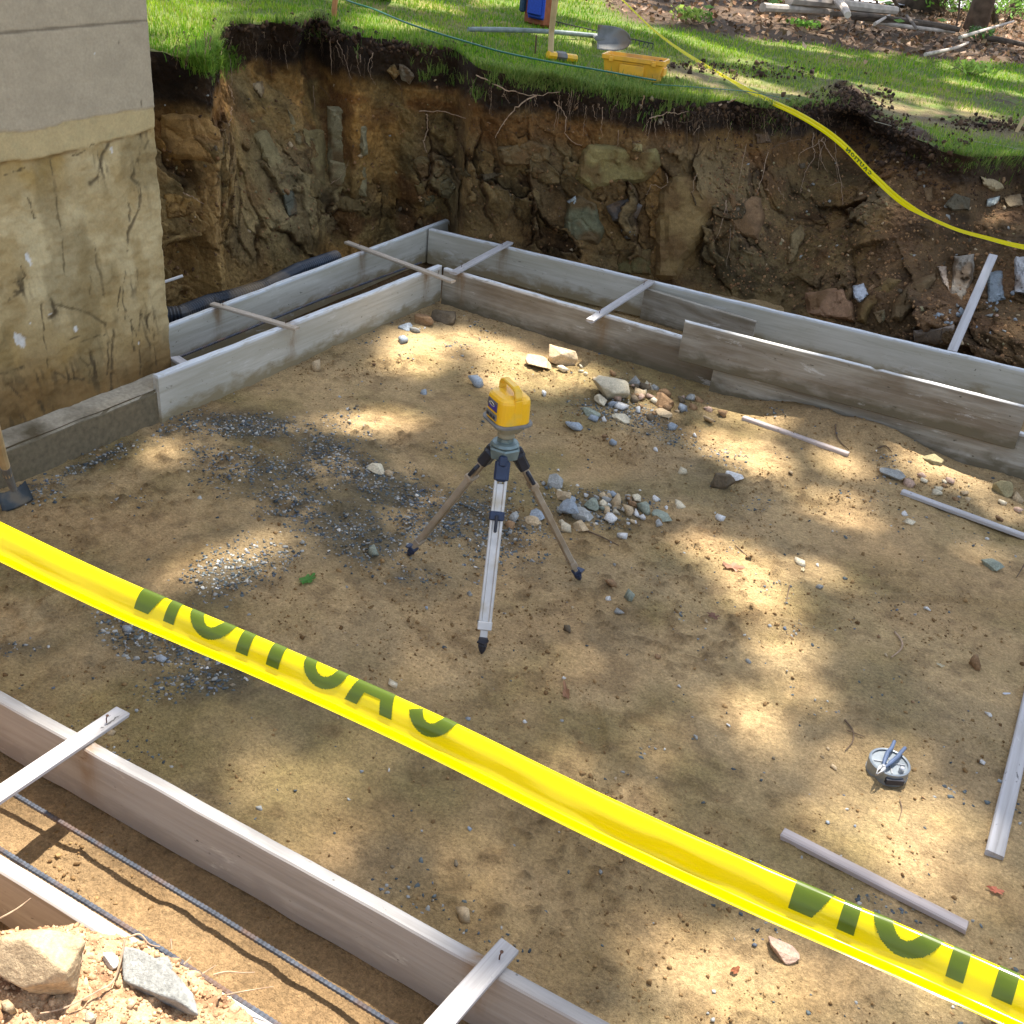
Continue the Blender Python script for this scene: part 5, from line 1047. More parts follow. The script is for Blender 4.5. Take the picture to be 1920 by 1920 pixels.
def letter(tape, ch, u0, u1, s_bot, hgt, par, th=.26, off=.0008, cells=72, s_top=.012):
    """flat print bent with the film; a runs along the tape, b from letter foot to head (the word is seen from behind, so mirrored)"""
    quads = []
    def quad(A, B, C_, D_, n=10):
        A, B, C_, D_ = map(np.array, (A, B, C_, D_))
        for k in range(n):
            f0, f1_ = k/n, (k+1)/n; quads.append([A+(D_-A)*f0, B+(C_-B)*f0, B+(C_-B)*f1_, A+(D_-A)*f1_])
    def arc(cx, cy, rx, ry, a0, a1, t, tv, n=26):
        for k in range(n):
            p, q = radians(a0+(a1-a0)*k/n), radians(a0+(a1-a0)*(k+1)/n)
            quads.append([np.array([cx+rx*cos(p), cy+ry*sin(p)]), np.array([cx+rx*cos(q), cy+ry*sin(q)]), np.array([cx+(rx-t)*cos(q), cy+(ry-tv)*sin(q)]), np.array([cx+(rx-t)*cos(p), cy+(ry-tv)*sin(p)])])
    if ch == 'N': quad((0, 0), (th, 0), (th, 1), (0, 1), 14); quad((1-th, 0), (1, 0), (1, 1), (1-th, 1), 14); quad((th*.0+.02, 0), (th+.10, 0), (1-.02, 1), (1-th-.10, 1), 14)
    if ch == 'I': quad((0, 0), (1, 0), (1, 1), (0, 1), 14)
    if ch == 'T': quad((0, 0), (1, 0), (1, .82), (0, .82), 12); quad((-1.1, .82), (2.1, .82), (2.1, 1), (-1.1, 1), 4)
    if ch == 'O': arc(.5, .5, .5, .5, 0, 360, th, .18, 48)
    if ch == 'C': arc(.5, .5, .5, .5, -148, 148, th, .18, 44)
    if ch == 'U': arc(.5, .36, .5, .36, 180, 360, th, .17, 26); quad((0, .36), (th, .36), (th, 1), (0, 1)); quad((1-th, .36), (1, .36), (1, 1), (1-th, 1))
    if ch == 'A': quad((0, 0), (th, 0), (.5+th*.45, 1), (.5-th*.55, 1), 14); quad((1-th, 0), (1, 0), (.5+th*.55, 1), (.5-th*.45, 1), 14); quad((.16, .20), (.84, .20), (.78, .37), (.22, .37), 4)
    amin = min(q[:, 0].min() if hasattr(q, 'shape') else min(p[0] for p in q) for q in quads); amax = max(max(p[0] for p in q) for q in quads)
    na = cells; bmax = min(1.0, (s_bot-s_top)/hgt); nb = max(4, int(cells*bmax)); ga = np.linspace(amin, amax, na+1); gb = np.linspace(0, bmax, nb+1); ca = (ga[:-1]+ga[1:])/2; cb = (gb[:-1]+gb[1:])/2
    CA, CB = np.meshgrid(ca, cb, indexing='ij'); ins = np.zeros(CA.shape, bool)
    for q in quads:
        q = np.array(q); sg = []
        for k in range(4):
            p0, p1 = q[k], q[(k+1) % 4]; sg.append((p1[0]-p0[0])*(CB-p0[1])-(p1[1]-p0[1])*(CA-p0[0]))
        sg = np.array(sg); ins |= (sg >= -1e-6).all(0) | (sg <= 1e-6).all(0)
    V = []; F = []; idx = {}
    def vid_(i, j):
        if (i, j) not in idx: idx[(i, j)] = len(V); V.append(tape.pt(u0+(u1-u0)*ga[i], s_bot-hgt*gb[j], off))
        return idx[(i, j)]
    for i, j in zip(*np.where(ins)): F.append((vid_(i, j), vid_(i+1, j), vid_(i+1, j+1), vid_(i, j+1)))
    return mesh_np('letter', np.array(V), F, M_INK, None, False, par)
pf1 = [(-.0120, -.014), (-.0118, -.006), (-.011, .006), (-.010, .016), (-.006, .0245), (0, .0275), (.0042, .0245), (.0055, .018), (.0040, .008), (.0005, -.001), (-.0030, -.009), (-.0038, -.0150), (.0015, -.0190), (.0085, -.0235), (.0105, -.0262)]
ctl = [(-300, 872, 1.75), (-60, 987, 1.53), (200, 1112, 1.38), (500, 1240, 1.27), (800, 1374, 1.18), (1100, 1522, 1.12), (1400, 1660, 1.09), (1700, 1790, 1.08), (1960, 1905, 1.08), (2250, 2040, 1.10)]
tp1 = Tape(ctl, [(a*.84, b*.84) for a, b in pf1], -280, 2200, roll=lambda u: .06*sin(u*.004)+.02*sin(u*.013))
def extend(tp, a, b, ka, kb):                   # run the tape on, straight, past both sides of the picture
    P = tp.P; tp.P = [P[0]+(P[0]-P[1])*ka]+P+[P[-1]+(P[-1]-P[-2])*kb]; tp.cx = np.concatenate([[a], tp.cx, [b]])
    tp.px0, tp.px1 = a+2, b-2
extend(tp1, -700, 3300, 2.0, 5.0)
T1 = empty('caution_tape', tp1.C(960), 'wide yellow caution tape with mirrored dark letters stretched across the foreground', 'caution tape')
tp1.build('film', 2200, M_TAPE, T1)
SB, HL = float(tp1.arc[-1])-.0254, .082
for ch, u0, u1 in (('N', 256, 330), ('O', 345, 432), ('I', 444, 466), ('T', 500, 524), ('U', 560, 640), ('A', 648, 737), ('C', 752, 845)): letter(tp1, ch, u0, u1, SB, HL, T1)
for ch, u0, u1 in (('N', 1479, 1600), ('O', 1618, 1756), ('I', 1772, 1806), ('T', 1860, 1900), ('U', 1945, 2070)): letter(tp1, ch, u0, u1, SB, HL, T1)
pf2 = [(.002, .036), (.006, .018), (.001, 0), (.005, -.018), (.003, -.038)]
ctl = [(1100, -60, 11.5), (1165, -2, 10.8), (1235, 64, 10.0), (1320, 122, 9.3), (1420, 178, 8.4), (1500, 216, 7.7), (1570, 262, 7.25), (1640, 332, 7.0), (1700, 384, 6.85), (1780, 425, 6.8), (1850, 446, 6.8), (1925, 464, 6.85), (2050, 482, 7.0)]
sc2 = lambda u: float(np.interp(u, [1100, 1165, 1240, 1300, 1380, 1450, 1520, 1620, 1700, 1745, 1800, 1860, 1925, 2050], [.35, .35, .45, .7, .75, .9, .95, .95, .85, .45, .5, .6, .7, .6]))
tp2 = Tape(ctl, pf2, 1110, 2040, scale=lambda u: sc2(u)*.54, roll=lambda u: .35*sin(u*.011))
T2 = empty('caution_tape', tp2.C(1500), 'narrow-looking yellow caution tape sagging from the lawn over the cut face to the right edge', 'caution tape')
extend(tp2, 1050, 2600, 2.5, 3.0); tp2.build('film', 420, M_TAPE, T2); La = tp2.arc[-1]
w = 1588
for ch, wd_ in (('N', 10), ('O', 9), ('I', 3), ('T', 3), ('U', 9), ('A', 9), ('C', 9)):
    letter(tp2, ch, w, w+wd_*.68, La*.78, La*.58, T2, th=.3, off=.004, cells=20, s_top=0); w += (wd_+(4 if ch in 'IT' else 2))*.68

# ======================= THINGS ON THE LAWN =======================
def Bx(name, label, cat, loc, group=None, rz=0): return empty(name, loc, label, cat, group, rz)
# yellow tray
FL, FR_, BR_ = L(1130, 138), L(1222, 159), L(1259, 143); ux = (FR_-FL); wl_ = np.linalg.norm(ux[:2]); dp = np.linalg.norm((BR_-FR_)[:2]); dp = min(dp, wl_*.62); wl_ *= 1.18; dp *= 1.1
rz = math.atan2(ux[1], ux[0]); o_ = FL+ux*.56; cs = Bx('instrument_case', 'open yellow plastic carrying case half on the lawn near the pit edge', 'case', (o_[0], o_[1], o_[2]+.005), rz=rz)
hb = wl_*.33
def trayring(w, d, z, r=.02): return ([(p[0], p[1]+dp/2) for p in rrect(w, d, r, 4)], z)
rr1 = [trayring(wl_*.92, dp*.85, 0), trayring(wl_*1.0, dp*.98, hb*.75), trayring(wl_*1.06, dp*1.06, hb*.80), trayring(wl_*1.06, dp*1.06, hb), trayring(wl_*1.0, dp*1.0, hb), trayring(wl_*.93, dp*.9, hb*.6), trayring(wl_*.86, dp*.78, .02)]
body(rr1).obj('tray', M_YEL2, cs)
MB().box((0, -.006, hb*.42), (wl_*.42, .014, hb*.5), None, .006).obj('handle_recess', M_YEL2, cs)
for s_ in (-.36, .36): MB().box((wl_*s_, -.012, hb*.82), (wl_*.07, .02, hb*.22), None, .003).obj('latch', M_YEL2, cs)
MB().box((wl_*.5, dp*.5, hb*.45), (.02, dp*.5, hb*.4), None, .004).obj('end_rib', M_YEL2, cs)
pts = [(wl_*.36+.03*cos(a)*(1+.2*sin(3*a)), dp*.55+.03*sin(a), hb*.8+.02*sin(2*a)) for a in np.linspace(0, 4*pi, 40)]
MB().tube(pts, .004, 6).obj('wire_bundle', M_WIRE, cs)
# long-handled shovel
A_, B_2 = L(878, 55, .03), L(1122, 68, .05); sh = Bx('shovel', 'round-point shovel with a long grey handle lying on the lawn', 'shovel', tuple(A_))
d = (B_2-A_); pts = [A_+d*s+np.array([0, 0, .015*sin(pi*s)]) for s in np.linspace(0, 1, 9)]
MB().tube([p-A_ for p in pts], [.016, .019, .019, .018, .018, .018, .018, .019, .02], 10).obj('handle', M_SHOVG, sh)
c4 = [L(1116, 96, .03), L(1120, 46, .16), L(1160, 52, .15), L(1180, 74, .07), L(1165, 94, .03)]
dsh_ = np.linalg.norm(B_2-EYE)
dsh_ = np.linalg.norm(L(1122, 97)-EYE); tl, bl_ = D(1121, 46, dsh_+.05), D(1119, 93, dsh_-.04); tip = D(1184, 76, dsh_+.0); wv = tl-bl_; ctr = (tl+bl_)/2; lv_ = tip-ctr; nv_ = np.cross(wv, lv_); nv_ /= np.linalg.norm(nv_); nv_ *= -np.sign(np.dot(nv_, EYE-ctr)) 
V = []; F = []; nu, nv = 15, 15
for iu in range(nu):
    s = iu/(nu-1); half = .5*(1-max(0, (s-.35)/.65)**2.2)**.5 if s > .35 else .5
    for iv in range(nv):
        f = (iv/(nv-1))*2-1; V.append(ctr+lv_*s+wv*(half*f)+nv_*(.035*(1-f*f)*(1-.5*s)))
for iu in range(nu-1):
    for iv in range(nv-1): F.append((iu*nv+iv, iu*nv+iv+1, (iu+1)*nv+iv+1, (iu+1)*nv+iv))
bo = mesh_np('blade', np.array(V)-A_, F, M_BLADE, None, True, sh, True); md = bo.modifiers.new('t', 'SOLIDIFY'); md.thickness = .004
MB().tube([B_2-A_-d*.03, ctr-A_+nv_*.02, ctr-A_+lv_*.3+nv_*.035], [.022, .02, .006], 10).obj('socket', M_BLADE, sh)
# sledge hammer standing on its head
g0 = L(1052, 107, .03); hmr = Bx('sledgehammer', 'hammer with a pale wooden handle standing upright on its yellow-tipped head', 'hammer', tuple(g0))
e0, e1_ = L(1027, 103, .035), L(1080, 110, .03); dv = e1_-e0
MB().tube([e0+dv*.28-g0, e0+dv*.32-g0, e0+dv*.6-g0, e0+dv*.64-g0], [.028, .036, .036, .028], 8).obj('head', M_BLADE, hmr)
for a_, b_ in ((0, .30), (.62, 1.0)): MB().tube([e0+dv*a_-g0, e0+dv*b_-g0], .028, 8).obj('striking_face', M_YEL, hmr)
hb0 = e0+dv*.1; dist_ = np.linalg.norm(hb0-EYE); MB().tube([hb0-g0, D(1034, 60, dist_)-g0+np.array([0, 0, 0]), D(1041, 0, dist_-.05)-g0, D(1050, -70, dist_-.1)-g0], [.017, .016, .018, .02], 10, flat=1.3).obj('handle', M_HANDLE, hmr)
# tool bag
g0 = L(1000, 48); bgp = Bx('tool_bag', 'rust-brown tool bag with a blue pocketed apron at the top edge of the lawn', 'bag', tuple(g0), rz=-.45)
wm = np.linalg.norm(g0-EYE)/CF
MB().box((0, .06, .20), (52*wm, .16, .40), None, .02).obj('bag_body', M_ORNG, bgp)
MB().box((14*wm*1.0, -.035, .23), (44*wm, .03, .34), None, .015).obj('apron', M_BLUE, bgp)
MB().box((14*wm, -.058, .18), (38*wm, .02, .18), None, .01).obj('pocket', M_BLUE, bgp); MB().box((-26*wm, -.03, .22), (12*wm, .05, .26), None, .012).obj('side_pocket', M_NAVY, bgp)
MB().tube([(-.1, .06, .40), (-.08, .06, .55), (.08, .06, .55), (.1, .06, .40)], .012, 8).obj('strap', M_ORNG, bgp)
# stakes, rods, lines
g0 = L(625, 49, -.06); dd_ = np.linalg.norm(g0-EYE); o = plank(D(620, 50, dd_), D(620, 50, dd_)+np.array([.001, 0, 0]), .1, .1, M_STK, 'x', n=2) if False else None
def vstake(px, py, px2, py2, w, mat, label, r=None, lean=0):
    g0 = L(px, py, -.05); dd_ = np.linalg.norm(g0-EYE); t_ = D(px2, py2, dd_+lean); m = MB(); d_ = t_-g0; l_ = np.linalg.norm(d_); d_ /= l_; xx = np.cross([0, 1, 0], d_); xx /= np.linalg.norm(xx); yy = np.cross(d_, xx)
    if r: m.tube([g0-g0, d_*l_*.5, d_*l_], r, 8)
    else: m.box(d_*l_/2, (w, w*.55, l_), np.stack([xx, yy, d_], 1), .002)
    o = m.obj('stake', mat); o.location = g0; return tag(o, label, 'stake')
vstake(624, 50, 634, -60, .036, M_STK, 'orange-brown wooden stake at the edge of the dark sod, upper left')
vstake(1002, 117, 1006, 66, 0, M_WIRE, 'thin rusty rod standing at the lip of the pit below the shovel', r=.006)
vstake(1897, 264, 1922, 218, .03, M_HANDLE, 'short leaning pale stake at the right edge of the lawn')
hp = [(600, -30), (650, 0), (700, 17), (760, 42), (820, 62), (880, 80), (940, 97), (1000, 110), (1060, 121), (1120, 131), (1180, 142), (1240, 152), (1320, 161), (1400, 168), (1470, 176)]
P_ = [L(x, y, .10)+np.array([0, 0, .0]) for x, y in hp]; C_ = [cr(P_, t_) for t_ in np.linspace(0, len(P_)-1, 90)]
o = MB().tube(C_[:70], .006, 6).obj('hose', M_LINE); tag(o, 'thin green hose line running along the pit edge in front of the yellow case', 'hose')
o = MB().tube([L(1225, 158, .08), L(1300, 163, .09), L(1400, 171, .06), L(1480, 186, .02)], .003, 6).obj('pale_cord', M_LINE); tag(o, 'green cord trailing right from the yellow case along the pit edge', 'cord')
P_ = [L(x, y, .03) for x, y in [(1640, 222), (1720, 243), (1800, 255), (1880, 268), (1960, 285)]]; o = MB().tube([p_-np.array([0, 0, .02]) for p_ in P_], .003, 6).obj('cord', M_TANP); tag(o, 'thin pale cord lying on the grass toward the leaning stake at right', 'cord')
# wire mesh strip lying in the grass behind the shovel
mw_ = Bx('wire_mesh', 'strip of dark wire mesh lying in the grass behind the shovel', 'wire mesh', tuple(L(1100, 60)))
o0 = L(1100, 60); m = MB(); A1, B1 = L(1040, 40, .04), L(1225, 82, .05); 
m.tube([A1-o0, (A1+B1)/2-o0, B1-o0], .005, 5)
for k in range(24):
    p = A1+(B1-A1)*k/23; m.tube([p-o0, p-o0-np.array([0, .02, .05])], .004, 5)
m.obj('wires', M_DKWIRE, mw_)
# dark tyre at the top edge
g0 = L(708, -1); ty = Bx('wheel', 'black tyre just entering the picture at the top edge of the lawn', 'wheel', (g0[0], g0[1], g0[2]))
dd_ = np.linalg.norm(g0-EYE)*75/CF; m = MB(); ra = .42
m.lathe([(ra*.55, -.11), (ra*.9, -.12), (ra, -.08), (ra*1.01, 0), (ra, .08), (ra*.9, .12), (ra*.55, .11)], (0, 0, ra*.99), 40, ax=(ray(708, -1)[1], -ray(708, -1)[0], 0)); m.obj('tyre', M_BLK, ty, True)
MB().lathe([(ra*.54, -.09), (ra*.5, -.06), (ra*.1, -.05), (ra*.1, .05), (ra*.5, .06), (ra*.54, .09)], (0, 0, ra*.99), 30, ax=(ray(708, -1)[1], -ray(708, -1)[0], 0)).obj('rim', M_CHROME, ty, True)
# square shovel at the left edge of the pit
zc = .05; s0 = U(26, 915, .10); sq = Bx('square_shovel', 'square-bladed dark shovel with a wooden handle standing at the left edge', 'shovel', tuple(s0))
hd = [U(26, 918, .11), U(14, 890, .20), U(3, 850, .34), U(-14, 780, .60), U(-30, 720, .85)]
MB().tube([p-s0 for p in hd[1:]], [.018, .017, .016, .016], 10).obj('handle', M_HANDLE, sq)
MB().tube([hd[0]-s0, hd[1]-s0, (hd[1]*.6+hd[2]*.4)-s0], [.013, .018, .0195], 10).obj('socket', M_GRY, sq)
q4 = [U(-6, 926, .075), U(48, 904, .085), U(64, 938, .012), U(6, 962, .012)]
V = []; F = []
for iu in range(9):
    for iv in range(9):
        a, b = iu/8, iv/8; p = (q4[0]*(1-a)+q4[1]*a)*(1-b)+(q4[3]*(1-a)+q4[2]*a)*b; p = p+np.array([0, 0, .016])*(abs(2*a-1)**3-.5)*(1-.6*b); V.append(p-s0)
for iu in range(8):
    for iv in range(8): F.append((iu*9+iv, iu*9+iv+1, (iu+1)*9+iv+1, (iu+1)*9+iv))
bo = mesh_np('blade', np.array(V), F, M_DKBL, None, True, sq, True); md = bo.modifiers.new('t', 'SOLIDIFY'); md.thickness = .003

# ======================= ROOTS, TWIGS, LEAVES =======================
def rootline(pts, r0, mat=M_ROOT, only=1, lift=.035, nm='root', parent=face, jit=.006, seed=0):
    r = np.random.RandomState(seed+9); hs = [hit(x, y, only) for x, y in pts]; ds = np.array([h_[2] for h_ in hs]); ds = np.minimum(ds, np.median(ds)+.15)
    P = [D(x, y, dd-lift) for (x, y), dd in zip(pts, ds)]; C_ = [cr(P, t_)+r.normal(size=3)*jit*.5 for t_ in np.linspace(0, len(P)-1, max(6, 5*len(P)))]
    R_ = np.linspace(r0, r0*.35, len(C_)); return MB().tube(C_, R_, 5).obj(nm, mat, parent, False, False)
RTS = [([(893, 140), (930, 160), (965, 172), (1000, 178), (1050, 172)], .006), ([(1005, 178), (970, 200), (945, 230), (928, 258)], .007), ([(785, 208), (830, 210), (870, 220), (920, 232)], .005), ([(660, 120), (655, 150), (690, 190)], .003),
       ([(620, 66), (619, 95), (622, 125), (621, 140)], .006), ([(632, 75), (645, 105), (660, 150)], .003), ([(600, 160), (625, 190)], .003), ([(588, 160), (590, 205)], .003), ([(800, 215), (802, 240), (795, 265), (800, 285)], .007), ([(803, 290), (806, 320), (806, 345)], .004),
       ([(435, 200), (432, 225), (420, 245)], .003), ([(436, 70), (428, 95), (433, 120), (434, 180)], .003), ([(408, 330), (440, 348), (480, 370)], .003), ([(345, 362), (365, 372), (382, 382)], .005), ([(1038, 190), (1060, 215), (1060, 250), (1080, 270), (1092, 272)], .004), ([(1075, 180), (1065, 220), (1055, 245)], .003),
       ([(1130, 200), (1128, 240), (1130, 258)], .003), ([(1208, 180), (1200, 205), (1195, 212)], .004), ([(1217, 222), (1240, 216), (1255, 211), (1270, 213), (1292, 208)], .005), ([(1264, 204), (1265, 218)], .003), ([(1229, 222), (1228, 245), (1230, 256)], .003), ([(1272, 227), (1285, 231), (1298, 224)], .003),
       ([(1249, 325), (1252, 342), (1240, 352), (1222, 346), (1212, 366)], .004), ([(1252, 342), (1262, 360), (1272, 374)], .004), ([(1236, 320), (1230, 328)], .003), ([(1308, 323), (1301, 340), (1300, 358), (1295, 361)], .003), ([(1312, 235), (1300, 252)], .003), ([(1340, 250), (1356, 320), (1385, 500)], .0025), ([(1400, 270), (1384, 350), (1375, 450)], .002), ([(1440, 285), (1425, 345), (1418, 364)], .0035), ([(1500, 262), (1470, 268), (1445, 280), (1430, 292)], .004), ([(1362, 375), (1350, 430), (1320, 490)], .0035), ([(1360, 380), (1370, 430), (1362, 500)], .003), ([(1340, 420), (1318, 460), (1312, 520)], .003),
       ([(1526, 248), (1524, 275), (1528, 290), (1510, 325), (1503, 352)], .005), ([(1545, 258), (1528, 272), (1500, 288), (1497, 310)], .004), ([(1540, 260), (1555, 285), (1570, 310), (1578, 352), (1580, 385)], .005), ([(1535, 262), (1540, 300), (1552, 322)], .004), ([(1566, 247), (1568, 300), (1572, 340)], .003), ([(1503, 340), (1513, 341), (1523, 352)], .004), ([(1548, 260), (1538, 290), (1533, 320)], .003), ([(1503, 352), (1500, 362)], .003), ([(1592, 395), (1588, 410), (1582, 428)], .003), ([(1556, 348), (1575, 342), (1583, 355)], .003),
       ([(1459, 352), (1470, 372)], .005), ([(1440, 205), (1460, 245), (1470, 262)], .003), ([(1350, 196), (1365, 192), (1378, 186)], .010), ([(1160, 245), (1158, 275)], .003), ([(1490, 215), (1488, 258)], .003), ([(430, 160), (440, 195)], .003), ([(700, 100), (690, 130), (705, 160)], .003), ([(740, 150), (752, 165), (756, 195)], .003), ([(620, 345), (640, 330), (655, 300)], .003)]
for k, (p, r_) in enumerate(RTS): rootline(p, r_*.75, M_ROOT if k % 3 or r_ > .004 else M_ROOTD, seed=k)
# fine root fringe under the sod
for k in range(150):
    x = rnd.choice([rnd.uniform(300, 700), rnd.uniform(880, 1600), rnd.uniform(880, 1600)]); y0 = np.interp(x, [q[0] for q in rim_px[5:]], [q[1] for q in rim_px[5:]])+rnd.uniform(15, 45)
    ln = rnd.uniform(10, 60); dx = rnd.gauss(0, 6); rootline([(x, y0), (x+dx*.4, y0+ln*.5), (x+dx, y0+ln)], .0017, rnd.choice([M_ROOT, M_ROOTD, M_ROOTD]), seed=300+k, lift=.03, nm='rootlet')
def twig(pts, r, label, mat=M_ROOTD, z=.006, only=None, name='twig', seed=1):
    P = []
    for q in pts:
        h_ = hit(q[0], q[1], only)[0]; P.append(h_+np.array([0, 0, z]))
    C_ = [cr(P, t_) for t_ in np.linspace(0, len(P)-1, 5*len(P))]; o = MB().tube(C_, np.linspace(r, r*.5, len(C_)), 6).obj(name, mat); return tag(o, label, 'twig')
twig([(1566, 798), (1567, 815), (1575, 830), (1591, 845)], .0045, 'dark curved twig beside the short pinkish lath')
twig([(1677, 1187), (1690, 1205), (1688, 1220), (1670, 1235)], .0045, 'pale bent twig on the floor above the wire reel', M_ROOT)
tw = twig([(1583, 1352), (1598, 1372), (1598, 1392), (1584, 1410)], .0035, 'thin forked twig just left of the wire reel', M_ROOTD)
twig([(1588, 1372), (1620, 1384)], .0025, 'fine straight twiglet crossing the forked twig by the reel')
twig([(1102, 998), (1130, 1010), (1160, 1025)], .004, 'straight brown stick pointing away from the right tripod leg')
twig([(1686, 1502), (1690, 1520), (1684, 1540)], .002, 'hair-thin crooked twig below the wire reel'); twig([(1378, 1025), (1405, 1048)], .003, 'short straight twig near the fallen oak leaf')
twig([(1645, 842), (1660, 838), (1672, 850)], .004, 'bent twig near the low board at right'); twig([(1480, 1100), (1476, 1118), (1472, 1135)], .003, 'little curled twig on the sunlit floor at right')
twig([(1920, 1060), (1905, 1085)], .003, 'twig at the right edge above the long wide lath')
for pts, lb in (([(0, 1722), (30, 1705), (58, 1684)], 'straight pale root sticking out over the lower left board'), ([(155, 1775), (148, 1810), (105, 1858)], 'thin brown root curling over the big tan rock'), ([(235, 1760), (215, 1835), (180, 1860), (120, 1890), (75, 1900)], 'long brown root arching across the earth heap'),
                ([(400, 1828), (425, 1822), (455, 1824), (478, 1823)], 'knobbly pale root reaching right from the earth heap'), ([(410, 1870), (450, 1860), (512, 1850)], 'lower pale root reaching right from the earth heap'), ([(320, 1760), (322, 1780)], 'short upright root end on the crest of the earth heap'),
                ([(345, 1808), (358, 1794)], 'stubby pale root end right of the crest'), ([(240, 1758), (262, 1752), (280, 1770), (300, 1775)], 'curly pale root on the crest of the earth heap'), ([(380, 1826), (405, 1810)], 'short slanted root above the knobbly pale root')):
    dd_ = [min(hit(x, y, 3)[2], 2.35) for x, y in pts]; dm_ = np.median(dd_); P = [D(x, y, (min(d_, dm_+.03) if d_ < 2.34 else dm_)-.02) for (x, y), d_ in zip(pts, dd_)]
    C_ = [cr(P, t_) for t_ in np.linspace(0, len(P)-1, 6*len(P))]; o = MB().tube(C_, np.linspace(.0022, .0010, len(C_)), 6).obj('root', M_ROOT); tag(o, lb, 'root')
def leafmesh(name, px, py, w, col, label, lobes=5, mat=M_LEAF, only=0, z=.006, seed=0, elong=.6):
    P, N, dist = hit(px, py, only); s = w*dist/CF/2; r = np.random.RandomState(seed+77); V = [(0, 0, .0)]; n = lobes*4; a0 = r.uniform(0, 6)
    for k in range(n):
        a = 2*pi*k/n; q = s*(.55+.45*abs(cos(a*lobes/2)))*r.uniform(.85, 1.1); x, y = q*cos(a), q*sin(a)*elong; V.append((x*cos(a0)-y*sin(a0), x*sin(a0)+y*cos(a0), .25*s*r.uniform(-.2, 1)))
    F = [(0, k+1, (k+1) % n+1) for k in range(n)]; C = np.tile(lin(col), (len(V), 1))*r.uniform(.85, 1.1, (len(V), 1)); o = mesh_np(name, np.array(V), F, mat, C, False); o.location = P+np.array([0, 0, z]); return tag(o, label, 'leaf')
leafmesh('leaf', 1373, 1066, 44, (176, 134, 108), 'pinkish-brown oak leaf on the sunny floor right of the tripod', seed=1); leafmesh('leaf', 1336, 1158, 30, (132, 98, 80), 'dull brown lobed leaf in the shade below the oak leaf', seed=2)
leafmesh('leaf', 1865, 1673, 30, (176, 108, 84), 'reddish leaf on the floor near the broken lath end', seed=3); leafmesh('leaf', 1060, 1300, 56, (150, 112, 84), 'long curled brown leaf above the caution tape', lobes=3, seed=4, elong=.25); leafmesh('leaf', 1505, 1070, 16, (214, 196, 160), 'tiny pale star-shaped leaf by the flat cream stone', seed=5)
leafmesh('leaf', 576, 1090, 46, (96, 150, 72), 'fresh green serrated leaf on the floor left of the tripod', 7, M_GREEN, seed=6); leafmesh('leaf', 1762, 1250, 16, (190, 180, 150), 'crumpled pale leaf left of the lone brown rock', seed=7)
leafmesh('paper_scrap', 1886, 1303, 15, (196, 200, 206), 'small white paper scrap near the top of the long lath', 2, seed=8)
leafmesh('leaf', 1378, 1822, 26, (128, 78, 50), 'small dark curled leaf near the bottom edge below the tape', 3, seed=9, elong=.5)

# ======================= GRASS AND LEAF BED =======================
def blades(name, pos, hgt, wid, col, label, lean=.45):
    n = len(pos); a = RS.uniform(0, 2*pi, n); b = RS.uniform(0, 2*pi, n); l_ = RS.uniform(.1, 1, n)*lean
    wx, wy = np.cos(a)*wid/2, np.sin(a)*wid/2; tx, ty = np.cos(b)*l_*hgt, np.sin(b)*l_*hgt
    p0 = pos+np.stack([wx, wy, 0*wx], 1); p1 = pos-np.stack([wx, wy, 0*wx], 1); mx_ = pos+np.stack([tx*.35, ty*.35, hgt*.6], 1); p2 = mx_+np.stack([wx, wy, 0*wx], 1)*.7; p3 = mx_-np.stack([wx, wy, 0*wx], 1)*.7
    p4 = pos+np.stack([tx, ty, hgt*np.sqrt(np.maximum(.1, 1-l_**2))], 1)
    V = np.stack([p0, p1, p3, p2, p4], 1).reshape(-1, 3); k = np.arange(n)*5
    F = np.concatenate([np.stack([k, k+1, k+2], 1), np.stack([k, k+2, k+3], 1), np.stack([k+3, k+2, k+4], 1)]); C = np.repeat(col, 5, 0).reshape(-1, 5, 3); C[:, :2] *= .75; C[:, 4] *= 1.15
    o = mesh_np(name, V, F, M_GRASS, C.reshape(-1, 3)); return tag(o, label, 'grass', kind='stuff')
def lawn_pts(n, far):
    """random lawn points inside the picture, denser near the pit"""
    u = RS.uniform(0, 1, n); tha = RS.uniform(-1.30, .48, n); r0 = np.interp(tha, TH, RR); rr_ = r0+far*u**1.6
    x = CEN[0]+rr_*np.sin(tha); y = CEN[1]+rr_*np.cos(tha); return x, y, rr_-r0
x, y, dr_ = lawn_pts(190000, 15.0); z = zl(x, y); P_ = np.stack([x, y, z], 1); a_, b_ = pix(P_)
vis = (a_ > 255) & (a_ < 1960) & (b_ > -40)
du = gmask(a_, b_, DUGP); sw = gmask(a_, b_, [(1380, 160, 220, 22, 12, .9), (1720, 215, 260, 25, 10, .9), (1240, 110, 120, 14, 5, .5), (1130, 88, 60, 10, 5, .6)])
cl = fbm(P_*np.array([2.5, 2.5, 0]), 4, 120)*.5+.5; dens = np.clip(1-1.3*du-.62*sw, 0, 1)*sstep(.22, .5, cl+.12)*(1-litter_mask(x, y)); dens *= (1-.7*sstep(.03, .0, dr_))
keep = vis & (RS.uniform(0, 1, len(x)) < dens); P_ = P_[keep]; dd_ = dr_[keep]; n = len(P_); cc = fbm(P_*np.array([1.3, 1.3, 0]), 3, 121)*.5+.5; c2 = RS.uniform(0, 1, n)
col = mix(np.tile(lin((92, 142, 24)), (n, 1)), lin((152, 178, 48)), sstep(.3, .7, cc*.5+c2*.5)); col = mix(col, lin((178, 168, 96)), (c2 > .86)*.8); col = mix(col, lin((178, 172, 96)), sw[keep]*.6)
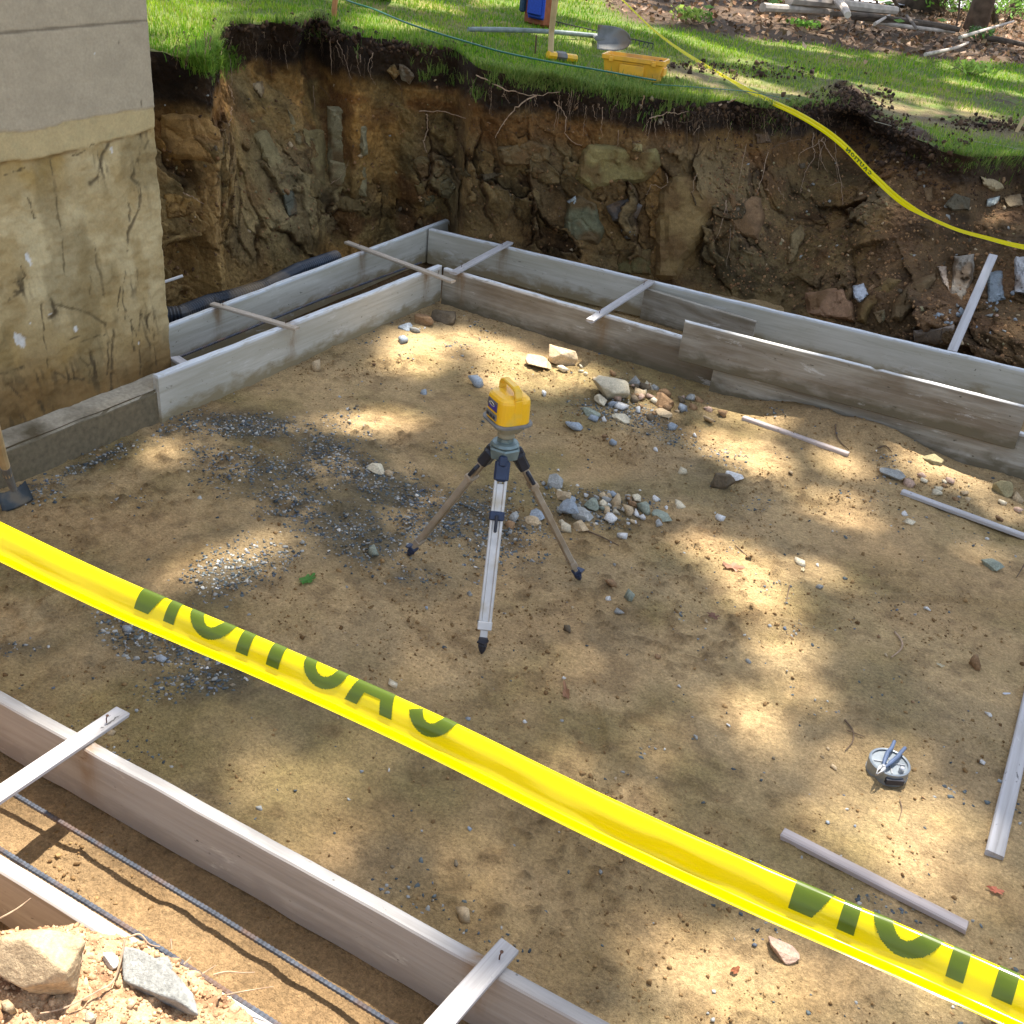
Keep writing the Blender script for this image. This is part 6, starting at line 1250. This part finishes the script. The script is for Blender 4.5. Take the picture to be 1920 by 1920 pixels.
# settle the blades on the lawn mesh
zz = []
for q in P_:
    h_ = bvhs[2].ray_cast(Vector((q[0], q[1], 6)), Vector((0, 0, -1)))[0]; zz.append(h_[2]-.004 if h_ is not None else q[2]-.01)
P_[:, 2] = zz
blades('grass', P_, RS.uniform(.018, .04, n)*(1+.03*dd_)*(.65+.8*cl[keep]), .0045+.0011*dd_, col, 'short green mown grass of the lawn beyond the pit')
# sod fringe hanging over the rim
gp = []; 
for k in range(9000):
    ta = rnd.uniform(-1.28, .46); r0 = float(np.interp(ta, TH, RR)); f = float(fbm([[ta*11, 3, 0]], 3, 130)[0])
    if (f < -.05 and rnd.random() > .1) or (-.02 < ta < .30 and rnd.random() > .08): continue
    r_ = r0+rnd.gauss(.0, .035)-.01; x = CEN[0]+r_*sin(ta); y = CEN[1]+r_*cos(ta); h_ = None
    o1 = bvhs[2].ray_cast(Vector((x, y, 4)), Vector((0, 0, -1)))[0]; o2 = bvhs[1].ray_cast(Vector((x, y, 4)), Vector((0, 0, -1)))[0]
    zz_ = max([q[2] for q in (o1, o2) if q is not None] or [0])
    if zz_ > float(zl(x, y))-.22: gp.append((x, y, zz_-.004))
gp = np.array(gp); n = len(gp); c2 = RS.uniform(0, 1, n); col = mix(np.tile(lin((84, 122, 44)), (n, 1)), lin((150, 164, 84)), c2)
blades('sod_fringe', gp, RS.uniform(.04, .10, n), .006, col, 'ragged grass fringe along the lip of the pit', .95)
# green flap of sod hanging beside the foundation
gp = []
for k in range(3200):
    x, y = rnd.gauss(395, 22), rnd.gauss(112, 13)
    h_ = hit(x, y); gp.append(h_[0])
gp = np.array(gp); n = len(gp); blades('sod_tuft', gp, RS.uniform(.03, .08, n), .006, mix(np.tile(lin((86, 134, 40)), (n, 1)), lin((148, 176, 70)), RS.uniform(0, 1, n)), 'bright green flap of turf drooping over the edge beside the building', .95)
for cxx, cyy, sx_, sy_, nn_ in ((1010, 152, 35, 9, 900), (1180, 170, 60, 10, 1300), (1440, 228, 30, 10, 300), (1850, 302, 50, 10, 900), (585, 62, 14, 10, 250), (1100, 158, 60, 9, 1300), (1790, 292, 20, 8, 120)):
    gp = []
    for k in range(nn_):
        h_ = hit(rnd.gauss(cxx, sx_), rnd.gauss(cyy, sy_)); 
        if h_[0][2] > .8: gp.append(h_[0])
    gp = np.array(gp); n = len(gp); blades('grass_tuft', gp, RS.uniform(.03, .085, n), .006, mix(np.tile(lin((84, 122, 46)), (n, 1)), lin((150, 160, 86)), RS.uniform(0, 1, n)), 'grass tufts spilling over the cut edge', .95)
# dead leaves
n = 26000; x = RS.uniform(-9.5, 3.5, n); y = RS.uniform(10.5, 32, n); z = zl(x, y); P_ = np.stack([x, y, z], 1); a_, b_ = pix(P_); m_ = litter_mask(x, y)
keep = (RS.uniform(0, 1, n) < m_*1.2+.008) & (a_ > 900) & (a_ < 1990) & (b_ > -30); P_ = P_[keep]; n = len(P_); P_[:, 2] += RS.uniform(.0, .07, n)
R = rotm(n, 1.0); s_ = RS.uniform(.035, .085, n)*(1+.02*(P_[:, 1]-10)); base = np.array([(-.5, -.1, 0), (-.1, -.38, .06), (.5, 0, .0), (-.1, .38, .10), (0, 0, -.08)])
V = np.einsum('nij,vj->nvi', R, base)*s_[:, None, None]+P_[:, None, :]; k = np.arange(n)*5; F = np.concatenate([np.stack([k+a, k+b, k+4], 1) for a, b in ((0, 1), (1, 2), (2, 3), (3, 0))])
pal = lin(np.array([(146, 112, 84), (178, 142, 112), (112, 86, 62), (204, 174, 146), (124, 104, 76), (80, 64, 48)])); C = np.repeat(pal[RS.choice(6, n)]*RS.uniform(.75, 1.15, (n, 1)), 5, 0)
o = mesh_np('leaf_litter', V.reshape(-1, 3), F, M_LEAF, C); tag(o, 'brown dead leaves covering the ground at the edge of the woods', 'leaf litter', kind='stuff')
# low green plants in the leaf bed
def plant(px, py, size, n, label, hgt=.3, seed=0, col=(110, 150, 60), group=None):
    g0 = L(px, py); r = np.random.RandomState(seed); V = []; F = []; root_ = empty('woodland_plant', tuple(g0), label, 'plant', group); st = MB()
    for k in range(int(n*1.8)):
        a = r.uniform(0, 2*pi); d_ = size*r.uniform(.1, 1)**.7; p = np.array([d_*cos(a), d_*sin(a), hgt*r.uniform(.3, 1)]); w = r.uniform(.018, .04)*(1+size*.5); u = r.normal(size=3); u /= np.linalg.norm(u); v = np.cross(u, r.normal(size=3)); v /= np.linalg.norm(v)
        b = len(V); V += [p-u*w, p+v*w*.5, p+u*w, p-v*w*.5]; F += [(b, b+1, b+2), (b, b+2, b+3)]
        if k % 5 == 0: st.tube([(0, 0, -.02), p*.6, p], .003, 4)
    C = np.tile(lin(col), (len(V), 1))*np.repeat(r.uniform(.7, 1.3, (int(n*1.8), 1)), 4, 0); mesh_np('leaves', np.array(V), F, M_GREEN, C, False, root_, True); st.obj('stem', M_ROOTD, root_)
for k, (x, y, s, n, h_, c_, lb) in enumerate([(1440, 16, .25, 60, .3, (120, 160, 60), 'bright leafy plant left of the pale leaning branch in the leaf bed'), (1516, 22, .35, 110, .35, (140, 170, 70), 'taller light green plant beside the pale leaning branch'), (1500, 5, .4, 120, .6, (130, 165, 60), 'light green sapling foliage at the top edge'),
        (1755, 25, .5, 240, 1.0, (176, 204, 60), 'bright yellow-green bush right of the thick dark trunk'), (1790, 40, .5, 160, .5, (110, 150, 60), 'green undergrowth left of the slim brown trunk'), (1850, 45, .6, 200, .5, (120, 160, 70), 'green undergrowth right of the slim brown trunk'),
        (1900, 40, .6, 200, .5, (120, 155, 70), 'green undergrowth in the top right corner'), (1300, 45, .2, 40, .12, (84, 128, 44), 'low green seedling in the leaf bed at the lawn edge'), (1835, 82, .2, 60, .2, (84, 120, 60), 'dark green plant below the slim brown trunk'), (1505, 56, .2, 60, .1, (92, 130, 50), 'low green plant at the foot of the leaf bed'),
        (1820, 140, .25, 60, .12, (150, 180, 80), 'tuft of taller grass at the right lawn border'), (1290, 45, .2, 60, .15, (150, 170, 80), 'sunny weed clump above the lawn')]):
    plant(x, y, s, n, lb, h_, k, c_)
# fallen branches
def log(pts, r, label, mat=M_BARK, z=.05, cat='branch'):
    P = [L(x, y, z) for x, y in pts]; C_ = [cr(P, t_) for t_ in np.linspace(0, len(P)-1, 4*len(P))]; o = MB().tube(C_, np.linspace(r, r*.7, len(C_)), 8).obj('fallen_branch', mat); tag(o, label, cat, 'fallen branches in the leaf bed')
M_PALEB = mat_simple('pale_bark', (.42, .36, .30), .9, nscale=9, namp=.3, bump=.6)
log([(1480, -2), (1550, 5), (1620, 14), (1680, 20)], .07, 'thick pale fallen branch running right toward the dark trunk', M_PALEB, .25); log([(1430, 14), (1500, 18), (1560, 22)], .05, 'pale fallen branch low in the leaf bed left of centre', M_PALEB, .15); log([(1570, 0), (1582, 14), (1590, 28)], .05, 'pale branch slanting down to the leaf bed', M_PALEB, .3)
log([(1600, 30), (1680, 38), (1760, 48), (1800, 56)], .045, 'dark fallen branch lying left of the slim trunk', M_BARK, .15); log([(1620, 38), (1700, 50), (1790, 60)], .03, 'thin grey fallen branch below the dark one', M_PALEB, .1); log([(1735, 102), (1790, 90), (1815, 80)], .02, 'pale crooked stick in front of the slim trunk', M_PALEB, .1); log([(1800, 70), (1850, 55), (1900, 40)], .02, 'light stick slanting up to the right of the slim trunk', M_PALEB, .3)
log([(1640, 45), (1655, 36), (1668, 28)], .02, 'short pale stick on the branch pile', M_PALEB, .2); log([(1560, 26), (1640, 30), (1720, 44)], .03, 'long brown fallen branch behind the leaf bed', M_BARK, .2); log([(1700, 30), (1710, 42), (1720, 56)], .02, 'small crossed stick on the branch pile', M_BARK, .25); log([(1850, 70), (1890, 78), (1925, 84)], .04, 'dark fallen branch at the right edge of the leaf bed', M_BARK, .1)
# pale road far beyond the trees
zr = .012; q4 = [L(1590, -8), L(1960, -14), L(1990, 24), L(1740, 22), L(1600, 10)]
V = [(p[0], p[1], float(zl(p[0], p[1]))+.06) for p in q4]; o = mesh_np('road', np.array(V), [(0, 1, 2, 3, 4)], M_ROAD); 
if o.data.polygons[0].normal.z < 0: o.data.flip_normals()
tag(o, kind='structure')

# ======================= TREES =======================
# Crowns are clouds of leaf sprays; their gaps are shaped to drop sun patches in chosen places.
LIT = [(300, 850, 48, 28, 0, .9), (700, 790, 110, 28, 0, .9), (600, 760, 60, 15, 0, .5), (775, 668, 70, 42, -10, 1.1), (880, 640, 100, 22, 8, .9), (1010, 700, 130, 40, 5, 1), (930, 735, 60, 25, 0, .5), (1215, 765, 60, 22, 0, .9), (440, 1050, 110, 40, -15, .95), (350, 1090, 70, 30, 0, .5), (400, 1250, 90, 40, 10, .4), (600, 1520, 140, 90, 10, .9), (480, 1420, 90, 40, 0, .5),
       (1420, 780, 90, 30, 15, .9), (1400, 850, 110, 35, 20, .95), (1580, 870, 90, 25, 20, .7), (1760, 885, 130, 26, 25, .95), (1880, 960, 60, 24, 25, .7), (1560, 950, 110, 35, 20, .8), (1290, 870, 60, 25, 0, .5), (1640, 830, 90, 14, 20, .4), (1840, 1030, 60, 16, 10, .9),
       (1380, 1060, 130, 50, 25, .9), (1440, 1150, 120, 50, 45, 1), (1560, 1230, 60, 40, 30, .6), (1550, 1080, 120, 36, 10, .6), (1480, 1270, 110, 60, 50, .7), (1400, 1340, 90, 55, 30, .95), (1080, 1245, 60, 34, 0, .6), (1000, 1290, 120, 30, 20, .5), (1060, 1430, 150, 60, 25, .6), (1250, 1400, 100, 50, 30, .6), (1180, 1530, 120, 50, 20, .5), (870, 1330, 80, 40, 0, .3),
       (1520, 1430, 70, 50, 0, .7), (1640, 1480, 140, 75, 20, 1), (1790, 1560, 90, 60, 20, .95), (1680, 1620, 160, 60, 20, .7), (1540, 1540, 80, 50, 0, .8), (1820, 1720, 110, 70, 30, 1), (1400, 1840, 260, 80, 10, .9), (1150, 1680, 120, 60, 10, .4), (1700, 1850, 160, 80, 0, .9), (900, 1620, 130, 40, 25, .7), (950, 1660, 160, 30, 20, .5),
       (120, 1620, 200, 60, 32, 1.2), (350, 1740, 200, 60, 32, 1.2), (600, 1880, 160, 60, 32, .8), (0, 1520, 80, 60, 30, 1), (1250, 1960, 200, 60, 0, .7), (200, 1200, 60, 25, 0, .3), (640, 1180, 80, 30, 0, .3), (960, 1100, 60, 40, 0, .4), (860, 1080, 30, 30, 0, .3)]
LIT = [(a, b, c*1.16, d*1.22, e, f) for a, b, c, d, e, f in LIT]
LITL = [(400, 15, 90, 10, 0, 1), (330, 62, 50, 16, 0, 1), (560, 42, 90, 10, 5, 1), (390, 100, 45, 18, 10, .9), (690, 62, 80, 12, 10, 1), (800, 8, 60, 9, 0, .8), (920, 10, 60, 8, 0, 1), (1060, 62, 110, 10, 4, .9), (1110, 82, 40, 8, 0, 1), (1380, 150, 150, 13, 14, 1), (1500, 88, 170, 7, 9, .9), (1280, 40, 80, 9, 5, .8), (1380, 18, 80, 10, 5, .7), (1700, 205, 170, 14, 9, .9), (1860, 140, 140, 12, 8, 1), (1720, 110, 130, 9, 6, .9), (1850, 110, 80, 16, 5, .8), (1660, 245, 60, 8, 8, .7), (1250, 145, 60, 16, 5, .7), (1160, 110, 60, 8, 5, .5), (1800, 10, 150, 10, 0, 1), (1560, 40, 60, 12, 0, .6),
        (1600, 90, 40, 12, 0, .6), (1700, 310, 60, 26, 10, .9), (1740, 290, 40, 20, 0, .8), (1880, 300, 60, 12, 5, .7), (1560, 495, 110, 22, -25, 1), (1470, 560, 60, 14, -15, .7), (1680, 400, 45, 40, -30, .8), (1860, 395, 70, 40, -30, .8), (1800, 330, 50, 20, 0, .6), (1880, 440, 60, 20, 0, .6), (1640, 470, 60, 18, -25, .7), (1890, 620, 60, 28, -10, .9), (1910, 360, 40, 30, 0, .7), (1520, 225, 60, 14, 10, .5)]
HX0, HY0, HS = -8.0, 1.0, .07; HM = np.full((180, 160), -1.0); FV = np.array([v.co[:] for v in face.data.vertices])
fi, fj = ((FV[:, 0]-HX0)/HS).astype(int), ((FV[:, 1]-HY0)/HS).astype(int); ok_ = (fi >= 0) & (fi < 180) & (fj >= 0) & (fj < 160); np.maximum.at(HM, (fi[ok_], fj[ok_]), FV[ok_, 2])
def surf(x, y):
    th_ = np.arctan2(x-CEN[0], y-CEN[1]); rr_ = np.hypot(x-CEN[0], y-CEN[1]); lo_ = zl(x, y); i = ((x-HX0)/HS).astype(int); j = ((y-HY0)/HS).astype(int); m = (i >= 0) & (i < 180) & (j >= 0) & (j < 160)
    h_ = np.full(len(x), -1.0); h_[m] = HM[i[m], j[m]]; return np.where(rr_ > np.interp(th_, TH, RR)-.02, lo_, np.maximum(h_, 0))
def light_here(P):
    """0..1 how open the crown should be on the sun ray through crown points P"""
    G = P.copy(); z = np.zeros(len(P))
    for _ in range(9):
        s = (P[:, 2]-z)/SUN[2]; G = P-SUN[None]*s[:, None]; z = .5*z+.5*surf(G[:, 0], G[:, 1])
    G[:, 2] = z; a, b = pix(G); front = ((G-EYE) @ CR)[:, 2] > .5
    onfl = z < .13; l = np.where(onfl, gmask(a, b, LIT), gmask(a, b, LITL)); l = np.where(front, l, 0)
    l = np.where(~onfl & (z < zl(G[:, 0], G[:, 1])-.1) & (a > 1400), np.maximum(l, .1+1.1*fbm(G*np.array([2.6, 2.6, 2.0]), 3, 141)), l)
    l = np.where(~onfl & (z > zl(G[:, 0], G[:, 1])-.1) & (b < 260), np.maximum(l, .12+1.25*fbm(G*np.array([1.0, 1.7, 0]), 3, 143)), l)
    l = np.where(~onfl & (b < 60), np.maximum(l, .45+.9*fbm(G*np.array([.9, .9, 0]), 3, 140)), l)
    l = np.where((G[:, 0] < -3.95) & (G[:, 1] < 6.9) & (b > 135), 0, l)
    l = np.where((G[:, 1] < 1.16) & (G[:, 0] < .4), 1.3, l); return l, G
def crown_points(c, rad, n):
    d = RS.normal(size=(n, 3)); d /= np.linalg.norm(d, axis=1)[:, None]; p = np.array(c)+d*(RS.uniform(0, 1, (n, 1))**.38)*np.array(rad); return p
def tree(x, y, h, lean, crowns, label, r=.2, group='trees around the pit', nleaf=13000, limbs=7, fill=False):
    z0 = float(zl(x, y)) if y > 7 or x > 3 or x < -5 else .6
    t_ = empty('tree', (x, y, z0), label, 'tree', group); base = np.array([x, y, z0])
    top = np.array([lean[0], lean[1], h]); P = [np.array([0, 0, -.1])]+[top*s+np.array([.12*sin(s*7+x), .12*cos(s*5+y), 0])*(s*(1-s)*4) for s in (.1, .25, .4, .6, .8, 1.0)]
    MB().tube(P, [r*1.35, r*1.05, r*.95, r*.85, r*.65, r*.45, r*.15], 12).obj('trunk', M_BARK, t_, True)
    lm = []
    for k, (c, rad) in enumerate(crowns):
        for j in range(limbs):
            s = rnd.uniform(.45, .95); p0 = top*s; e = np.array(c)-base+np.array([rnd.uniform(-1, 1)*rad[0], rnd.uniform(-1, 1)*rad[1], rnd.uniform(-.6, .6)*rad[2]])*.75; mid_ = (p0+e)/2+np.array([0, 0, .35])
            MB().tube([p0, mid_, e], [r*.35, r*.2, r*.06], 6).obj('limb', M_BARK, t_)
        n = int(nleaf*rad[0]*rad[1]*rad[2]**.5/12); p = crown_points(c, rad, n); l, G = light_here(p); nn = fbm(p*.8, 3, 150); keep = (RS.uniform(0, 1, n) < np.clip(1.30-2.9*np.clip(l-.10+.10*nn, 0, 1), 0, 1)) & (nn > -.6)
        p = p[keep]; n = len(p)
        if n == 0: continue
        R = rotm(n, 1.0); s_ = RS.uniform(.10, .24, n); b_ = np.array([(-.6, 0, .05), (-.1, -.42, 0), (.6, 0, -.06), (-.1, .42, 0)]); V = np.einsum('nij,vj->nvi', R, b_)*s_[:, None, None]+(p-base)[:, None, :]
        kk = np.arange(n)*4; F = np.stack([kk, kk+1, kk+2, kk+3], 1); C = np.repeat(mix(np.tile(lin((70, 104, 34)), (n, 1)), lin((112, 140, 54)), RS.uniform(0, 1, n)), 4, 0)
        mesh_np('crown', V.reshape(-1, 3), F, M_GREEN, C, False, t_, True)
S_ = SUN/SUN[2]
def over(x, y, h): return (x+S_[0]*h, y+S_[1]*h, h)
tree(5.5, 11.5, 15.5, (-2.0, -1.0), [(over(-.5, 3.2, 15.5), (3.4, 3.0, 1.6)), (over(.8, 7.0, 14), (3.0, 2.6, 1.6))], 'tall tree right of the picture whose crown shades the pit', .32)
tree(-11.5, 12.5, 16.5, (2.5, -1.0), [(over(-4.2, 4.2, 16), (3.4, 3.0, 1.6)), (over(-5.2, 8.2, 15), (3.4, 3.0, 1.6))], 'tall tree beyond the building whose crown shades the left trench', .3)
tree(6.5, 20, 17, (-3.0, -1.0), [(over(-2.6, 8.2, 15.5), (3.2, 3.0, 1.6)), (over(-1.5, 12.5, 13), (4.2, 3.4, 1.6))], 'tall tree right of the picture shading the back lawn', .34)
tree(-15.5, 19.5, 16, (4.0, -1.5), [(over(-6.5, 13.0, 14), (4.0, 3.6, 1.6))], 'tall tree far behind the building shading the lawn', .32)
tree(6.5, 6.5, 14, (-1.5, -.5), [(over(3.0, 3.0, 13.5), (2.6, 3.4, 1.5))], 'tree at the right of the pit with a narrow crown', .26)
pA = L(1723, 20); tree(pA[0], pA[1], 14, (.4, -.5), [((pA[0], pA[1]-3, 13.5), (4.5, 4.5, 2.2))], 'thickest dark trunk at the top of the picture beyond the leaf bed', .30, nleaf=5000)
pB = L(1824, 62); tree(pB[0], pB[1], 11, (.9, .3), [((pB[0]+1, pB[1]-1, 11.5), (3.2, 3.2, 1.6))], 'slim brown trunk in the top right corner standing in the leaf bed', .125, nleaf=5000)
pD = L(1902, 22); tree(pD[0], pD[1], 9, (-1.2, .5), [((pD[0]-1, pD[1]+1, 9.5), (2.2, 2.2, 1.2))], 'thin crooked young tree right of the slim brown trunk', .06, nleaf=3500, limbs=4)
for k, (x, y, x2, y2, r_, lb) in enumerate([(1600, 48, 1612, 0, .018, 'black thin sapling stem left of the thick trunk'), (1872, 50, 1848, -10, .05, 'crooked sapling leaning left right of the slim trunk'), (1880, 50, 1925, -20, .03, 'thin sapling leaning right in the top right corner'), (1845, 40, 1850, -10, .02, 'hair-thin upright sapling beside the slim trunk'), (1690, 30, 1670, -10, .03, 'grey sapling left of the thick trunk'), (1650, 20, 1632, -20, .02, 'thin dark sapling above the fallen branches'), (1330, 20, 1342, -20, .02, 'thin sapling at the top edge above the lawn'), (1790, 60, 1800, -5, .015, 'wispy sapling left of the slim trunk')]):
    a_ = L(x, y); dd_ = np.linalg.norm(a_-EYE); b_ = D(x2, y2, dd_-.3); e_ = b_+(b_-a_)*2.5; sp = empty('sapling', tuple(a_), lb, 'sapling', 'saplings at the wood edge')
    MB().tube([np.zeros(3)-[0, 0, .05], (b_-a_)*.5+np.array([.02, 0, 0]), b_-a_, e_-a_], [r_, r_*.9, r_*.8, r_*.3], 7).obj('stem', M_BARK, sp)
    V = []; F = []
    for j in range(50):
        p = (e_-a_)*rnd.uniform(.55, 1)+np.array([rnd.gauss(0, .4), rnd.gauss(0, .4), rnd.gauss(0, .3)]); q = len(V); w = .07; V += [p+[-w, 0, 0], p+[0, w*.6, .02], p+[w, 0, 0], p+[0, -w*.6, -.02]]; F.append((q, q+1, q+2, q+3))
    mesh_np('leaves', np.array(V), F, M_GREEN, np.tile(lin((100, 140, 50)), (len(V), 1)), False, sp, True)
bpy.context.view_layer.update()
